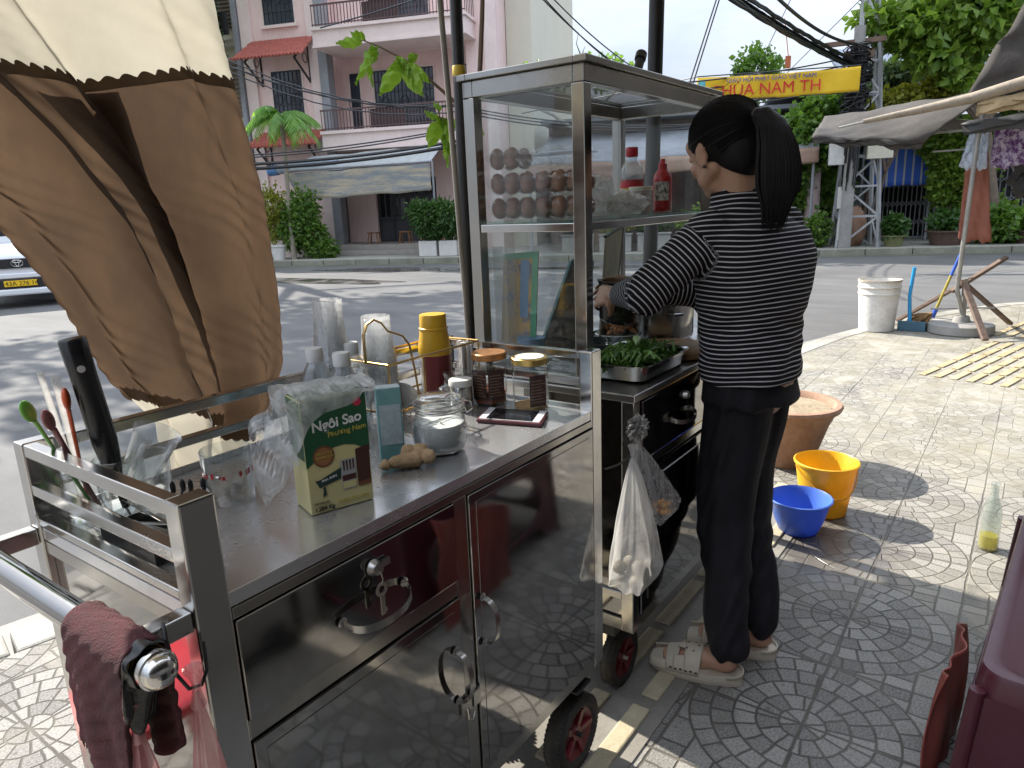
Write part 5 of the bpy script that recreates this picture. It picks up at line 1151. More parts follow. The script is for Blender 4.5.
mb.ball(hp(.098, .010, -.026), .007, 8); mb.ball(hp(.098, -.010, -.026), .007, 8)
cap(mb, hp(.084, .016, -.049), hp(.084, -.016, -.049), .0065, .0065); cap(mb, hp(.082, .013, -.058), hp(.082, -.013, -.058), .007, .007)
mb.ball(hp(.072, 0, .040), .040, 14, (.55, 1.25, .8), HM)
cap(mb, neck0 - pv((0, 0, .03)), hp(-.030, 0, -.055), .050, .047)
cap(mb, chest + lf * .06, chest - lf * .06, .095, .095); cap(mb, chest, hip, .105, .12); cap(mb, shL, shR, .04, .04)
cap(mb, shL, elL, .040, .033); cap(mb, elL, wrL, .033, .0235); cap(mb, shR, elR, .040, .033); cap(mb, elR, wrR, .033, .0235)
kn = [(pv((1.870, .640, .47)), pv((1.895, .615, .84)), pv((1.775, .585, .085))), (pv((2.00, .625, .47)), pv((1.985, .60, .84)), pv((1.945, .545, .085)))]
feet = [(pv((1.775, .572, .05)), radians(101)), (pv((1.945, .527, .05)), radians(103))]
for (k, h_, an), (hl_, fa) in zip(kn, feet):
    cap(mb, h_, k, .078, .052); cap(mb, k, an, .050, .033)
    fd = pv((cos(fa), sin(fa), 0)); fs_ = pv((-sin(fa), cos(fa), 0))
    cap(mb, hl_ + fd * .010 + pv((0, 0, .012)), hl_ + fd * .085 + pv((0, 0, .010)), .031, .029); cap(mb, hl_ + fd * .08, hl_ + fd * .155 + pv((0, 0, -.006)), .030, .023); cap(mb, an, hl_ + fd * .02 + pv((0, 0, .01)), .033, .032)
    for j in range(5):
        cc = (j - 2) * .0135; base = hl_ + fd * .155 + fs_ * cc + pv((0, 0, -.008)); big = j == (0 if True else 4)
        cap(mb, base, base + fd * (.038 - .004 * abs(j - 1)) + pv((0, 0, -.004)), .0105 if j == 0 else .008, .0095 if j == 0 else .0065)
# hands: palm, four fingers with bent joints, thumb closing from the side
def hand2(w, pd, pn, s, curls, th=(.6, .5)):
    pd = pd.normalized(); pn = (pn - pd * pn.dot(pd)).normalized(); sd = pd.cross(pn).normalized() * s
    cap(mb, w, w + pd * .022, .0235, .023)
    for q_, L in ((-1.4, .068), (-.5, .076), (.45, .076), (1.35, .072)): cap(mb, w + pd * .015 + sd * q_ * .009, w + pd * L + sd * q_ * .0165, .0135, .0115)
    for i, (q_, L, r) in enumerate(((-1.45, .064, .0072), (-.5, .078, .0078), (.45, .084, .0080), (1.4, .077, .0078))):
        a = w + pd * .074 + sd * q_ * .0172; t_ = 0
        for j, (f_, k_) in enumerate(((.45, .7), (.32, 1.1), (.23, .8))):
            t_ += curls[i] * k_; d = pd * cos(t_) + pn * sin(t_) + sd * (.05 * q_); b = a + d * L * f_; cap(mb, a, b, r * (1 - .1 * j), r * (.93 - .1 * j), 10); a = b
    a = w + pd * .020 + sd * .021; d1 = (pd * .62 + sd * .62 + pn * th[0]).normalized(); b = a + d1 * .040; cap(mb, a, b, .0135, .0105, 12); d2 = (pd * .80 + sd * .12 + pn * th[1]).normalized(); c = b + d2 * .028; cap(mb, b, c, .0100, .0090, 12); d3 = (pd * .85 - sd * .1 + pn * th[1] * .9).normalized(); cap(mb, c, c + d3 * .022, .0090, .0072, 12)
PC = pv((1.90, .985, 1.062))          # middle of the held pot
hand2(wrL, (pv((1.85, 1.06, 1.075)) - wrL), pv((.9, -.3, -.35)), 1, (.55, .5, .48, .42), (.7, .5))
hand2(wrR, (pv((1.935, 1.06, 1.10)) - wrR), pv((-.9, .2, -.25)), -1, (.45, .45, .42, .38), (.6, .5))
body = remesh(mb, 'body', skin, wm, .0042, 5, .5)
# eyes, brows and lips
mb = MB()
for s in (-1, 1): mb.ball(hp(.0815, .030 * s, .009), .0085, 10, (.55, 1.15, .42), HM)
mb.build('eyes', mat('eye_dark', (.02, .014, .012), .2, bmp=0), wm, smooth=True)
mb = MB(); mb.tube([hp(.0905, .018, -.052), hp(.094, 0, -.051), hp(.0905, -.018, -.052)], [.002, .0045, .002], 8, flat=.7); mb.build('lips', mat('lips', (.32, .10, .09), .4, bmp=0), wm, smooth=True)
# --- striped shirt
mb = MB()
def ell(mb, c, a, b, z0, yaw_): pass
def torso(mb, rows, n=48):
    vs = []
    for (c, rw, rd, yw) in rows:
        c = pv(c)
        for k in range(n):
            t = 2 * pi * k / n; ct, st = cos(t), sin(t); f_ = pv((cos(yw), sin(yw), 0)); l_ = pv((-sin(yw), cos(yw), 0))
            e = 2.4; rr = (abs(ct) ** e + abs(st) ** e) ** (-1 / e)
            vs.append(c + l_ * ct * rw * rr + f_ * st * rd * rr)
    m_ = len(rows); mb.add(vs, [(i * n + k, i * n + (k + 1) % n, (i + 1) * n + (k + 1) % n, (i + 1) * n + k) for i in range(m_ - 1) for k in range(n)] + [tuple(range(n - 1, -1, -1)), tuple((m_ - 1) * n + k for k in range(n))])
hy = radians(84)
torso(mb, [((1.935, .602, .862), .160, .122, hy), ((1.935, .604, .93), .160, .121, hy), ((1.935, .608, 1.00), .155, .118, radians(80)), ((1.933, .606, 1.06), .163, .122, radians(76)), ((1.931, .603, 1.13), .178, .126, radians(71)), ((1.928, .606, 1.20), .186, .124, yaw), ((1.925, .616, 1.255), .180, .110, yaw), ((1.922, .634, 1.292), .130, .082, yaw), ((1.918, .644, 1.325), .078, .068, yaw), ((1.914, .655, 1.362), .060, .058, yaw), ((1.912, .660, 1.405), .057, .055, yaw)])
for s_, e_, w_ in ((shL, elL, wrL), (shR, elR, wrR)):
    wq = e_.lerp(w_, .80)
    cap(mb, s_, e_, .062, .054); cap(mb, e_, wq, .053, .038)
    for t_ in (.25, .6): # soft folds
        c = s_.lerp(e_, t_); mb.ball(c + pv((.01 * sin(t_ * 20), 0, -.006)), .058, 12)
    mb.ball(e_ + pv((-.0, 0, -.006)), .056, 12)
shirt = remesh(mb, 'striped_shirt', M['white'], wm, .0060, 8, .5)
me = shirt.data; off = rootloc(wm)
bm = bmesh.new(); bm.from_mesh(me)
bmesh.ops.bisect_plane(bm, geom=bm.verts[:] + bm.edges[:] + bm.faces[:], plane_co=pv((0, 0, .885)) - off, plane_no=(0.05, .1, 1), clear_inner=True)
bmesh.ops.bisect_plane(bm, geom=bm.verts[:] + bm.edges[:] + bm.faces[:], plane_co=pv((1.912, .655, 1.383)) - off, plane_no=(-.25, .35, 1), clear_outer=True)
for e_, w_ in ((elL, wrL), (elR, wrR)):
    q_ = e_.lerp(w_, .80); d = (w_ - e_).normalized(); loc = q_ - off
    gv = [v for v in bm.verts if (v.co - loc).length < .075]; gs = set(gv); ge = [e for e in bm.edges if e.verts[0] in gs and e.verts[1] in gs]; gf = [f for f in bm.faces if all(v in gs for v in f.verts)]
    bmesh.ops.bisect_plane(bm, geom=gv + ge + gf, plane_co=loc, plane_no=d, clear_outer=True)
bm.to_mesh(me); bm.free()
# stripe coordinate: height on the trunk, distance along the limb on the sleeves; small cloth folds
N_ = len(me.vertices); co = np.zeros(N_ * 3); me.vertices.foreach_get('co', co); co = co.reshape(-1, 3) + np.array(off)
no = np.zeros(N_ * 3); me.vertices.foreach_get('normal', no); no = no.reshape(-1, 3)
def seg(P, a, b):
    a, b = np.array(a), np.array(b); d = b - a; L = np.linalg.norm(d); t = np.clip(((P - a) @ d) / L ** 2, 0, 1); return np.linalg.norm(P - (a + t[:, None] * d), axis=1), ((P - a) @ d) / L, L
val = co[:, 2] + .05 * ((co[:, :2] - np.array([1.93, .61])) @ np.array([fw.x, fw.y])) + .003 * np.sin(co[:, 1] * 28 + co[:, 2] * 9)
for s_, e_, w_ in ((shL, elL, wrL), (shR, elR, wrR)):
    d1_, t1_, L1 = seg(co, s_, e_); d2_, t2_, L2 = seg(co, e_, w_)
    arm1 = (d1_ < .074) & (t1_ > .035) & (d1_ <= d2_); arm2 = (d2_ < .095) & (d2_ < d1_ - .004)
    val = np.where(arm1, s_.z - t1_ * .98 + .035, val); val = np.where(arm2, s_.z - L1 * .98 + .035 - t2_, val)
a_ = me.attributes.new('stripe', 'FLOAT', 'POINT'); a_.data.foreach_set('value', val.astype(np.float32))
fold = (np.sin(co[:, 2] * 120 + co[:, 0] * 40 + 2 * np.sin(co[:, 1] * 30)) * np.exp(-((co[:, 2] - 1.0) / .07) ** 2) * .0028 + np.sin(co[:, 2] * 70 + co[:, 1] * 55) * .0014 + .0030 * np.sin(co[:, 0] * 60 - co[:, 2] * 45 + 1) * np.exp(-((co[:, 2] - .93) / .06) ** 2))
for s_, e_, w_ in ((shL, elL, wrL), (shR, elR, wrR)):
    d_ = np.linalg.norm(co - np.array(e_), axis=1); fold += .0035 * np.sin(co[:, 0] * 190 + co[:, 2] * 150 + co[:, 1] * 60) * np.exp(-(d_ / .06) ** 2)
me.vertices.foreach_set('co', (co - np.array(off) + no * fold[:, None]).ravel()); me.update()
m, nt, b, o = newmat('striped_knit'); at_ = nt.nodes.new('ShaderNodeAttribute'); at_.attribute_name = 'stripe'; x, y, z, v = sep(nt)
st = (S(nt, at_.outputs['Fac']) / .0125).fr(); band = st.lt(.25)
nt.links.new(mixc(nt, band, (.007, .0065, .008), mixc(nt, noise(nt, v, 40, 3), (.42, .39, .41), (.58, .55, .56))), b.inputs['Base Color']); b.inputs['Roughness'].default_value = .85; b.inputs['Specular IOR Level'].default_value = .2
bump(nt, b, noise(nt, v, 420, 3), .3, .002); me.materials.clear(); me.materials.append(m)
# --- trousers
M['trous'] = mat('black_trousers', (.013, .012, .016), .75, var=.35, scale=12, bmp=.5, bscale=40, spec=.25)
mb = MB()
torso(mb, [((1.935, .603, .80), .150, .118, hy), ((1.935, .603, .86), .150, .112, hy), ((1.935, .604, .92), .142, .105, hy)])
for (k, h_, an), (hl_, fa) in zip(kn, feet):
    end = an + pv((0, -.004, .035))
    cap(mb, h_ - pv((0, 0, .03)), k, .096, .076); cap(mb, k, end, .075, .058)
    mb.ball(h_.lerp(hip, .3) + pv((0, -.030, -.01)), .080, 14)
for i, (k, h_, an) in enumerate([q_[:3] for q_ in kn]):
    for t_ in (.2, .45, .7): mb.ball(k.lerp(an, t_) + pv((.012 * sin(i + t_ * 17), -.010, 0)), .064 - .010 * t_, 12)
tro = remesh(mb, 'trousers', M['trous'], wm, .007, 8)
me = tro.data; bm = bmesh.new(); bm.from_mesh(me)
bmesh.ops.bisect_plane(bm, geom=bm.verts[:] + bm.edges[:] + bm.faces[:], plane_co=pv((0, 0, .112)) - off, plane_no=(.0, .12, 1), clear_inner=True); bm.to_mesh(me); bm.free()
N_ = len(me.vertices); co = np.zeros(N_ * 3); me.vertices.foreach_get('co', co); co = co.reshape(-1, 3); no = np.zeros(N_ * 3); me.vertices.foreach_get('normal', no); no = no.reshape(-1, 3)
me.vertices.foreach_set('co', (co + no * (.0030 * np.sin(co[:, 2] * 31 + co[:, 1] * 60 + 3 * np.sin(co[:, 1] * 41 + co[:, 2] * 7)) + .0045 * np.sin(co[:, 1] * 90 + co[:, 2] * 9 + 2 * np.sin(co[:, 2] * 6)))[:, None]).ravel())
# --- hair: cap drawn back to a tie, long ponytail
hm, nt, b, o = newmat('black_hair'); x, y, z, v = sep(nt)
nt.links.new(mixc(nt, noise(nt, v, 90, 3, .6, 0, (1, 1, .12)), (.003, .0028, .003), (.010, .008, .008)), b.inputs['Base Color']); b.inputs['Roughness'].default_value = .5; b.inputs['Specular IOR Level'].default_value = .18; bump(nt, b, noise(nt, v, 330, 3, .6, 0, (1, 1, .08)), .5, .003)
mb = MB()
mb.ball(hp(-.020, 0, .030), .0945, 22, (1.14, .92, 1.04), HM)
mb.ball(hp(-.055, 0, -.018), .068, 18, (.95, 1.0, 1.15), HM)
tie = hp(-.118, 0, .034)
cap(mb, hp(-.06, 0, .02), tie, .062, .024)
hair = remesh(mb, 'hair_cap', hm, wm, .0045, 4)
me = hair.data; bm = bmesh.new(); bm.from_mesh(me)
# hairline: clear the face, keep above a slanted line from forehead past the ear to the nape
bmesh.ops.bisect_plane(bm, geom=bm.verts[:] + bm.edges[:] + bm.faces[:], plane_co=hp(.050, 0, .026) - off, plane_no=hfw * .70 - hup * .70, clear_outer=True)
bmesh.ops.bisect_plane(bm, geom=bm.verts[:] + bm.edges[:] + bm.faces[:], plane_co=hp(-.045, 0, -.078) - off, plane_no=-hup * .86 + hfw * .62, clear_outer=True)
bm.to_mesh(me); bm.free()
sd_ = hair.modifiers.new('t', 'SOLIDIFY'); sd_.thickness = .006; sd_.offset = -1
pt = thing_pt = None
bd = -(hfw * pv((1, 1, 0))); bd.normalize()
mb = MB(); P0 = tie; pts = [hp(-.09, 0, .034), P0, P0 + bd * .026 + pv((0, 0, -.002)), P0 + bd * .052 + pv((0, 0, -.028)), P0 + bd * .068 + pv((0, 0, -.072)), P0 + bd * .074 + pv((0, 0, -.12)), P0 + bd * .076 + pv((0, 0, -.165)), P0 + bd * .074 + pv((0, 0, -.205)), P0 + bd * .068 + pv((0, 0, -.245))]
rs = [.024, .024, .028, .036, .045, .051, .050, .036, .006]
mb.tube(pts, [k * .95 for k in rs], 26)
r = random.Random(4)
for k in range(300):                   # loose strands following the tail
    a = r.uniform(0, 2 * pi); q_ = r.uniform(.90, 1.04); e_ = bd.cross(pv((0, 0, 1))); pp_ = []
    for i in range(2, len(pts)): pp_.append(pts[i] + (e_ * cos(a) + bd * sin(a)) * rs[i] * q_ * (1 if i < 8 else r.uniform(1.0, 4.5)) + pv((0, 0, r.uniform(-.035, .020) if i == 8 else 0)))
    mb.tube(pp_, [.0016] * (len(pp_) - 1) + [.0004], 4)
mb.build('ponytail', hm, wm, smooth=True)
mb = MB(); r = random.Random(17)      # combed strands over the skull, all drawn to the tie
hc0 = hp(-.020, 0, .030)
for k in range(420):
    th_ = r.uniform(-pi, pi); s0 = pv((0, cos(th_), sin(th_))); st_ = pv((r.uniform(.15, .72), 0, 0)) + s0 * 1.0; st_.normalize(); en = pv((-1, 0, .02)).normalized()
    if st_.z < -.30 and st_.x > -.1: st_.x = -.25; st_.normalize()
    pp_ = []
    for i in range(11):
        t_ = i / 10; dd = st_.lerp(en, t_); dd.normalize(); lift = 1.012 + .010 * r.random() * sin(pi * t_); q_ = pv((dd.x * .1077, dd.y * .0870, dd.z * .0983)) * lift
        pp_.append(hc0 + hfw * q_.x + hl * q_.y + hup * q_.z)
    if (pp_[0] - hp(.05, 0, .026)).dot(hfw * .70 - hup * .70) > .004: continue
    mb.tube(pp_, [.0006] + [.0013] * 9 + [.0008], 4, caps=False)
for k in range(26):                        # flyaways
    a = r.uniform(0, 2 * pi); b0 = hc0 + hfw * (.02 * r.uniform(-3, 2)) + hl * .085 * cos(a) + hup * .10 * abs(sin(a)); o_ = (b0 - hc0).normalized(); mb.tube([b0, b0 + o_ * .012 - hfw * .02, b0 + o_ * r.uniform(.005, .022) - hfw * .05], .00035, 3)
mb.build('hair_strands', hm, wm, smooth=True)
mb = MB(); mb.lathe([(.0215, -.006), (.0245, -.003), (.0245, .003), (.0215, .006)], P0 + bd * .006, 24, bd.to_track_quat('Z', 'Y').to_matrix().to_4x4()); mb.build('hair_tie', M['black'], wm, smooth=True)
mb = MB(); mb.ball(hp(-.0, .082, -.040), .0045, 8); mb.build('earring', M['dark'], wm, smooth=True)
# --- clogs
clog = mat('beige_clog', (.52, .46, .37), .6, var=.08, bmp=.1); hole = mat('clog_dark', (.05, .03, .02), .8, bmp=0)
for i, (hl_, fa) in enumerate(feet):
    fd = pv((cos(fa), sin(fa), 0)); fs_ = pv((-sin(fa), cos(fa), 0)); o0 = pv((hl_.x, hl_.y, 0)) - fd * .035
    cm = Matrix((fd, fs_, pv((0, 0, 1)))).transposed().to_4x4(); cm.translation = o0
    def outl(t):      # half width along the sole
        return .034 + .017 * sin(min(1, t * 1.25) * pi * .62) - .012 * max(0, .35 - t) - .045 * max(0, t - .86) ** 1.2 * 3
    L = .262
    def side(t, z): return outl(t) * (1.04 - .05 * abs(z - .02) * 10)
    q = MB(); rows = []
    for z, k in ((0, .93), (.006, 1.0), (.020, 1.03), (.032, 1.0)):
        ring = []
        for j in range(40):
            a = 2 * pi * j / 40; tx = .5 - .5 * cos(a); w2 = outl(min(.97, max(.03, tx))) * abs(sin(a)) ** .45 * k * (1 if sin(a) >= 0 else -1)
            ring.append(cm @ pv((tx * L + (0 if 0 < tx < 1 else 0), w2, z + .012 * max(0, tx - .8) * 2.5)))
        rows.append(ring)
    n = 40; q.add([p_ for r_ in rows for p_ in r_], [(a * n + k, a * n + (k + 1) % n, (a + 1) * n + (k + 1) % n, (a + 1) * n + k) for a in range(3) for k in range(n)] + [tuple(range(n)), tuple(range(3 * n, 4 * n))])
    q.build('clog_sole', clog, wm, smooth=True)
    q = MB()
    def up(t0, t1, h0, h1, m_=clog):
        def f(u, v):
            tx = t0 + (t1 - t0) * v; a = pi * u; w2 = outl(tx) * 1.02; h = h0 + (h1 - h0) * v
            return cm @ pv((tx * L + .008 * sin(a) * (v - .5), w2 * cos(a) * (1 - .12 * sin(a)), .026 + h * sin(a) ** .8))
        return f
    q.grid(up(.44, .60, .066, .060), 24, 8); q.grid(up(.69, .80, .052, .042), 24, 6)
    q.grid(lambda u, v: cm @ pv((( .60 + .10 * v) * L, outl(.6 + .1 * v) * 1.02 * cos(pi * (.5 + (u - .5) * .12)), .026 + .057 * sin(pi * .5))), 4, 4)
    for s in (0, 1): q.grid(lambda u, v: up(.58, .72, .060, .050)((u * .27) if s == 0 else 1 - u * .27, v), 8, 6)
    q.grid(lambda u, v: cm @ pv(((.80 + .185 * v) * L, outl(.80 + .17 * v) * cos(pi * (u * .22)) * 1.0, .026 + .030 * sin(pi * u * .22) * 1.2)), 8, 6); q.grid(lambda u, v: cm @ pv(((.80 + .185 * v) * L, -outl(.80 + .17 * v) * cos(pi * (u * .22)), .026 + .030 * sin(pi * u * .22) * 1.2)), 8, 6)
    q.grid(lambda u, v: cm @ pv((L * (.16 - .16 * sin(pi * u)) + .0, .036 * cos(pi * u) * (1 + .1 * v), .028 + .012 * v)), 24, 3)
    q.build('clog_upper', clog, wm, smooth=True, thick=.0045)
    q = MB()
    for k in range(6):
        p_ = cm @ pv(((.47 + .055 * k) * L, outl(.5 + .05 * k) * 1.035 * (1 if True else -1), .036 + .0015 * (k % 2))); q.ball(p_, .0042, 8, (1.2, .5, .7), cm.to_3x3().to_4x4())
    for u_, v_ in ((.35, .5), (.5, .25), (.65, .5), (.4, .9), (.6, .9)):
        p_ = pv(up(.44, .60, .0685, .0625)(u_, v_)); q.ball(p_, .0035, 8, (1, 1, .5))
    q.build('vent_holes', hole, wm, smooth=True)
# --- the pot in her hands
pd = thing('dark_pot', PC, 'small dark metal pot tilted in the woman\'s hands, its black mouth towards her', 'pot')
ax = (pv((.10, -.12, 1.0))).normalized(); q = ax.to_track_quat('Z', 'Y').to_matrix().to_4x4(); q.translation = PC - ax * .05
mb = MB(); mb.lathe([(0, -.02), (.044, -.02), (.056, -.010), (.069, .085), (.077, .098), (.079, .101), (.076, .1015), (.066, .085), (.053, -.005), (0, -.012)], (0, 0, 0), 40, q); mb.build('bowl', mat('blackened_steel', (.06, .055, .05), .25, metal=.7, var=.3), pd, smooth=True)
# ================================================================== on the pavement to the right
clay = mat('terracotta', (.33, .17, .10), .8, var=.3, scale=6, bmp=.5, c2=(.42, .27, .19))
t = thing('clay_planter', (3.63, .93, 0), 'big terracotta bowl planter full of dry earth, standing behind the woman', 'planter')
mb = MB(); mb.lathe([(0, 0), (.155, 0), (.165, .01), (.215, .14), (.262, .29), (.30, .375), (.335, .40), (.345, .42), (.335, .438), (.305, .442), (.29, .425), (.27, .38), (.0, .37)], (3.63, .93, .001), 56, sx=.74, sy=.74); mb.v = [(k[0], k[1], k[2] * .74) for k in mb.v]; mb.build('bowl', clay, t, smooth=True)
mb = MB(); mb.grid(lambda u, v: (3.63 + .20 * v * cos(2 * pi * u), .93 + .20 * v * sin(2 * pi * u), .30 + .02 * sin(u * 25) * v * (1 - v) + .015 * (1 - v)), 40, 12); mb.build('soil', mat('dry_soil', (.30, .24, .16), .95, var=.4, scale=40, bmp=1, bscale=150), t, smooth=True)
# yellow bucket
bk = pv((3.10, .625, .001)); t = thing('yellow_bucket', bk, 'yellow plastic bucket with a wire handle, between clay planter and blue basin', 'bucket')
yb = mat('bucket_yellow', (.84, .52, .02), .42, var=.10, trans=.25, bmp=.08, scale=9)
mb = MB(); mb.lathe([(0, 0), (.088, 0), (.093, .004), (.097, .04), (.124, .222), (.131, .224), (.132, .233), (.127, .236), (.121, .230), (.094, .04), (.088, .008), (0, .008)], bk, 48); mb.build('shell', yb, t, smooth=True)
mb = MB(); A, B2 = bk + pv((-.07, .108, .215)), bk + pv((.07, -.108, .215)); mb.tube([A.lerp(B2, k / 20) + pv((-.13, -.085, -.10)) * sin(pi * k / 20) ** .7 for k in range(21)], .0028, 8); mb.build('handle', mat('handle_yellow', (.60, .28, .02), .4), t, smooth=True)
bs = pv((2.85, .665, .001)); 
bb = mat('basin_blue', (.10, .22, .70), .32, var=.06, trans=.25, bmp=.02)
mb = MB(); mb.lathe([(0, 0), (.085, 0), (.10, .008), (.128, .06), (.152, .135), (.162, .146), (.166, .144), (.1665, .148), (.160, .151), (.149, .140), (.124, .062), (.096, .013), (0, .006)], bs, 56, sx=.76, sy=.76)
tag(mb.build('blue_basin', bb, smooth=True), 'round blue plastic basin on the wet pavers beside the yellow bucket', 'basin')
# oil bottle
p = pv((3.06, .022, .001)); t = thing('glass_bottle', p, 'clear glass bottle with a little yellow liquid, alone on the sunlit pavers', 'bottle')
mb = MB(); mb.lathe([(0, .002), (.030, 0), (.034, .004), (.034, .145), (.030, .175), (.016, .215), (.0135, .225), (.0135, .258), (.016, .260), (.016, .270), (.0125, .271), (.0115, .225), (.0145, .213), (.0285, .173), (.032, .145), (.032, .008), (0, .007)], p, 40); mb.build('glass_body', glass('dusty_glass', (.90, .93, .91), dirt=.16, refl=1.0), t, smooth=True)
mb = MB(); mb.lathe([(0, .008), (.0312, .009), (.0312, .058), (0, .058)], p, 32)
m_, nt_, b_, o_ = newmat('yellow_liquid'); b_.inputs['Base Color'].default_value = (.75, .62, .01, 1); b_.inputs['Roughness'].default_value = .1; tl_ = nt_.nodes.new('ShaderNodeBsdfTranslucent'); tl_.inputs[0].default_value = (.85, .75, .02, 1); mx_ = nt_.nodes.new('ShaderNodeMixShader'); mx_.inputs[0].default_value = .55; nt_.links.new(b_.outputs[0], mx_.inputs[1]); nt_.links.new(tl_.outputs[0], mx_.inputs[2]); nt_.links.new(mx_.outputs[0], o_.inputs[0])
mb.build('liquid', m_, t, smooth=True)
# maroon plastic bench, only its corner shows
M['maroon'] = mat('maroon_plastic', (.075, .016, .026), .34, var=.12, bmp=.04)
t = thing('plastic_bench', (1.85, -.26, 0), 'dark maroon plastic bench at the right edge, oval opening in its end', 'bench')
CXs, CYs, Hs, TX, TY, FL = 1.845, -.262, .485, .452, .265, .035
def ringb(hx_, hy_, z, r=.045): return [pv((CXs, CYs, 0)) + q_ for q_ in roundrect(0, 0, 2 * hx_, 2 * hy_, r, z, 6)]
rs_ = [ringb(TX - .03, TY - .03, Hs - .004), ringb(TX - .02, TY - .02, Hs), ringb(TX - .004, TY - .004, Hs - .003), ringb(TX, TY, Hs - .012), ringb(TX + .004, TY + .004, Hs - .05), ringb(TX - .001, TY - .001, Hs - .054)]
n = len(rs_[0]); mb = MB(); mb.add([q_ for r_ in rs_ for q_ in r_], [(i * n + k, i * n + (k + 1) % n, (i + 1) * n + (k + 1) % n, (i + 1) * n + k) for i in range(len(rs_) - 1) for k in range(n)] + [tuple(range(n))]); mb.build('seat', M['maroon'], t, smooth=True)
for ang, hw, hd in ((0, TY, TX), (90, TX, TY), (180, TY, TX), (270, TX, TY)):
    A = Matrix.Translation((CXs, CYs, 0)) @ Matrix.Rotation(radians(ang), 4, 'Z')
    def P(s, z, o=0): k = (Hs - z) * FL / Hs; return A @ pv((hd - .002 + k + o, s * (hw - .002 + k), z))
    nseg = 48; ow = .62 if hw < .3 else .72
    oval = [(ow * math.copysign(abs(cos(2 * pi * j / nseg)) ** .7, cos(2 * pi * j / nseg)), .21 + .115 * math.copysign(abs(sin(2 * pi * j / nseg)) ** .7, sin(2 * pi * j / nseg))) for j in range(nseg)]
    outer = []
    for j in range(nseg):
        a = 2 * pi * j / nseg; c_, s_ = cos(a), sin(a); kx = 1 / max(abs(c_), abs(s_)); outer.append((c_ * kx * .999, min(Hs - .05, max(.0, .21 + s_ * kx * (.225 if s_ > 0 else .14)))))
    mb = MB(); mb.add([P(*q_) for q_ in oval] + [P(*q_) for q_ in outer], [(j, (j + 1) % nseg, nseg + (j + 1) % nseg, nseg + j) for j in range(nseg)])
    for s in (-1, 1): mb.add([P(s * .999, .071), P(s * .70, .071), P(s * .78, .001), P(s * .999, .001)], [(0, 1, 2, 3)])
    o = mb.build('bench_side', M['maroon'], t, thick=.005)
    mb = MB(); mb.tube([P(q_[0] * 1.03, .21 + (q_[1] - .21) * 1.05, .003) for q_ in oval + oval[:1]], .006, 8, caps=False); mb.build('oval_rim', M['maroon'], o, smooth=True)
    mb = MB(); mb.tube([P(1.0, Hs - .04, -.006), P(1.0, .25, -.006), P(1.0, .001, -.006)], .014, 12); mb.build('rolled_corner', M['maroon'], o, smooth=True)
t.rotation_euler = (0, 0, -.065); t.location = (1.852, -.292, 0)
M['rpink'] = mat('faded_red_plastic', (.34, .09, .07), .45, var=.25, scale=8, bmp=.3, trans=.2)
mb = MB(); mb.grid(lambda u, v: (1.50 + .42 * u + .01 * sin(v * 9), .045 + .035 * v * (1 - u) + .010 * sin(u * 9 + v * 5) + .006 * sin(u * 23 + v * 3) - .01 * u, .40 - .395 * v - .10 * u - .012 * sin(u * 7)), 50, 40)
tag(mb.build('red_sheet', M['rpink'], smooth=True, thick=.003), 'faded red plastic sheet standing beside the dark maroon bench', 'plastic sheet')
mb = MB(); mb.tube([(2.42, -.125, .001), (2.42, -.13, .50), (2.42, -.132, .80)], .03, 14)
tag(mb.build('black_post', M['black'], smooth=True), 'black round post standing just behind the maroon bench', 'post')
# red stool at lower left
rs = mat('red_stool_plastic', (.55, .02, .03), .3, bmp=.03)
t = thing('red_stool', (.13, 1.42, 0), 'bright red plastic stool on the pavement left of the cart, mostly out of frame', 'stool')
mb = MB(); rr_ = [roundrect(.10, 1.56, .26, .26, .03, .30), roundrect(.10, 1.56, .28, .28, .03, .292), roundrect(.10, 1.56, .28, .28, .03, .27)]; n = len(rr_[0]); mb.add([q_ for r_ in rr_ for q_ in r_], [(i * n + k, i * n + (k + 1) % n, (i + 1) * n + (k + 1) % n, (i + 1) * n + k) for i in range(2) for k in range(n)] + [tuple(range(n))]); mb.build('seat', rs, t, smooth=True, thick=.003)
for sx in (-1, 1):
    for sy in (-1, 1): mb = MB(); mb.bar((.10 + sx * .115, 1.56 + sy * .115, .285), (.10 + sx * .14, 1.56 + sy * .14, .001), .04, .012); mb.build('leg', rs, t, bevel=.003)
# white paint bucket
p = pv((7.76, 1.20, .001)); t = thing('white_bucket', p, 'large dirty white bucket at the kerb left of the blue dustpan', 'bucket')
dw = mat('dirty_white_plastic', (.60, .58, .54), .55, var=.18, scale=7, c2=(.78, .77, .74), bmp=.15)
mb = MB(); mb.lathe([(0, 0), (.150, 0), (.158, .006), (.182, .36), (.188, .362), (.190, .375), (.185, .38), (.186, .42), (.193, .424), (.193, .436), (.188, .44), (.189, .482), (.196, .486), (.195, .50), (.184, .50), (.178, .36), (.152, .01), (0, .008)], p, 56); mb.build('shell', dw, t, smooth=True)
mb = MB(); mb.lathe([(.1935, .4862), (.1975, .487), (.1965, .503), (.183, .5032)], p, 48); mb.lathe([(.1905, .425), (.1945, .4255), (.1945, .432), (.1915, .4365)], p, 48); mb.build('rim', mat('stained_rim', (.40, .30, .22), .7, var=.4, scale=9, c2=(.62, .54, .46)), t, smooth=True)
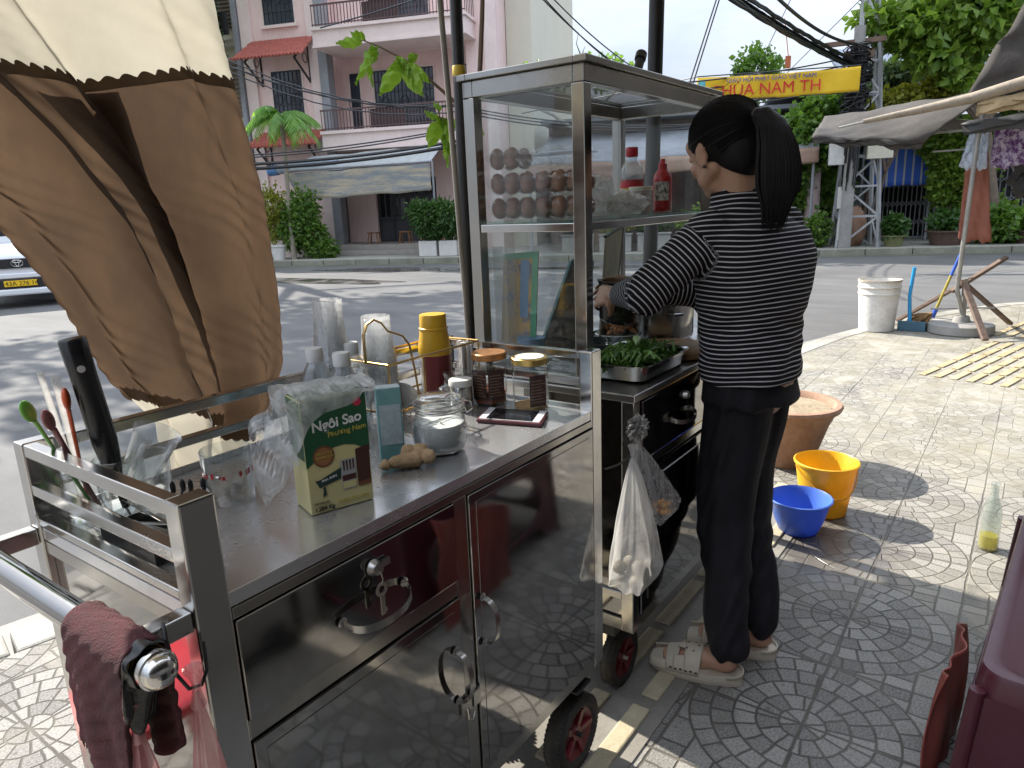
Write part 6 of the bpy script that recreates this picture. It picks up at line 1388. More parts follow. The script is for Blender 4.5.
# dustpan and broom
p = pv((7.90, .90, .001)); t = thing('dustpan', p, 'blue dustpan with a tall light blue upright handle beside the white bucket', 'dustpan')
lb = mat('light_blue_plastic', (.02, .30, .62), .4); db = mat('dusty_blue', (.06, .14, .20), .6, var=.3)
mb = MB(); mb.box((-.10, -.12, 0), (.10, .12, .006), Matrix.Translation(p)); mb.box((-.10, -.12, .0061), (-.092, .12, .10), Matrix.Translation(p)); mb.box((-.0919, -.12, .0061), (.06, -.112, .08), Matrix.Translation(p)); mb.box((-.0919, .112, .0061), (.06, .12, .08), Matrix.Translation(p)); mb.build('scoop', db, t, bevel=.003)
mb = MB(); mb.tube([p + pv((-.06, .02, .08)), (7.86, .945, .34), (7.845, .925, .615)], [.018, .0165, .0165], 14); mb.build('handle', lb, t, smooth=True)
t = thing('broom', (7.92, .79, .001), 'straw broom with blue and yellow handle leaning behind the umbrella stand', 'broom')
A, B2 = pv((7.93, .715, .22)), pv((8.0, .555, .79)); mb = MB(); mb.tube([A, A.lerp(B2, .55)], .013, 12); mb.build('handle', mat('yellow_handle', (.55, .40, .03), .4, var=.6, scale=90, c2=(.5, .42, .08)), t, smooth=True)
mb = MB(); mb.tube([A - (B2 - A) * .16, A], .02, 12); mb.build('socket', mat('blue_socket', (.03, .10, .50), .4), t, smooth=True); mb = MB(); mb.tube([A.lerp(B2, .55), B2], .014, 12); mb.build('handle', mat('blue_handle', (.03, .10, .50), .4), t, smooth=True)
mb = MB(); r = random.Random(2); C0 = A - (B2 - A) * .08
for k in range(130):
    e_ = pv((7.90 + r.uniform(-.05, .05), .80 + r.uniform(-.02, .17), .015 + r.uniform(0, .12) * (r.random() < .5))); mb.tube([C0 + pv((r.uniform(-.01, .01), r.uniform(-.02, .02), 0)), C0.lerp(e_, .5) + pv((0, .01, .01)), e_], [.006, .008, .004], 5)
mb.build('bristles', mat('broom_straw', (.24, .14, .06), .85, var=.4, scale=30), t, smooth=True)
# umbrella stall on the right
gm = mat('weathered_wood', (.16, .11, .085), .85, var=.4, scale=5, bmp=.5, stretch=(1, 1, 5)); gp = mat('galvanised_pole', (.33, .32, .30), .5, metal=.4, var=.25)
t = thing('umbrella_stand', (7.87, .47, .001), 'round concrete base with four splayed wooden legs bracing the umbrella pole', 'umbrella stand')
mb = MB(); mb.lathe([(0, 0), (.27, 0), (.28, .01), (.275, .085), (.25, .10), (.08, .105), (.06, .16), (0, .16)], (7.92, .50, .001), 40); mb.build('base', M['conc'], t, smooth=True)
for e_, top_, w_ in (((7.45, .27, .025), (7.86, .52, .50), .055), ((8.42, .12, .03), (7.86, .50, .47), .05), ((8.25, 1.08, .03), (7.87, .53, .46), .05), ((8.30, .22, .68), (7.80, .60, .40), .05)):
    mb = MB(); mb.bar(e_, top_, w_, .03); mb.build('leg', gm, t, bevel=.004)
mb = MB(); mb.tube([(7.90, .49, .15), (7.88, .50, .52)], .024, 12); mb.tube([(7.8, .75, .23), (8.0, .25, .24)], .008, 8); mb.build('collar', gp, t, smooth=True)
t = thing('market_umbrella', (7.9, .5, .1), 'grey stall tarp umbrella on a leaning grey pole at the far right', 'umbrella')
mb = MB(); mb.tube([(7.90, .49, .16), (7.80, .555, .42), (7.80, .53, 1.70), (7.80, .50, 2.14)], .02, 14); mb.build('pole', gp, t, smooth=True)
M['tarp'] = mat('grey_tarp', (.040, .035, .031), .85, var=.4, scale=2.4, bmp=.5, bscale=40, trans=.12, c2=(.085, .075, .066))
def Tp(u, v, r): return atr_(u, v, r)
Rm = Matrix(R)
def atr_(u, v, r):
    d = Rm @ pv(((u - 512), (v - 384), 712)); k = r / math.hypot(d.x, d.y); return pv((d.x * k, d.y * k, CAMH + d.z * k))
def patch(pts, m, name, nu=24, nv=16, sag=.05, wr_=.02, parent=None, thick=.004):
    a, b, c, d = pts; q_ = MB()
    def f(u, v):
        p_ = a.lerp(b, u).lerp(d.lerp(c, u), v); p_ = p_ - pv((0, 0, sag * sin(pi * u) * sin(pi * v))); s_ = wr_ * (sin(u * 13 + v * 7) * .5 + .3 * sin(u * 29 - v * 17) + .3 * sin(v * 23)); return p_ + pv((s_ * .5, 0, s_))
    q_.grid(f, nu, nv); return q_.build(name, m, parent, smooth=True, thick=thick)
# left panel: eaves from the far-left tip to the knot, rising to the ridge
tipL, knot = pv((7.50, 1.86, 1.86)), pv((7.72, .93, 1.75)); ridgeL, ridgeR = pv((8.9, 2.08, 2.16)), pv((7.80, .52, 2.24))
patch([tipL, knot, pv((7.79, .45, 2.16)), ridgeL], M['tarp'], 'left_panel', 30, 14, .02, .018, t)
patch([tipL + pv((0, 0, -.0)), knot, knot + pv((.02, .03, -.05)), tipL + pv((.02, -.02, -.05))], M['tarp'], 'valance', 30, 6, 0, .03, t)
apex = pv((8.3, -.45, 3.45)); r_e = pv((7.6, -.95, 2.05))
patch([pv((7.74, .66, 2.08)), pv((7.72, -1.3, 2.10)), pv((8.1, -1.3, 3.8)), pv((7.86, .10, 3.25))], M['tarp'], 'right_panel', 30, 24, .12, .05, t)
patch([pv((7.66, .66, 1.88)), r_e + pv((0, 0, -.02)), r_e + pv((.05, 0, -.12)), pv((7.70, .62, 1.78))], mat('dark_tarp', (.04, .04, .04), .6, var=.3), 'valance', 24, 6, 0, .03, t)
patch([pv((8.4, 1.6, 2.0)), pv((8.4, -1.2, 1.95)), pv((9.6, -1.0, 2.0)), pv((9.6, 1.7, 2.05))], mat('dark_tarp_inside', (.05, .045, .04), .8, var=.3), 'rear_panel', 20, 10, .1, .05, t)
mb = MB(); mb.tube([(7.52, 1.42, 1.96), (7.6, 1.0, 2.02), (7.62, .6, 2.08), (7.62, 0, 2.22), (7.65, -.7, 2.34)], [.02, .034, .045, .055, .06], 12); mb.build('rolled_tarp', mat('rolled_beige_tarp', (.30, .25, .19), .85, var=.35, scale=6, bmp=.8, bscale=25), t, smooth=True)
mb = MB(); mb.tube([(7.50, 1.62, 1.925), (7.56, 1.2, 1.995)], .010, 10); mb.build('rib', gp, t, smooth=True)
patch([pv((7.60, .55, 2.03)), pv((7.62, -.7, 2.24)), pv((7.66, -.7, 2.08)), pv((7.62, .55, 1.93))], mat('ochre_tarp', (.40, .27, .13), .8, var=.4, scale=4, c2=(.50, .38, .22)), 'ochre_strip', 20, 6, .0, .04, t)
# things hung under the umbrella
def hung(pts, m, nm, lab, cat, nu=16, nv=14, wr_=.03): return tag(patch(pts, m, nm, nu, nv, 0, wr_, None, .01), lab, cat)
patt = mat('flowered_cloth', (.16, .03, .22), .8, var=.5, scale=22, c2=(.42, .36, .44), thresh=(.46, .56))
hung([pv((7.95, .42, 1.86)), pv((7.95, .07, 1.86)), pv((7.95, .05, 1.52)), pv((7.95, .42, 1.50))], patt, 'flowered_cloth', 'purple and white flowered cloth hanging under the grey tarp', 'cloth')
hung([pv((7.90, .60, 1.80)), pv((7.90, .46, 1.80)), pv((7.90, .44, 1.50)), pv((7.90, .66, 1.52))], film('blue_film', (.55, .62, .70), a=.7), 'pale_blue_bag', 'pale blue plastic bag hanging at the umbrella pole below the tarp', 'bag')
hung([pv((8.1, .62, 1.66)), pv((8.1, .46, 1.66)), pv((8.15, .35, .84)), pv((8.15, .62, .86))], mat('rust_cloth', (.27, .10, .065), .85, var=.2), 'rust_apron', 'rust-brown cloth hanging behind the umbrella pole', 'cloth')
lump('black_backpack', (8.2, .05, 1.22), (.16, .20, .26), mat('black_bag_cloth', (.012, .012, .014), .6, bmp=.4), 'black backpack hanging in the shade under the grey tarp', 'backpack', 7, .2)
lump('hanging_coat', (8.05, -.20, .86), (.09, .07, .40), mat('coat_dark', (.04, .03, .025), .8, var=.4), 'dark brown coat hanging right of the black backpack', 'coat', 9, .2)
mb = MB(); mb.bar((8.0, -.13, .78), (8.0, -.18, 1.22), .05, .03); tag(mb.build('wooden_stick', mat('pale_slat', (.45, .36, .2), .7), bevel=.004), 'short pale wooden slat hanging beside the coat', 'slat')
mb = MB(); mb.bar((7.94, .9, 1.84), (7.94, -.8, 1.86), .02); mb.bar((8.1, .9, 1.68), (8.1, -.8, 1.70), .015); mb.tube([(8.18, .05, 1.64), (8.12, .05, 1.70)], .01, 6)
mb.tube([(8.0, -.15, 1.21), (8.09, -.16, 1.70)], .005, 6); mb.tube([(8.06, -.20, 1.50), (8.1, -.20, 1.70)], .006, 6)
mb.build('hanging_rail', gp, t)
t = thing('dark_reflection_table', (.75, -.62, 0), 'unseen dark cloth-covered table added for the steel cart front to reflect', 'table')  # unseen table added to darken the reflection in the cart's steel front
mb = MB(); mb.box((.15, -.98, .74), (1.30, -.30, .77)); mb.build('tabletop', M['black'], t, bevel=.004)
mb = MB(); mb.grid(lambda u, v: (.16 + 1.13 * u, -.298 + .012 * sin(u * 30) * v, .745 - .73 * v), 60, 6); mb.build('table_skirt', mat('black_skirt', (.012, .012, .014), .9), t, smooth=True, thick=.003)
mb = MB(); mb.grid(lambda u, v: (1.302 + .010 * sin(u * 20) * v, -.97 + .66 * u, .745 - .73 * v), 40, 6); mb.build('table_skirt', M['black'], t, smooth=True, thick=.003)
for x_ in (.2, 1.25):
    for y_ in (-.93, -.35): mb = MB(); mb.tube([(x_, y_, .74), (x_, y_, 0)], .015, 10); mb.build('leg', M['dark'], t, smooth=True)
# shop front behind the camera: dark wall with awning, reflected in the steel
t = thing('shop_building', (3, -3.2, 0), 'dark shop front behind the cart with a deep awning over the pavement', 'building')
mb = MB(); mb.box((-7, -5.5, 0), (13, -2.11, 7)); mb.build('wall', mat('dark_plaster', (.035, .033, .03), .8, var=.3, scale=1), t)
mb = MB(); mb.box((-7, -2.105, 2.75), (3.4, -.75, 2.80)); mb.build('awning', mat('awning_grey', (.12, .12, .12), .7), t)
for x0 in (-5.5, -1.5, 2.5, 6.5): mb = MB(); mb.box((x0, -2.105, .05), (x0 + 3, -2.07, 2.6)); mb.build('door', mat('dark_shutter', (.03, .03, .035), .4, var=.3), t, bevel=.01)
# ================================================================== across the street
pink = mat('pink_plaster', (.78, .57, .53), .85, var=.08, scale=1.6, bmp=.15, c2=(.86, .68, .64), stretch=(1.5, 1.5, .35)); pinkd = mat('pink_trim', (.76, .63, .59), .8, var=.1, scale=2)
cream = mat('cream_plaster', (.55, .51, .38), .85, var=.12, scale=1.0); grill = mat('window_grille', (.035, .037, .045), .5, var=.2); tile = mat('red_roof_tile', (.34, .085, .06), .7, var=.3, scale=9)
darkin = mat('dark_interior', (.03, .03, .035), .8); concg = mat('grey_downpipe', (.26, .27, .29), .7, var=.2, scale=2); rail = mat('rail_brown', (.10, .06, .06), .5)
def facade_obj(name, parent, m, boxes, **k):
    q = MB()
    for b_ in boxes: fb(q, *b_)
    return q.build(name, m, parent, **k)
ph = thing('pink_house', F(0, -3, 0), 'pink three-storey house across the street with red tiled window roofs and balconies', 'house')
facade_obj('wall', ph, pink, [(-4.95, -2.30, -.2, -7, -.1, 10.5), (-2.30, 2.45, -1.2, -7, .28, 10.5), (2.45, 3.42, -.2, -7, -.1, 10.5), (-2.02, -.99, -.6, -1.19, .31, 3.1), (1.12, 2.44, -.6, -1.19, .31, 3.1), (-.985, 1.115, -.6, -1.19, 2.3, 3.1)])
for bb_ in ((-4.94, -4.55, -.12, -.199, 0, 10.4), (-2.62, -2.32, -.12, -.199, 0, 10.4), (3.05, 3.41, -.10, -.199, 0, 10.4)): facade_obj('corner_pilaster', ph, pinkd, [bb_])
facade_obj('downpipe', ph, concg, [(-2.27, -1.98, -.02, -.45, .0, 10.4)], bevel=.01); facade_obj('downpipe', ph, concg, [(-5.12, -4.97, -.02, -.3, .0, 10.4)])
facade_obj('porch_pillar', ph, concg, [(-2.0, -1.82, .25, .05, .30, 3.4)], bevel=.01)
for i, (z0, z1) in enumerate(((3.20, 3.62), (6.12, 6.52))):
    o = facade_obj('balcony', ph, pinkd, [(-1.97, 2.75, .75, -1.19, z0, z1), (-1.99, 2.80, .82, -1.0, z1 + .001, z1 + .09), (-1.985, 2.78, .79, -1.0, z0 - .07, z0 - .001)])
    q = MB(); zt = z1 + .66
    fb(q, -1.96, 2.76, .76, .72, zt, zt + .045); fb(q, -1.96, 2.76, .76, .73, z1 + .14, z1 + .17)
    k = -1.95
    while k < 2.75: fb(q, k, k + .022, .75, .735, z1 + .09, zt); k += .105
    fb(q, 2.73, 2.76, .72, -1.0, zt, zt + .045)
    for j in range(10): fb(q, 2.735, 2.755, .65 - j * .16, .63 - j * .16, z1 + .09, zt)
    q.build('railing', rail, o)
    facade_obj('railing_panel', ph, mat('brown_screen', (.075, .045, .045), .7, var=.3, scale=20), [(-.35, .75, .70, .68, z1 + .12, zt - .02)])
def window(parent, s0, s1, z0, z1, o, bars, frame=pinkd, sill=True, bay=False):
    w = facade_obj('window', parent, darkin, [(s0, s1, o + .012, o - .05, z0, z1)]); q = MB()
    n = max(2, int((s1 - s0) / .13))
    for k in range(n + 1): x = s0 + (s1 - s0) * k / n; fb(q, x - .012, x + .012, o + .05, o + .03, z0, z1)
    for k in range(bars + 1): z = z0 + (z1 - z0) * k / bars; fb(q, s0, s1, o + .055, o + .028, z - .015, z + .015)
    r = random.Random(int(s0 * 100))
    for k in range(3): x = s0 + (s1 - s0) * (k + .5) / 3; z = (z0 + z1) / 2; q.tube([FM @ pv((x + .13 * cos(a), o + .058, z + .16 * sin(a))) for a in [2 * pi * j / 12 for j in range(13)]], .012, 5)
    q.build('window_grille', grill, w)
    q = MB()
    if sill: fb(q, s0 - .12, s1 + .12, o + .11, o - .01, z0 - .11, z0 - .02)
    fb(q, s0 - .07, s0 - .002, o + .03, o - .01, z0 - .015, z1 + .06); fb(q, s1 + .002, s1 + .07, o + .03, o - .01, z0 - .015, z1 + .06); fb(q, s0, s1, o + .03, o - .01, z1 + .003, z1 + .06)
    q.build('window_frame', frame, w)
    gl = facade_obj('window_pane', w, mat('dusk_pane', (.05, .06, .08), .08, bmp=0) if 'pane' not in M else M['pane'], [(s0 + .01, s1 - .01, o + .022, o + .014, z0 + .01, z1 - .01)]); M['pane'] = gl.data.materials[0]
    return w
window(ph, -4.05, -3.03, 7.05, 8.5, -.2, 4); window(ph, -4.02, -3.0, 4.05, 5.68, -.2, 5)
window(ph, -.96, 1.03, 3.75, 5.62, -1.2, 6, sill=False); window(ph, -1.80, -1.50, 3.80, 5.6, -1.2, 5, sill=False); window(ph, -.95, 1.0, 6.65, 8.5, -1.2, 5, sill=False); window(ph, 2.0, 2.38, 3.8, 5.6, -1.2, 5, sill=False)
def tileroof(s0, s1, ztop, zeave, otop, oeave, parent):
    q = MB(); nu = int((s1 - s0) / .11) * 4
    def f(u, v):
        s = s0 + (s1 - s0) * u + (.10 if v > .99 else 0) * 0; st = (v * 4) % 1 if v < 1 else .99
        return FM @ pv((s - .10 * v * (1 - 2 * u), otop + (oeave - otop) * v, ztop + (zeave - ztop) * v + .055 * abs(sin(u * pi * nu / 4)) + .045 * st))
    q.grid(f, nu * 2, 24); rf = q.build('awning_roof', tile, parent, smooth=False, thick=.03)
    for s in (s0 + .25, s1 - .25):
        q = MB(); p = [FM @ pv((s, -.19, ztop - .1)), FM @ pv((s, oeave - .25, zeave + .03)), FM @ pv((s, -.19, zeave - .55))]
        q.bar(p[0], p[1], .05); q.bar(p[1], p[2], .05); q.bar(p[2], p[0], .05); q.tube([FM @ pv((s, .05 + .14 * cos(a), zeave + .12 + .14 * sin(a))) for a in [2 * pi * j / 12 for j in range(13)]], .015, 5)
        q.build('bracket', M['dark'], rf)
    return rf
tileroof(-4.62, -2.42, 6.58, 5.85, -.2, .95, ph); tileroof(-4.6, -2.3, 3.85, 3.30, -.2, .85, ph)
# ground floor: folding door, steps
o = facade_obj('folding_door', ph, mat('door_charcoal', (.055, .055, .065), .5, var=.15), [(-.98, 1.11, -.75, -.82, .31, 2.29)])
q = MB()
for k in range(5): x = -.98 + 2.09 * k / 4; fb(q, x - .03, x + .03, -.72, -.749, .31, 2.29)
for k in range(4):
    x = -.98 + 2.09 * k / 4
    fb(q, x + .06, x + .44, -.735, -.749, .95, 1.05)
q.build('door_frame', mat('door_dark', (.035, .035, .04), .5), o)
q = MB()
for k in range(4):
    x = -.98 + 2.09 * k / 4
    for j in range(2): fb(q, x + .08 + j * .2, x + .22 + j * .2, -.738, -.749, 1.1, 2.1)
q.build('door_glass', mat('door_glass', (.012, .012, .015), .15, bmp=0), o)
facade_obj('steps', ph, mat('step_stone', (.34, .31, .28), .8, var=.2, scale=3), [(-2.6, 2.6, 1.3, -1.18, .021, .15), (-2.4, 2.4, .95, -1.18, .1505, .30)], bevel=.01)
facade_obj('side_wall', ph, pinkd, [(-3.6, -3.45, 1.6, -.19, .02, 1.5), (-3.44, -2.3, 1.6, 1.5, .02, .55)])
# stools on the steps
st0 = thing('wooden_stool', FM @ pv((-.62, .55, .30)), 'small brown wooden stool at the left end of the dark folding door', 'stool', 'low wooden stools by the pink house door')
mb = MB(); mb.box((-.17, -.13, .33), (.17, .13, .37)); mb.build('seat', M['wood'], None, bevel=.006).parent = st0
for sx in (-1, 1):
    for sy in (-1, 1): mb = MB(); mb.bar((sx * .13, sy * .09, .33), (sx * .18, sy * .13, 0), .035); mb.build('leg', M['wood'], None).parent = st0
st0.rotation_euler = (0, 0, radians(-68))
for s_, lab in ((.42, 'small brown wooden stool before the middle of the dark folding door'), (1.12, 'small wooden stool in the shade of the potted shrubs by the door'), (1.42, 'small reddish stool almost hidden behind the white-potted shrubs')):
    c_ = copy_tree(st0); c_.location = FM @ pv((s_, .5, .30)); c_['label'] = lab
# awning sheets over the ground floor
t = thing('shop_awning', F(-.2, 1.2, 2.2), 'long weathered grey sheet awning hanging over the ground floor of the pink house', 'awning')
aw = mat('weathered_sheet', (.22, .25, .27), .75, var=.2, scale=1.6, c2=(.42, .35, .24), stretch=(.6, .6, 5), bmp=.3, thresh=(.42, .62))
def fpatch(a, b, c, d, m, nm, par=None, sag=.06, wr_=.03, nu=26, nv=10, thick=.015): return patch([FM @ pv(k) for k in (a, b, c, d)], m, nm, nu, nv, sag, wr_, par, thick)
fpatch((-2.72, 1.9, 2.46), (1.88, 1.9, 2.56), (1.92, 2.0, 1.82), (-2.15, 2.0, 1.72), aw, 'sheet', t); fpatch((-2.7, 1.9, 2.5), (1.9, 1.9, 2.58), (1.9, .8, 3.12), (-2.4, .8, 3.0), mat('sheet_grey', (.36, .38, .38), .7, var=.2), 'sheet', t)
q = MB(); q.tube([FM @ pv((-3.2, 1.5, 2.62)), FM @ pv((-1.2, 1.4, 2.75))], .13, 14); q.build('rolled_sheet', mat('rolled_blue_grey', (.28, .33, .40), .7, var=.3, scale=4), t, smooth=True)
q = MB(); q.tube([FM @ pv((-3.45, 1.5, 2.6)), FM @ pv((-3.15, 1.5, 2.62))], .15, 12); q.build('blue_end', mat('tarp_blue', (.10, .24, .50), .6, var=.3), t, smooth=True)
q = MB()
for s_ in (-2.68, 1.95): q.tube([FM @ pv((s_, 1.9, .02)), FM @ pv((s_, 1.9, 2.6))], .03, 10)
q.tube([FM @ pv((-2.7, 1.9, 2.55)), FM @ pv((1.95, 1.9, 2.6))], .03, 8); q.build('awning_frame', concg, t, smooth=True)
# cream high-rise and yellow house
tw2 = thing('cream_building', F(4.2, -4, 0), 'tall plain cream wall of the building right of the pink house', 'building')
facade_obj('wall', tw2, mat('cream_render', (.60, .57, .46), .85, var=.06, scale=.6), [(3.44, 4.22, -1.2, -9, -.1, 16)]); facade_obj('cornice', tw2, cream, [(3.43, 4.27, -1.1, -9.1, 16.001, 16.3)])
yh = thing('yellow_house', F(-7, -4, 0), 'yellowish old house with louvred shutters left of the pink house', 'house')
facade_obj('wall', yh, cream, [(-12, -5.14, -.6, -7, -.1, 10)]); facade_obj('ledge', yh, mat('ledge_cream', (.58, .54, .42), .8), [(-12, -5.14, -.3, -.599, 3.9, 4.1), (-12, -5.14, -.3, -.599, 6.6, 6.8)])
for z0, z1 in ((1.9, 3.6), (4.5, 6.2), (7.2, 8.6)):
    for s0 in (-6.4, -8.4):
        q = MB(); 
        w = facade_obj('window', yh, mat('shutter_brown', (.20, .16, .11), .7, var=.2) if 'sh' not in M else M['sh'], [(s0, s0 + 1.05, -.55, -.599, z0, z1)]); M['sh'] = w.data.materials[0]
        for k in range(12): fb(q, s0 + .04, s0 + 1.01, -.50, -.549, z0 + (z1 - z0) * k / 12 + .03, z0 + (z1 - z0) * k / 12 + .08)
        q.build('window_louvre', M['sh'], w)
facade_obj('side_balcony', yh, M['dark'], [(-5.9, -5.2, .1, .06, 6.85, 7.5), (-5.9, -5.86, .1, -.3, 6.85, 7.5)])
# low shops seen through the cabinet
ls = thing('low_shop', F(6.6, -3, 0), 'low row of shops with rusty shutters and grey sheet roof seen through the cabinet', 'building')
facade_obj('wall', ls, mat('dim_plaster', (.22, .17, .16), .85, var=.3, scale=1.5), [(4.62, 12.4, -1.5, -6, -.1, 3.6)])
facade_obj('roof', ls, mat('sheet_roof', (.20, .21, .23), .6, var=.3, scale=1.5), [(4.60, 12.6, -.4, -6.4, 3.61, 3.72)])
for s0 in (5.0, 6.6, 8.2, 9.8): 
    q = MB(); fb(q, s0, s0 + 1.4, -1.44, -1.499, .05, 2.3)
    for k in range(16): fb(q, s0, s0 + 1.4, -1.42, -1.439, .1 + k * .137, .16 + k * .137)
    q.build('shutter', mat('rusty_shutter', (.24, .12, .09), .7, var=.35, scale=3) if 'rs' not in M else M['rs'], ls); M['rs'] = q and ls.children[-1].data.materials[0] if ls.children else M['wood']
t = thing('street_awning', F(7.5, 1, 2.5), 'wide dull grey tarp awning on thin poles before the low shops', 'awning')
gt = mat('dull_grey_tarp', (.22, .23, .25), .8, var=.3, scale=1.5, bmp=.3)
fpatch((4.7, 2.2, 2.3), (12.0, 2.2, 2.4), (12.0, -1.2, 3.5), (4.7, -1.2, 3.3), gt, 'sheet', t, .12, .08, 50, 16); fpatch((4.7, 2.21, 2.3), (12.0, 2.21, 2.4), (12.0, 2.25, 2.05), (4.7, 2.25, 1.9), mat('valance_brown', (.30, .20, .15), .8, var=.3, scale=3), 'valance', t, 0, .06, 60, 4)
for s_ in (4.8, 7.2, 9.6, 11.9): q = MB(); q.tube([FM @ pv((s_, 2.15, .02)), FM @ pv((s_, 2.15, 2.4))], .035, 8); q.build('pole', concg, t, smooth=True)
# planters with flowers, potted shrubs
lg = leafmat('shrub_leaf', (.020, .060, .012), (.07, .15, .03)); ly = leafmat('yellow_leaf', (.14, .17, .02), (.34, .34, .05)); lt = leafmat('tree_leaf', (.04, .105, .018), (.16, .27, .05), .45); lbr = leafmat('bright_leaf', (.07, .16, .018), (.28, .40, .07), .45); ldk = leafmat('dark_leaf', (.012, .038, .010), (.05, .11, .03))
bark = mat('bark', (.16, .12, .09), .9, var=.35, scale=8, bmp=.9, bscale=30)
def trunk(t, pts, rs, name='trunk', limbs=()):
    q = MB(); q.tube(pts, rs, 10)
    for a, b, r1, r2 in limbs: a, b = pv(a), pv(b); q.tube([a, a.lerp(b, .5) + pv((.05, .05, .08)), b], [r1, (r1 + r2) / 2, r2], 8)
    return q.build(name, bark, t, smooth=True)
pt_ = mat('white_pot', (.62, .61, .58), .6, var=.1)
def pot(s, o, r, h, t, m, square=False, rim=.02):
    c = FM @ pv((s, o, FP + .001)); q = MB()
    if square: fb(q, s - r, s + r, o - r, o + r, FP, FP + h)
    else: q.lathe([(0, 0), (r * .72, 0), (r * .95, h * .9), (r * 1.08, h * .91), (r * 1.08, h), (r * .9, h), (r * .88, h * .93), (0, h * .92)], c, 24)
    q.build('pot', m, t, smooth=not square, bevel=.01 if square else 0); return c
for s_, lab, sd in ((1.86, 'bushy dark green shrub in a square white pot, left of the pair by the door', 3), (2.46, 'bushy dark green shrub in a square white pot, right of the pair by the door', 4)):
    c = FM @ pv((s_, 2.2, 0)); t = thing('potted_shrub', (c.x, c.y, FP), lab, 'potted shrub', 'potted shrubs in white pots'); pot(s_, 2.2, .26, .42, t, pt_, True)
    trunk(t, [c + pv((0, 0, .40)), c + pv((0, 0, .9))], [.04, .03], 'stem'); leaves('leaves', lg, t, [(c + pv((0, 0, 1.05)), (.52, .52, .45)), (c + pv((.1, -.1, .8)), (.45, .45, .3)), (c + pv((-.1, .2, 1.3)), (.35, .35, .25))], 2600, .15, sd, .35, .16)
c = FM @ pv((-3.0, 2.3, 0)); t = thing('potted_shrub', (c.x, c.y, FP), 'yellow-green shrub in a round white pot by the curtain edge, left of the palm', 'potted shrub', 'potted shrubs in white pots'); pot(-2.75, 2.6, .22, .42, t, pt_); leaves('leaves', ly, t, [(c + pv((0, 0, 1.5)), (.4, .4, .6)), (c + pv((0, .2, 1.0)), (.35, .35, .5))], 1500, .14, 6, .1, .2); trunk(t, [c + pv((.1, -.3, .4)), c + pv((0, 0, 1.2))], [.03, .02], 'stem')
c = FM @ pv((-2.08, 2.2, 0)); t = thing('leafy_bush', (c.x, c.y, FP), 'dense green bush on the pavement below the palm', 'bush'); trunk(t, [c, c + pv((0, 0, 1.0))], [.06, .04], 'stem'); leaves('leaves', lt, t, [(c + pv((0, 0, 1.3)), (.5, .5, .65)), (c + pv((.1, -.2, .7)), (.45, .45, .5)), (c + pv((-.1, .3, .95)), (.45, .45, .7)), (c + pv((.2, -.5, .3)), (.4, .5, .3))], 4200, .13, 8, .25, .35)
# palm
c = FM @ pv((-2.32, 2.5, FP)); t = thing('palm_tree', c, 'small palm with arching fronds before the pink house', 'palm tree'); top = c + pv((.05, -.05, 3.95))
q = MB(); q.tube([c, c + pv((0, 0, 1.2)), c + pv((.03, -.05, 2.6)), top], [.09, .06, .05, .07], 12); q.build('trunk', mat('palm_trunk', (.25, .22, .17), .9, var=.3, scale=10, bmp=.8), t, smooth=True)
r = random.Random(12)
for k in range(19):
    a = 2 * pi * k / 19 + r.uniform(-.2, .2); L = r.uniform(.95, 1.35); el = r.uniform(.25, 1.15); q = MB(); dxy = pv((cos(a), sin(a), 0)); sp_ = []
    for j in range(13): u = j / 12; sp_.append(top + dxy * L * u * cos(el * (1 - .4 * u)) + pv((0, 0, L * (sin(el) * u - (.85 + .25 * (1 - el)) * u * u))))
    q.tube(sp_, [.016 - .001 * j for j in range(13)], 5)
    for j in range(2, 13):
        d = (sp_[j] - sp_[j - 1]).normalized(); sd = d.cross(pv((0, 0, 1))).normalized()
        for hs in (-1, 1):
            for m_ in (0, .5):
                p = sp_[j - 1].lerp(sp_[j], m_); ln = .34 * (1 - abs(j / 12 - .45)) ; e = p + sd * hs * ln * .8 + d * ln * .55 + pv((0, 0, -.14 - .08 * r.random())); w = d * .026; q.add([p - w, p + w, (p + e) / 2 + w * 1.2 + pv((0, 0, .02)), e, (p + e) / 2 - w * 1.2 + pv((0, 0, .02))], [(0, 1, 2, 3, 4)])
    q.build('frond', M.get('palm') or M.setdefault('palm', leafmat('palm_leaf', (.06, .17, .03), (.24, .42, .09), .45)), t)
# vine at the upper left edge of the pink house row
t = thing('hanging_vine', F(-5.9, .6, FP), 'dark green creeper trailing down at the left beside the cream curtain', 'vine'); a = F(-6.0, .2, 0); trunk(t, [F(-5.9, .6, FP), a + pv((0, 0, 4)), a + pv((.1, .1, 8.5))], [.05, .04, .03]); leaves('leaves', ldk, t, [(F(-5.75, .3, 7.5), (.25, .30, .9)), (F(-5.6, .3, 6.4), (.22, .28, .8)), (F(-5.95, .3, 8.6), (.3, .45, .9)), (F(-5.45, .3, 5.5), (.14, .2, .5))], 2600, .14, 21, .4, .35)
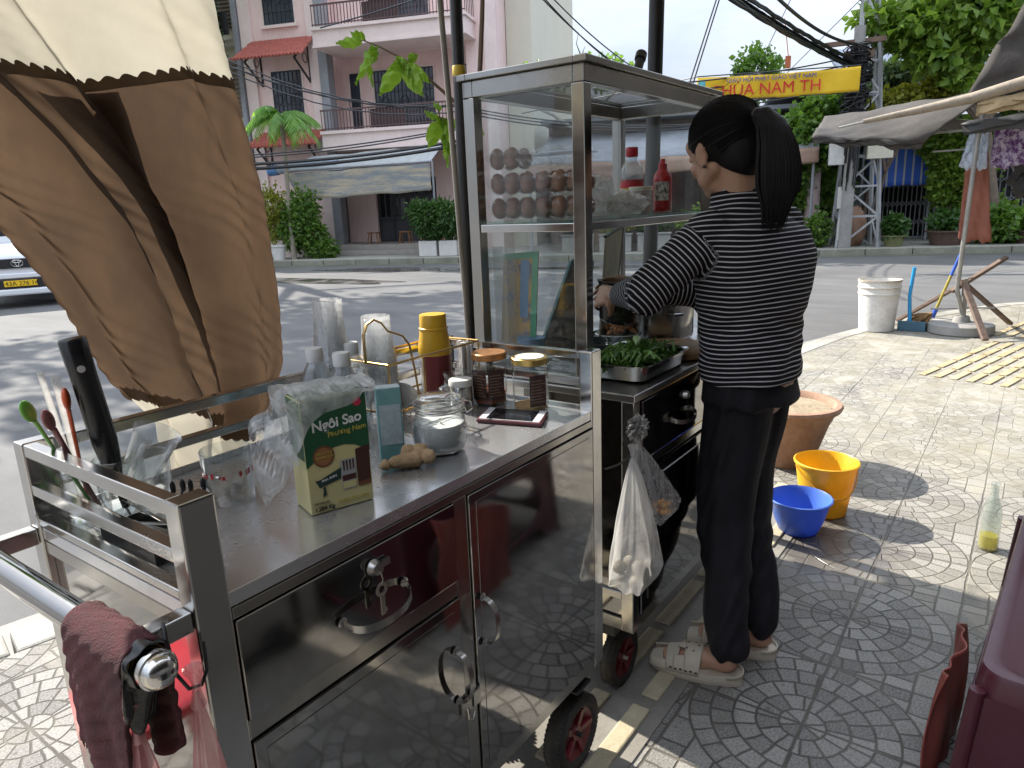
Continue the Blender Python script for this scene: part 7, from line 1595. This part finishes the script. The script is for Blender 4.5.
# planters before the low shops
r = random.Random(31)
for i, (s_, lab, fc) in enumerate(((7.1, 'concrete planter with yellow-green leaves, first from the cabinet post', ly), (8.1, 'concrete planter with a pink flower among green leaves', lg), (9.1, 'concrete planter of bright green leaves, nearest the dark trunk', lbr), (6.1, 'concrete planter with low dark leaves, left of the others', ldk))):
    c = FM @ pv((s_, 2.2, 0)); t = thing('street_planter', (c.x, c.y, FP), lab, 'planter', 'concrete planters before the low shops'); q = MB(); fb(q, s_ - .42, s_ + .42, 2.0, 2.4, FP, .45); fb(q, s_ - .45, s_ + .45, 1.97, 2.43, .451, .50); q.build('trough', M['conc'], t, bevel=.01)
    leaves('leaves', fc, t, [(c + pv((0, .15, .72)), (.34, .34, .26)), (c + pv((.1, -.2, .85)), (.3, .3, .3))], 900, .11, 40 + i, .1, .3)
    if i == 1: q = MB(); [q.ball(c + pv((-.22 + .06 * k, .1 + .05 * k, 1.08 + .05 * (k % 2))), .055, 6) for k in range(4)]; q.build('flower', mat('magenta_flower', (.60, .06, .30), .6, var=.3), t)
# slim pale tree among the wires
c = FM @ pv((6.15, 2.6, FP)); t = thing('bare_tree', c, 'slim pale tree forking into bare limbs, seen through the cabinet glass', 'tree'); q = MB(); q.tube([c, c + pv((0, 0, 2)), c + pv((.05, 0, 3.1))], [.09, .07, .06], 10)
for d_ in ((-.9, 1.3, 3.9), (.5, -.9, 4.0), (.1, -.1, 4.3)): q.tube([c + pv((.05, 0, 3.05)), c + pv((.05 + d_[0] * .4, d_[1] * .4, 3.5)), c + pv(d_)], [.055, .04, .02], 8)
q.build('trunk', mat('pale_bark', (.42, .40, .36), .85, var=.2), t, smooth=True); leaves('crown', lt, t, [(c + pv((-.5, .7, 4.3)), (.7, .7, .4)), (c + pv((.3, -.6, 4.4)), (.6, .7, .4))], 500, .15, 55)

# ---- right half: green wall of creepers, gate, shed roofs, pylon
gh = thing('gated_house', F(15, -3, 0), 'grey house with a folding steel gate behind the creepers', 'house')
facade_obj('wall', gh, mat('grey_wall', (.24, .26, .26), .85, var=.2, scale=1.5), [(11.2, 13.85, -1.0, -6, -.1, 3.2), (15.55, 24, -1.0, -6, -.1, 3.2), (13.86, 15.54, -1.0, -6, 2.75, 3.2)]); facade_obj('yard', gh, darkin, [(13.86, 15.54, -2.6, -2.7, 0, 2.74)])
facade_obj('roof', gh, mat('metal_roof', (.20, .215, .25), .5, var=.25, scale=1.2), [(11.1, 24.2, -.2, -6.4, 3.95, 4.05)]); 
q = MB(); fpatch((12.7, .4, 4.2), (19.5, .4, 4.0), (19.5, -2.5, 5.5), (12.7, -2.5, 5.3), mat('corrugated_blue_grey', (.22, .25, .31), .5, var=.25, scale=1.5, stretch=(4, 4, 1)), 'roof', gh, 0, .02, 40, 8, .05)
g_ = thing('folding_gate', F(14.7, -.95, .02), 'grey folding lattice gate under the blue striped sheet', 'gate')
q = MB(); n = 14
for k in range(n + 1): x = 13.88 + 1.64 * k / n; fb(q, x - .014, x + .014, -.93, -.95, .05, 2.2)
for z in (.45, .95, 1.45, 1.95):
    for k in range(n):
        x0, x1 = 13.88 + 1.64 * k / n, 13.88 + 1.64 * (k + 1) / n
        q.bar(FM @ pv((x0, -.92, z - .08)), FM @ pv((x1, -.92, z + .08)), .018); q.bar(FM @ pv((x0, -.915, z + .08)), FM @ pv((x1, -.915, z - .08)), .018)
q.build('lattice', mat('gate_grey', (.30, .30, .30), .5, metal=.3, var=.3), g_); q = MB(); fb(q, 13.9, 15.5, -.9, -.98, .0, .05); q.build('gate_rail', concg, g_)
g2 = thing('folding_gate', F(18, -.9, .02), 'second folding gate in the shade behind the hung backpack', 'gate'); q = MB(); n = 22
for k in range(n + 1): x = 15.9 + 3.2 * k / n; fb(q, x - .014, x + .014, -.93, -.95, .05, 2.3)
for z in (.5, 1.0, 1.5, 2.0):
    for k in range(n): x0, x1 = 15.9 + 3.2 * k / n, 15.9 + 3.2 * (k + 1) / n; q.bar(FM @ pv((x0, -.92, z - .07)), FM @ pv((x1, -.92, z + .07)), .018); q.bar(FM @ pv((x0, -.915, z + .07)), FM @ pv((x1, -.915, z - .07)), .018)
q.build('lattice', g_.children[0].data.materials[0], g2)
facade_obj('gate_shade_panel', gh, darkin, [(15.9, 19.1, -.985, -.995, .05, 2.4)])  # dark panel standing in for the shade behind the second gate
t = thing('striped_sheet', F(14.4, .2, 2), 'blue and white striped sheet hanging over the lattice gate', 'sheet')
m, nt, b, o = newmat('blue_stripes'); x, y, z, v = sep(nt); sx_ = (x * Uf.x + y * Uf.y); f = (sx_ / .205).fr().lt(.22); nt.links.new(mixc(nt, f, mixc(nt, noise(nt, v, 3, 3), (.03, .11, .58), (.06, .19, .72)), (.55, .56, .58)), b.inputs['Base Color']); b.inputs['Roughness'].default_value = .6
fpatch((13.45, .1, 2.75), (15.05, .1, 2.75), (15.05, .15, 1.45), (13.60, .15, 1.42), m, 'sheet_face', t, 0, .02, 30, 10)
q = MB(); q.tube([FM @ pv((13.4, .1, 2.77)), FM @ pv((15.15, .1, 2.77))], .025, 8); q.tube([FM @ pv((15.08, .12, .02)), FM @ pv((15.08, .12, 2.8))], .03, 8); q.tube([FM @ pv((13.42, .12, .02)), FM @ pv((13.42, .12, 2.8))], .03, 8); q.build('hanging_rail', mat('pale_rail', (.45, .48, .52), .5), t, smooth=True)
facade_obj('panel', t, mat('grey_panel', (.25, .28, .28), .7), [(13.1, 13.72, -.6, -.64, .05, 1.6)])
# steel lattice pylon
gal = mat('galvanised', (.42, .43, .44), .5, metal=.35, var=.25, scale=5)
t = thing('lattice_pylon', F(12.95, 2.1, FP), 'tapering galvanised lattice pylon rising through the creepers with cable boxes', 'pylon')
def pyl(z): k = max(.10, .46 - .055 * z); return [(12.95 - k + .015 * z * 0, 2.1 - k), (12.95 + k, 2.1 - k), (12.95 + k, 2.1 + k), (12.95 - k, 2.1 + k)]
q = MB(); lv = [FP, .75, 1.45, 2.15, 2.85, 3.55, 4.25, 4.95, 5.65, 6.35, 7.05, 7.75, 8.45, 9.15]
for a, b in zip(lv, lv[1:]):
    A_, B_ = pyl(a), pyl(b)
    for k in range(4):
        k2 = (k + 1) % 4; p = lambda L, kk, z: FM @ pv((L[kk][0], L[kk][1], z))
        q.bar(p(A_, k, a), p(B_, k, b), .075); q.bar(p(B_, k, b), p(B_, k2, b), .045); q.bar(p(A_, k, a) if lv.index(a) % 2 else p(A_, k2, a), p(B_, k2, b) if lv.index(a) % 2 else p(B_, k, b), .045)
q.build('lattice', gal, t)
facade_obj('cable_box', t, mat('box_cream', (.52, .50, .40), .6), [(12.95, 13.5, 2.62, 2.85, 2.05, 2.75)], bevel=.01); facade_obj('cable_box', t, mat('box_pale', (.58, .58, .56), .6), [(12.15, 12.55, 2.62, 2.8, 1.95, 2.65)], bevel=.01)
facade_obj('notice', t, M['paper'], [(12.42, 12.66, 2.59, 2.6, .95, 1.45)]); facade_obj('notice', t, M['paper'], [(12.46, 12.60, 2.60, 2.61, .2, .7)])
# wooden utility pole wrapped in cables, street lamp
up_ = thing('utility_pole', F(12.6, 1.5, FP), 'old pole smothered in black cable coils beside the lattice pylon', 'utility pole'); c = FM @ pv((12.62, 2.75, FP))
q = MB(); q.tube([c, c + pv((0, 0, 4.9))], [.14, .12], 12); q.build('pole', M['conc'], up_, smooth=True)
q = MB(); r = random.Random(6)
for k in range(110):
    z = r.uniform(2.5, 4.5); rr_ = r.uniform(.12, .34); a0 = r.uniform(0, 6.28); ty = r.uniform(-.5, .5); q.tube([c + pv((rr_ * cos(a0 + a), rr_ * sin(a0 + a), z + ty * .4 * sin(a) + .05 * a * 0)) for a in [2 * pi * j / 12 for j in range(13)]], r.uniform(.010, .02), 4, caps=False)
for k in range(26): a = r.uniform(0, 6.28); q.tube([c + pv((.16 * cos(a), .16 * sin(a), 2.2 + r.uniform(-1, .3))), c + pv((.2 * cos(a + .5), .2 * sin(a + .5), 3.4)), c + pv((.16 * cos(a), .16 * sin(a), 4.5))], .016, 4)
q.build('cable_coil', M['black'], up_)
q = MB(); q.bar(c + Uf * -.8 + pv((0, 0, 4.55)), c + Uf * .55 + pv((0, 0, 4.6)), .10); q.bar(c + Uf * -.3 + pv((0, 0, 4.3)), c + Uf * .3 + pv((0, 0, 4.3)), .22, .16); q.build('crossarm', mat('rusty_steel', (.16, .10, .07), .8, var=.4), up_)
lamp = thing('street_lamp', c + Uf * .1, 'street lamp head on a thin bent arm above the cable-wrapped pole', 'street lamp'); q = MB(); L0 = c + pv((0, 0, 4.7)); h_ = FM @ pv((12.35, 2.9, 5.55)); q.tube([L0, L0 + pv((0, 0, .7)), L0.lerp(h_, .8) + pv((0, 0, .2)), h_], [.035, .03, .025, .025], 8); q.build('arm', gal, lamp, smooth=True); q = MB(); q.ball(h_ + pv((-.05, .05, .1)), .17, 12, (1.2, 1.2, .75)); q.build('lamp_shade', mat('lamp_grey', (.35, .36, .36), .4), lamp, smooth=True)
# trees and creepers
def tree(nm, base, lab, cat, clumps, n, sz, m, seed, tp=None, group=None, asp=.42):
    b0 = FM @ pv(base); t = thing(nm, b0, lab, cat, group); cl = [(FM @ pv(c_), r_) for c_, r_ in clumps]; mid = cl[0][0]
    lim = [(b0.lerp(mid, .5) + pv((0, 0, .1)), c_[0], .05, .015) for c_ in cl[1:]]
    trunk(t, [b0, b0.lerp(mid, .5) + pv((.05, 0, .1)), mid], tp or [.12, .09, .05], 'trunk', lim); leaves('crown', m, t, cl, n, sz, seed, .35, asp); return t
tree('street_tree', (11.7, 1.4, FP), 'dense mid-green tree just right of the woman\'s head', 'tree', [((11.7, 1.2, 2.7), (.85, .95, .6)), ((11.3, 1.3, 1.9), (.7, .8, .7)), ((12.3, 1.1, 3.3), (.6, .8, .45)), ((12.2, 1.2, 2.3), (.6, .7, .7)), ((11.5, 1.2, 1.2), (.55, .7, .6)), ((12.4, 1.0, 1.5), (.45, .6, .6))], 11500, .17, lt, 61)
tree('wall_creeper', (11.9, -.8, FP), 'dark creeper mass climbing the wall behind the pylon', 'creeper', [((11.9, -.7, 1.6), (.7, .9, 1.2)), ((12.8, -.7, 2.9), (.9, 1.0, .6)), ((10.9, -.7, 2.2), (.6, .8, .9)), ((13.2, -.3, 3.5), (.7, .7, .4))], 6000, .18, ldk, 62)
tree('street_tree', (15.35, .9, FP), 'bright leafy shrub tree between lattice gate and rust-brown cloth', 'tree', [((15.4, .8, 1.9), (.5, .55, .6)), ((15.7, .7, 1.2), (.5, .55, .6)), ((15.3, .6, 2.5), (.6, .7, .5)), ((16.1, .8, .7), (.5, .6, .5)), ((15.2, .8, 1.3), (.35, .35, .4)), ((15.9, .6, 2.1), (.5, .6, .6))], 8500, .15, lbr, 63)
tree('street_tree', (17.2, 1.2, FP), 'leafy tree behind the grey umbrella at the right edge', 'tree', [((17.2, 1.0, 3.6), (1.0, 1.2, .6)), ((18.2, .9, 3.9), (.9, 1.0, .8)), ((19.0, 1.0, 3.8), (.9, 1.1, .8))], 6500, .18, lt, 64)
tree('overhanging_tree', (16.2, 1.7, FP), 'large tree with big bright leaves hanging over the shed roofs at the top right', 'tree', [((15.0, 2.1, 5.1), (.95, 1.1, .75)), ((14.0, 2.1, 4.9), (.8, .8, .45)), ((14.3, 2.3, 4.3), (.5, .5, .35)), ((13.2, 2.1, 5.2), (.5, .6, .3)), ((15.9, 1.9, 6.0), (1.3, 1.3, .6)), ((13.5, 1.9, 4.85), (.45, .45, .22)), ((14.9, 2.0, 4.4), (.6, .55, .35)), ((17.4, 1.8, 5.7), (1.2, 1.3, .7)), ((16.4, 1.9, 5.0), (.8, .9, .5)), ((14.4, 2.0, 5.9), (.7, .7, .4)), ((14.9, 2.2, 3.8), (.45, .35, .3)), ((15.1, 2, 6.6), (1.3, 1.2, .5))], 9500, .26, lbr, 65, [.16, .13, .09], None, .36)
tree('roadside_bush', (13.45, 1.2, FP), 'yellow-green bush hanging above the grey tarp, right of the cable pole', 'bush', [((13.9, 1.6, 3.35), (.6, .6, .30)), ((14.6, 1.6, 3.5), (.55, .6, .30)), ((13.4, 1.6, 3.15), (.4, .45, .22))], 3400, .17, ly, 66, [.05, .04, .02])
tree('pale_tree', (13.4, .3, FP), 'grey-green tree top between shed roof and cable pole', 'tree', [((13.9, .3, 4.1), (.7, .8, .35)), ((13.3, .3, 3.7), (.6, .7, .35))], 2600, .17, leafmat('grey_leaf', (.08, .13, .07), (.24, .32, .18), .3), 67, [.08, .06, .03])
tree('garden_tree', (10.4, -2.5, FP), 'small tree top showing above the yellow banner', 'tree', [((10.8, -2.5, 4.9), (.6, .7, .7)), ((10.2, -2.5, 4.2), (.6, .6, .5))], 1600, .17, lt, 68, [.08, .06, .03])
for s_, o_, r_, h_, lab, sd in ((14.9, 2.35, .42, .34, 'wide dark bowl pot with a low green plant before the gate', 71), (13.75, 2.5, .25, .26, 'small mossy green pot at the foot of the pylon', 72), (16.6, 2.3, .34, .30, 'dark plant pot on the far kerb below the rust-brown cloth', 73)):
    c = FM @ pv((s_, o_, FP)); t = thing('bowl_pot', c, lab, 'plant pot', 'plant pots on the far kerb'); pot(s_, o_, r_, h_, t, mat('dark_pot', (.10, .06, .045), .7, var=.3) if sd != 72 else mat('mossy_pot', (.16, .17, .07), .8, var=.3)); leaves('leaves', lg if sd != 73 else lbr, t, [(c + pv((0, 0, h_ + .22)), (r_ * .9, r_ * .9, .25))], 500, .14, sd)
c = FM @ pv((16.0, 2.2, FP)); t = thing('leafy_bush', c, 'low tangled bush on the far pavement right of the wide pot', 'bush'); trunk(t, [c, c + pv((0, 0, .5))], [.04, .02], 'stem'); leaves('leaves', lt, t, [(c + pv((0, 0, .45)), (.55, .55, .4)), (c + pv((.2, -.4, .3)), (.4, .5, .3))], 1800, .14, 74)
c = FM @ pv((12.05, 2.3, FP)); t = thing('leafy_bush', c, 'thin weeds and bush at the left foot of the pylon', 'bush'); trunk(t, [c, c + pv((0, 0, .5))], [.03, .02], 'stem'); leaves('leaves', lt, t, [(c + pv((0, 0, .4)), (.3, .3, .4))], 500, .12, 75)
q = MB(); c = FM @ pv((12.0, 1.6, FP)); q.tube([c, c + pv((0, 0, 1.9))], [.20, .17], 12); tag(q.build('painted_trunk', mat('flaking_trunk', (.42, .33, .33), .85, var=.4, scale=8), smooth=True), 'pale flaking tree stump post left of the pylon', 'post')
c = FM @ pv((12.95, 1.95, FP)); lump('clay_jar', (c.x, c.y, FP), (.30, .30, .52), clay, 'orange-brown clay jar standing inside the pylon foot', 'jar', 3, .05)
t = thing('shade_tree', (11.4, 20.6, FP), 'tall spreading street tree beyond the curtain that dapples the road with shade', 'tree')
trunk(t, [pv((11.4, 20.6, FP)), pv((11.0, 20.4, 3.2)), pv((10.2, 20.2, 6.2)), pv((9.4, 20.0, 8.2))], [.30, .26, .20, .12], 'trunk', [((10.2, 20.2, 6.2), (6.5, 19.0, 8.6), .12, .04), ((9.4, 20.0, 8.2), (11.5, 17.8, 9.6), .10, .04), ((9.4, 20.0, 8.2), (7.6, 17.0, 9.3), .10, .04)])
leaves('crown', lt, t, [(pv((9.0, 18.8, 9.6)), (2.4, 2.2, .9)), (pv((6.2, 18.9, 9.2)), (1.9, 1.9, .8)), (pv((11.6, 18.4, 9.9)), (2.0, 2.0, .8)), (pv((8.2, 21.4, 10.2)), (2.2, 2.0, .9)), (pv((4.6, 17.4, 9.0)), (1.5, 1.6, .6)), (pv((13.2, 20.2, 10.2)), (1.6, 1.8, .8)), (pv((7.2, 17.0, 9.2)), (1.4, 1.2, .5)), (pv((5.0, 20.5, 9.4)), (1.7, 1.7, .7))], 5200, .28, 91)
for s0, s1, h_, c_, lab in ((-21.5, -12.1, 8.6, (.42, .40, .36), 'grey-cream row house further left of the yellow house'), (-33, -21.6, 6.8, (.34, .27, .22), 'low brownish row house far to the left along the street'), (-48, -33.1, 10.5, (.38, .41, .42), 'tall pale grey-blue block at the far left end of the street')):
    rh = thing('row_house', F((s0 + s1) / 2, -3, 0), lab, 'house'); facade_obj('wall', rh, mat('row_plaster', c_, .85, var=.2, scale=1.2), [(s0, s1, -.4, -8, -.1, h_)]); facade_obj('roof', rh, M['conc'], [(s0 - .1, s1 + .1, -.2, -8.2, h_ + .001, h_ + .2)]); facade_obj('shopfront', rh, darkin, [(s0 + 1, s1 - 1, -.35, -.399, .1, 2.6)]); facade_obj('canopy', rh, gt, [(s0 + .6, s1 - .6, 1.2, -.39, 2.8, 2.88)])
    x = s0 + 1.2
    while x < s1 - 1.5:
        for z in (3.9, 6.6):
            if z + 1.4 < h_: window(rh, x, x + 1.1, z, z + 1.4, -.4, 2)
        x += 2.6
# banner
t = thing('temple_banner', pv((15.1, 4.7, 3.3)), 'yellow street banner with red and blue Vietnamese lettering', 'banner')
A, B2 = pv((14.85, 5.97, 3.69)), pv((15.72, 3.08, 3.63)); nrm = pv((-(A - B2).y, (A - B2).x, 0)).normalized(); nrm = nrm if nrm.dot(-A) > 0 else -nrm
q = MB(); q.grid(lambda u, v: A.lerp(B2, u) + pv((0, 0, -.44 * v - .03 * sin(pi * u) * 1)) + nrm * (.02 * sin(u * 21 + v * 2)), 60, 8); q.build('cloth', mat('banner_yellow', (.72, .46, .015), .7, var=.08), t, smooth=True, thick=.004)
q = MB(); q.grid(lambda u, v: A.lerp(B2, .01 + .045 * u) + pv((0, 0, -.08 - .26 * v)) + nrm * .03, 4, 4); q.build('emblem_patch', mat('banner_cyan', (.10, .42, .45), .7, var=.4, scale=20), t)
X_ = (B2 - A).normalized(); bm_ = mat('banner_blue', (.03, .06, .35), .6, bmp=0); br_ = mat('banner_red', (.60, .02, .02), .6, bmp=0)
text('GIÁO HỘI PHẬT GIÁO VIỆT NAM', bm_, t, A + X_ * .58 + pv((0, 0, -.135)) + nrm * .035, X_, (0, 0, 1), .112, bold=0); text('CHÙA NAM TH', br_, t, A + X_ * .27 + pv((0, 0, -.385)) + nrm * .035, X_, (0, 0, 1), .30, bold=0)
q = MB(); q.tube([F(4.5, 1.6, 3.72), A + pv((0, 0, .02)), B2 + pv((0, 0, .02)), FM @ pv((12.7, 1.4, 3.7))], .012, 5); q.tube([A + pv((0, 0, -.46)), B2 + pv((0, 0, -.46)), FM @ pv((12.7, 1.4, 3.2))], .008, 5); q.build('string', M['black'], t)
# cables
def wire(a, b, sag, r, nm='power_cable', lab='', n=1, sp=.05, seed=1, group='overhead cables'):
    q = MB(); rr = random.Random(seed)
    for k in range(n):
        o_ = pv((rr.uniform(-sp, sp), rr.uniform(-sp, sp), rr.uniform(-sp, sp))); s2 = sag * rr.uniform(.85, 1.15); q.tube([a.lerp(b, j / 24) + o_ - pv((0, 0, s2 * 4 * (j / 24) * (1 - j / 24))) + pv((0, 0, .012 * sin(j * 2.1 + k * 2))) * (n > 3) for j in range(25)], r, 5)
    return tag(q.build(nm, M['black']), lab, 'cable', group)
W0 = FM @ pv((12.62, 2.75, 4.05)); px = atr_
wire(W0, px(680, -40, 11), .1, .019, 'cable_bundle', 'thick sagging bundle of black cables from the pole to the top centre', 20, .10, 3)
wire(W0 + pv((0, 0, .5)), px(755, -25, 12), .25, .030, 'power_cable', 'single heavy cable curving up from the pole, right of the big bundle', 1, 0, 2)
wire(W0 + pv((0, 0, .2)), px(690, 85, 15.2), .05, .016, 'power_cable', 'upper thin cable running over the yellow banner', 2, .10, 5)
wire(W0 + pv((0, 0, -.3)), px(690, 108, 15.2), .05, .012, 'power_cable', 'low thin cables crossing in front of the yellow banner', 3, .14, 6)
wire(px(540, -10, 14), px(720, 100, 20), .55, .013, 'power_cable', 'pair of thin cables sagging across the sky above the cabinet', 3, .10, 7)
wire(px(800, -20, 20), px(745, 95, 24), .0, .010, 'power_cable', 'faint thin wire crossing the sky right of the cable bundle', 1, .0, 8)
wire(px(870, -10, 20), px(770, 90, 26), .0, .010, 'power_cable', 'another faint thin wire in the sky near the street lamp', 1, .0, 9)
wire(px(200, 55, 17), px(475, 105, 17), .45, .014, 'power_cable', 'three thin cables sagging across the pink house windows', 4, .12, 10)
wire(px(215, 168, 17), px(475, 140, 17), .12, .034, 'cable_bundle', 'thick black cables along the awning of the pink house', 3, .06, 11)
wire(px(215, 158, 17), px(475, 125, 17), .12, .016, 'power_cable', 'thin cable just above the thick ones on the pink house', 2, .05, 12)
wire(px(320, 28, 16.5), px(450, -12, 16.5), .02, .016, 'power_cable', 'thin cable rising past the upper balcony of the pink house', 1, .0, 13)
wire(px(470, 112, 17), px(720, 125, 19), .2, .016, 'power_cable', 'thin cables seen through the cabinet top', 3, .15, 14)
q = MB(); hp_ = px(788, 62, 15); q.box((-.04, -.04, -.10), (.04, .04, .10), Matrix.Translation(hp_)); q.tube([hp_ + pv((0, 0, .1)), hp_ + pv((0, .1, .75))], .008, 5); tag(q.build('cable_tag', mat('orange_tag', (.50, .14, .05), .6)), 'small orange tag hanging from the cable bundle above the banner', 'tag')
# ---- branch with large leaves hanging in by the left pole
t = thing('leafy_branch', (2.03, 1.62, 1.45), 'thin branch with large fresh green leaves hanging beside the left black pole', 'branch')
q = MB(); bp = [px(478, 118, 2.6), px(455, 102, 2.6), px(430, 80, 2.6), px(405, 60, 2.62), px(378, 46, 2.63), px(362, 40, 2.63)]; q.tube(bp, [.007, .006, .005, .004, .003, .002], 8); q.tube([px(478, 150, 2.6), px(455, 122, 2.6), px(440, 118, 2.6), px(437, 105, 2.6)], [.005, .004, .003, .002], 6); q.tube([px(480, 300, 2.58), px(476, 200, 2.58), px(478, 118, 2.6), px(482, 20, 2.62), px(484, -60, 2.62)], [.012, .011, .009, .008, .006], 8); q.build('twig', mat('twig_bark', (.12, .08, .05), .8), t, smooth=True)
big = leafmat('big_leaf', (.12, .24, .02), (.26, .42, .05), .5, 12)
def bigleaf(b0, e0, wd, curl=.25, seed=0):
    b0, e0 = pv(b0), pv(e0); d = e0 - b0; L = d.length; d.normalize(); vdir = (b0 - cam.location).normalized(); tw = random.Random(seed).uniform(-.7, .7); sd = d.cross(vdir).normalized(); sd = (Matrix.Rotation(tw, 3, d) @ sd); up2 = sd.cross(d)
    q = MB(); q.grid(lambda u, v: b0 + d * L * v + sd * (u - .5) * 2 * wd * sin(pi * min(.98, v ** .85 + .02)) ** .8 + up2 * (abs(u - .5) * wd * .8 - curl * L * v * v * .6 + .006 * sin(v * 20 + u * 6)), 8, 14); return q.build('leaf', big, t, smooth=True)
for i, (a, b, w) in enumerate((((362, 40), (336, 44), .020), ((378, 46), (372, 64), .015), ((372, 44), (358, 88), .016), ((366, 50), (372, 88), .012), ((366, 40), (350, 32), .016), ((400, 62), (425, 98), .028), ((400, 62), (380, 96), .030), ((402, 60), (388, 72), .012), ((404, 58), (414, 95), .012), ((408, 60), (418, 55), .016), ((405, 62), (432, 84), .018), ((440, 118), (428, 150), .026), ((440, 118), (450, 156), .018), ((442, 116), (455, 150), .016), ((440, 112), (434, 100), .012), ((440, 118), (424, 112), .014), ((442, 118), (463, 128), .016), ((405, 66), (392, 70), .012), ((446, 122), (446, 168), .014), ((395, 56), (414, 80), .02), ((478, 125), (478, 150), .02), ((480, 180), (478, 200), .016))):
    bigleaf(px(*a, 2.6), px(*b, 2.6 - .04 * (i % 3)), w, .2, i)
# ---- parked car at the left edge
cx_ = pv((4.62, 13.35, -.12)); fwd = pv((-.02, -1, 0)).normalized()
t = thing('parked_car', (6.0, 16.5, -.12), 'white car with yellow number plate parked across the road behind the curtain', 'car')
cp = mat('white_car_paint', (.66, .67, .69), .25, var=.03, bmp=0, coat=.8); cg = glass('windscreen', (.25, .28, .28), dirt=.08, refl=1.2); cbk = mat('car_grille_black', (.015, .015, .017), .35)
CM = Matrix(((-1, 0, 0, 4.05), (0, -1, 0, 13.10), (0, 0, 1, -.12), (0, 0, 0, 1)))   # x to the car's left, y forward
CM = Matrix.Translation((5.20, 14.62, -.12)) @ Matrix.Rotation(radians(-24), 4, 'Z') @ Matrix.Rotation(pi, 4, 'Z') @ Matrix.Scale(1.04, 4)
rows = [(-4.4, .55, .95, .78), (-4.2, .40, 1.35, .82), (-3.2, .30, 1.62, .86), (-1.9, .30, 1.64, .88), (-1.35, .30, 1.45, .88), (-.95, .30, 1.12, .88), (-.35, .30, 1.05, .86), (-.06, .34, .95, .82), (0, .42, .84, .76)]
q = MB(); rings = []
for y_, zb, zt, hw in rows:
    ring = []
    for k in range(24):
        a = 2 * pi * k / 24; c_, s_ = cos(a), sin(a); e = .5; X2 = hw * abs(c_) ** e * (1 if c_ > 0 else -1) * (1 - .12 * max(0, s_)); Z2_ = (zb + zt) / 2 + (zt - zb) / 2 * abs(s_) ** e * (1 if s_ > 0 else -1); ring.append(CM @ pv((X2, y_, Z2_)))
    rings.append(ring)
q.add([p_ for r_ in rings for p_ in r_], [(i * 24 + k, i * 24 + (k + 1) % 24, (i + 1) * 24 + (k + 1) % 24, (i + 1) * 24 + k) for i in range(len(rows) - 1) for k in range(24)] + [tuple(range(24)), tuple((len(rows) - 1) * 24 + k for k in range(24))]); q.build('car_body', cp, t, smooth=True, sub=1)
def cbox(nm, a, b, m, bev=.01): q_ = MB(); q_.box(a, b, CM); return q_.build(nm, m, t, bevel=bev)
cbox('grille', (-.60, .0, .68), (.60, .03, .84), cbk); cbox('grille', (-.72, .0, .34), (.72, .045, .50), cbk); cbox('bumper', (-.84, -.1, .22), (.84, .06, .335), cp, .03); cbox('bumper', (-.82, -.1, .505), (.82, .035, .595), cp, .02)
for s in (-1, 1): q = MB(); q.ball((0, 0, 0), .1, 10, (2.2, .8, .9), None); q.v = [tuple(CM @ (pv(p_) + pv((s * .60, -.03, .80)))) for p_ in q.v]; q.build('headlight', mat('headlight_glass', (.55, .57, .6), .1, bmp=0) if 'hl' not in M else M['hl'], t, smooth=True); M['hl'] = t.children[-1].data.materials[0] if t.children else cp
cbox('windscreen', (-.70, -1.36, 1.05), (.70, -1.0, 1.42), cbk)
plt = cbox('number_plate', (-.24, .05, .375), (.24, .066, .475), mat('plate_yellow', (.72, .45, .01), .4, bmp=0), .004)
Xc = (CM.to_3x3() @ pv((-1, 0, 0))).normalized(); text('43A 276 14', M['black'], t, CM @ pv((.225, .0672, .392)), Xc, (0, 0, 1), .105, 'plate_lettering')
q = MB()
for (rx, rz, n_) in ((.085, .058, 24), (.026, .055, 16)): q.tube([CM @ pv((rx * cos(2 * pi * k / n_), .045, .765 + rz * sin(2 * pi * k / n_))) for k in range(n_ + 1)], .007, 6, caps=False)
q.tube([CM @ pv((.062 * cos(2 * pi * k / 16), .046, .79 + .020 * sin(2 * pi * k / 16))) for k in range(17)], .006, 6, caps=False); q.build('emblem', M['steel'], t, smooth=True)
for s in (-1, 1):
    for y_ in (-.75, -3.5): q = MB(); q.lathe([(0, -.1), (.20, -.1), (.30, -.09), (.325, -.06), (.325, .06), (.30, .09), (.20, .1), (0, .1)], (0, 0, 0), 28, Matrix.Rotation(radians(90), 4, 'Y')); q.v = [tuple(CM @ (pv(p_) + pv((s * .76, y_, .325)))) for p_ in q.v]; q.build('wheel', M['rubber'], t, smooth=True)
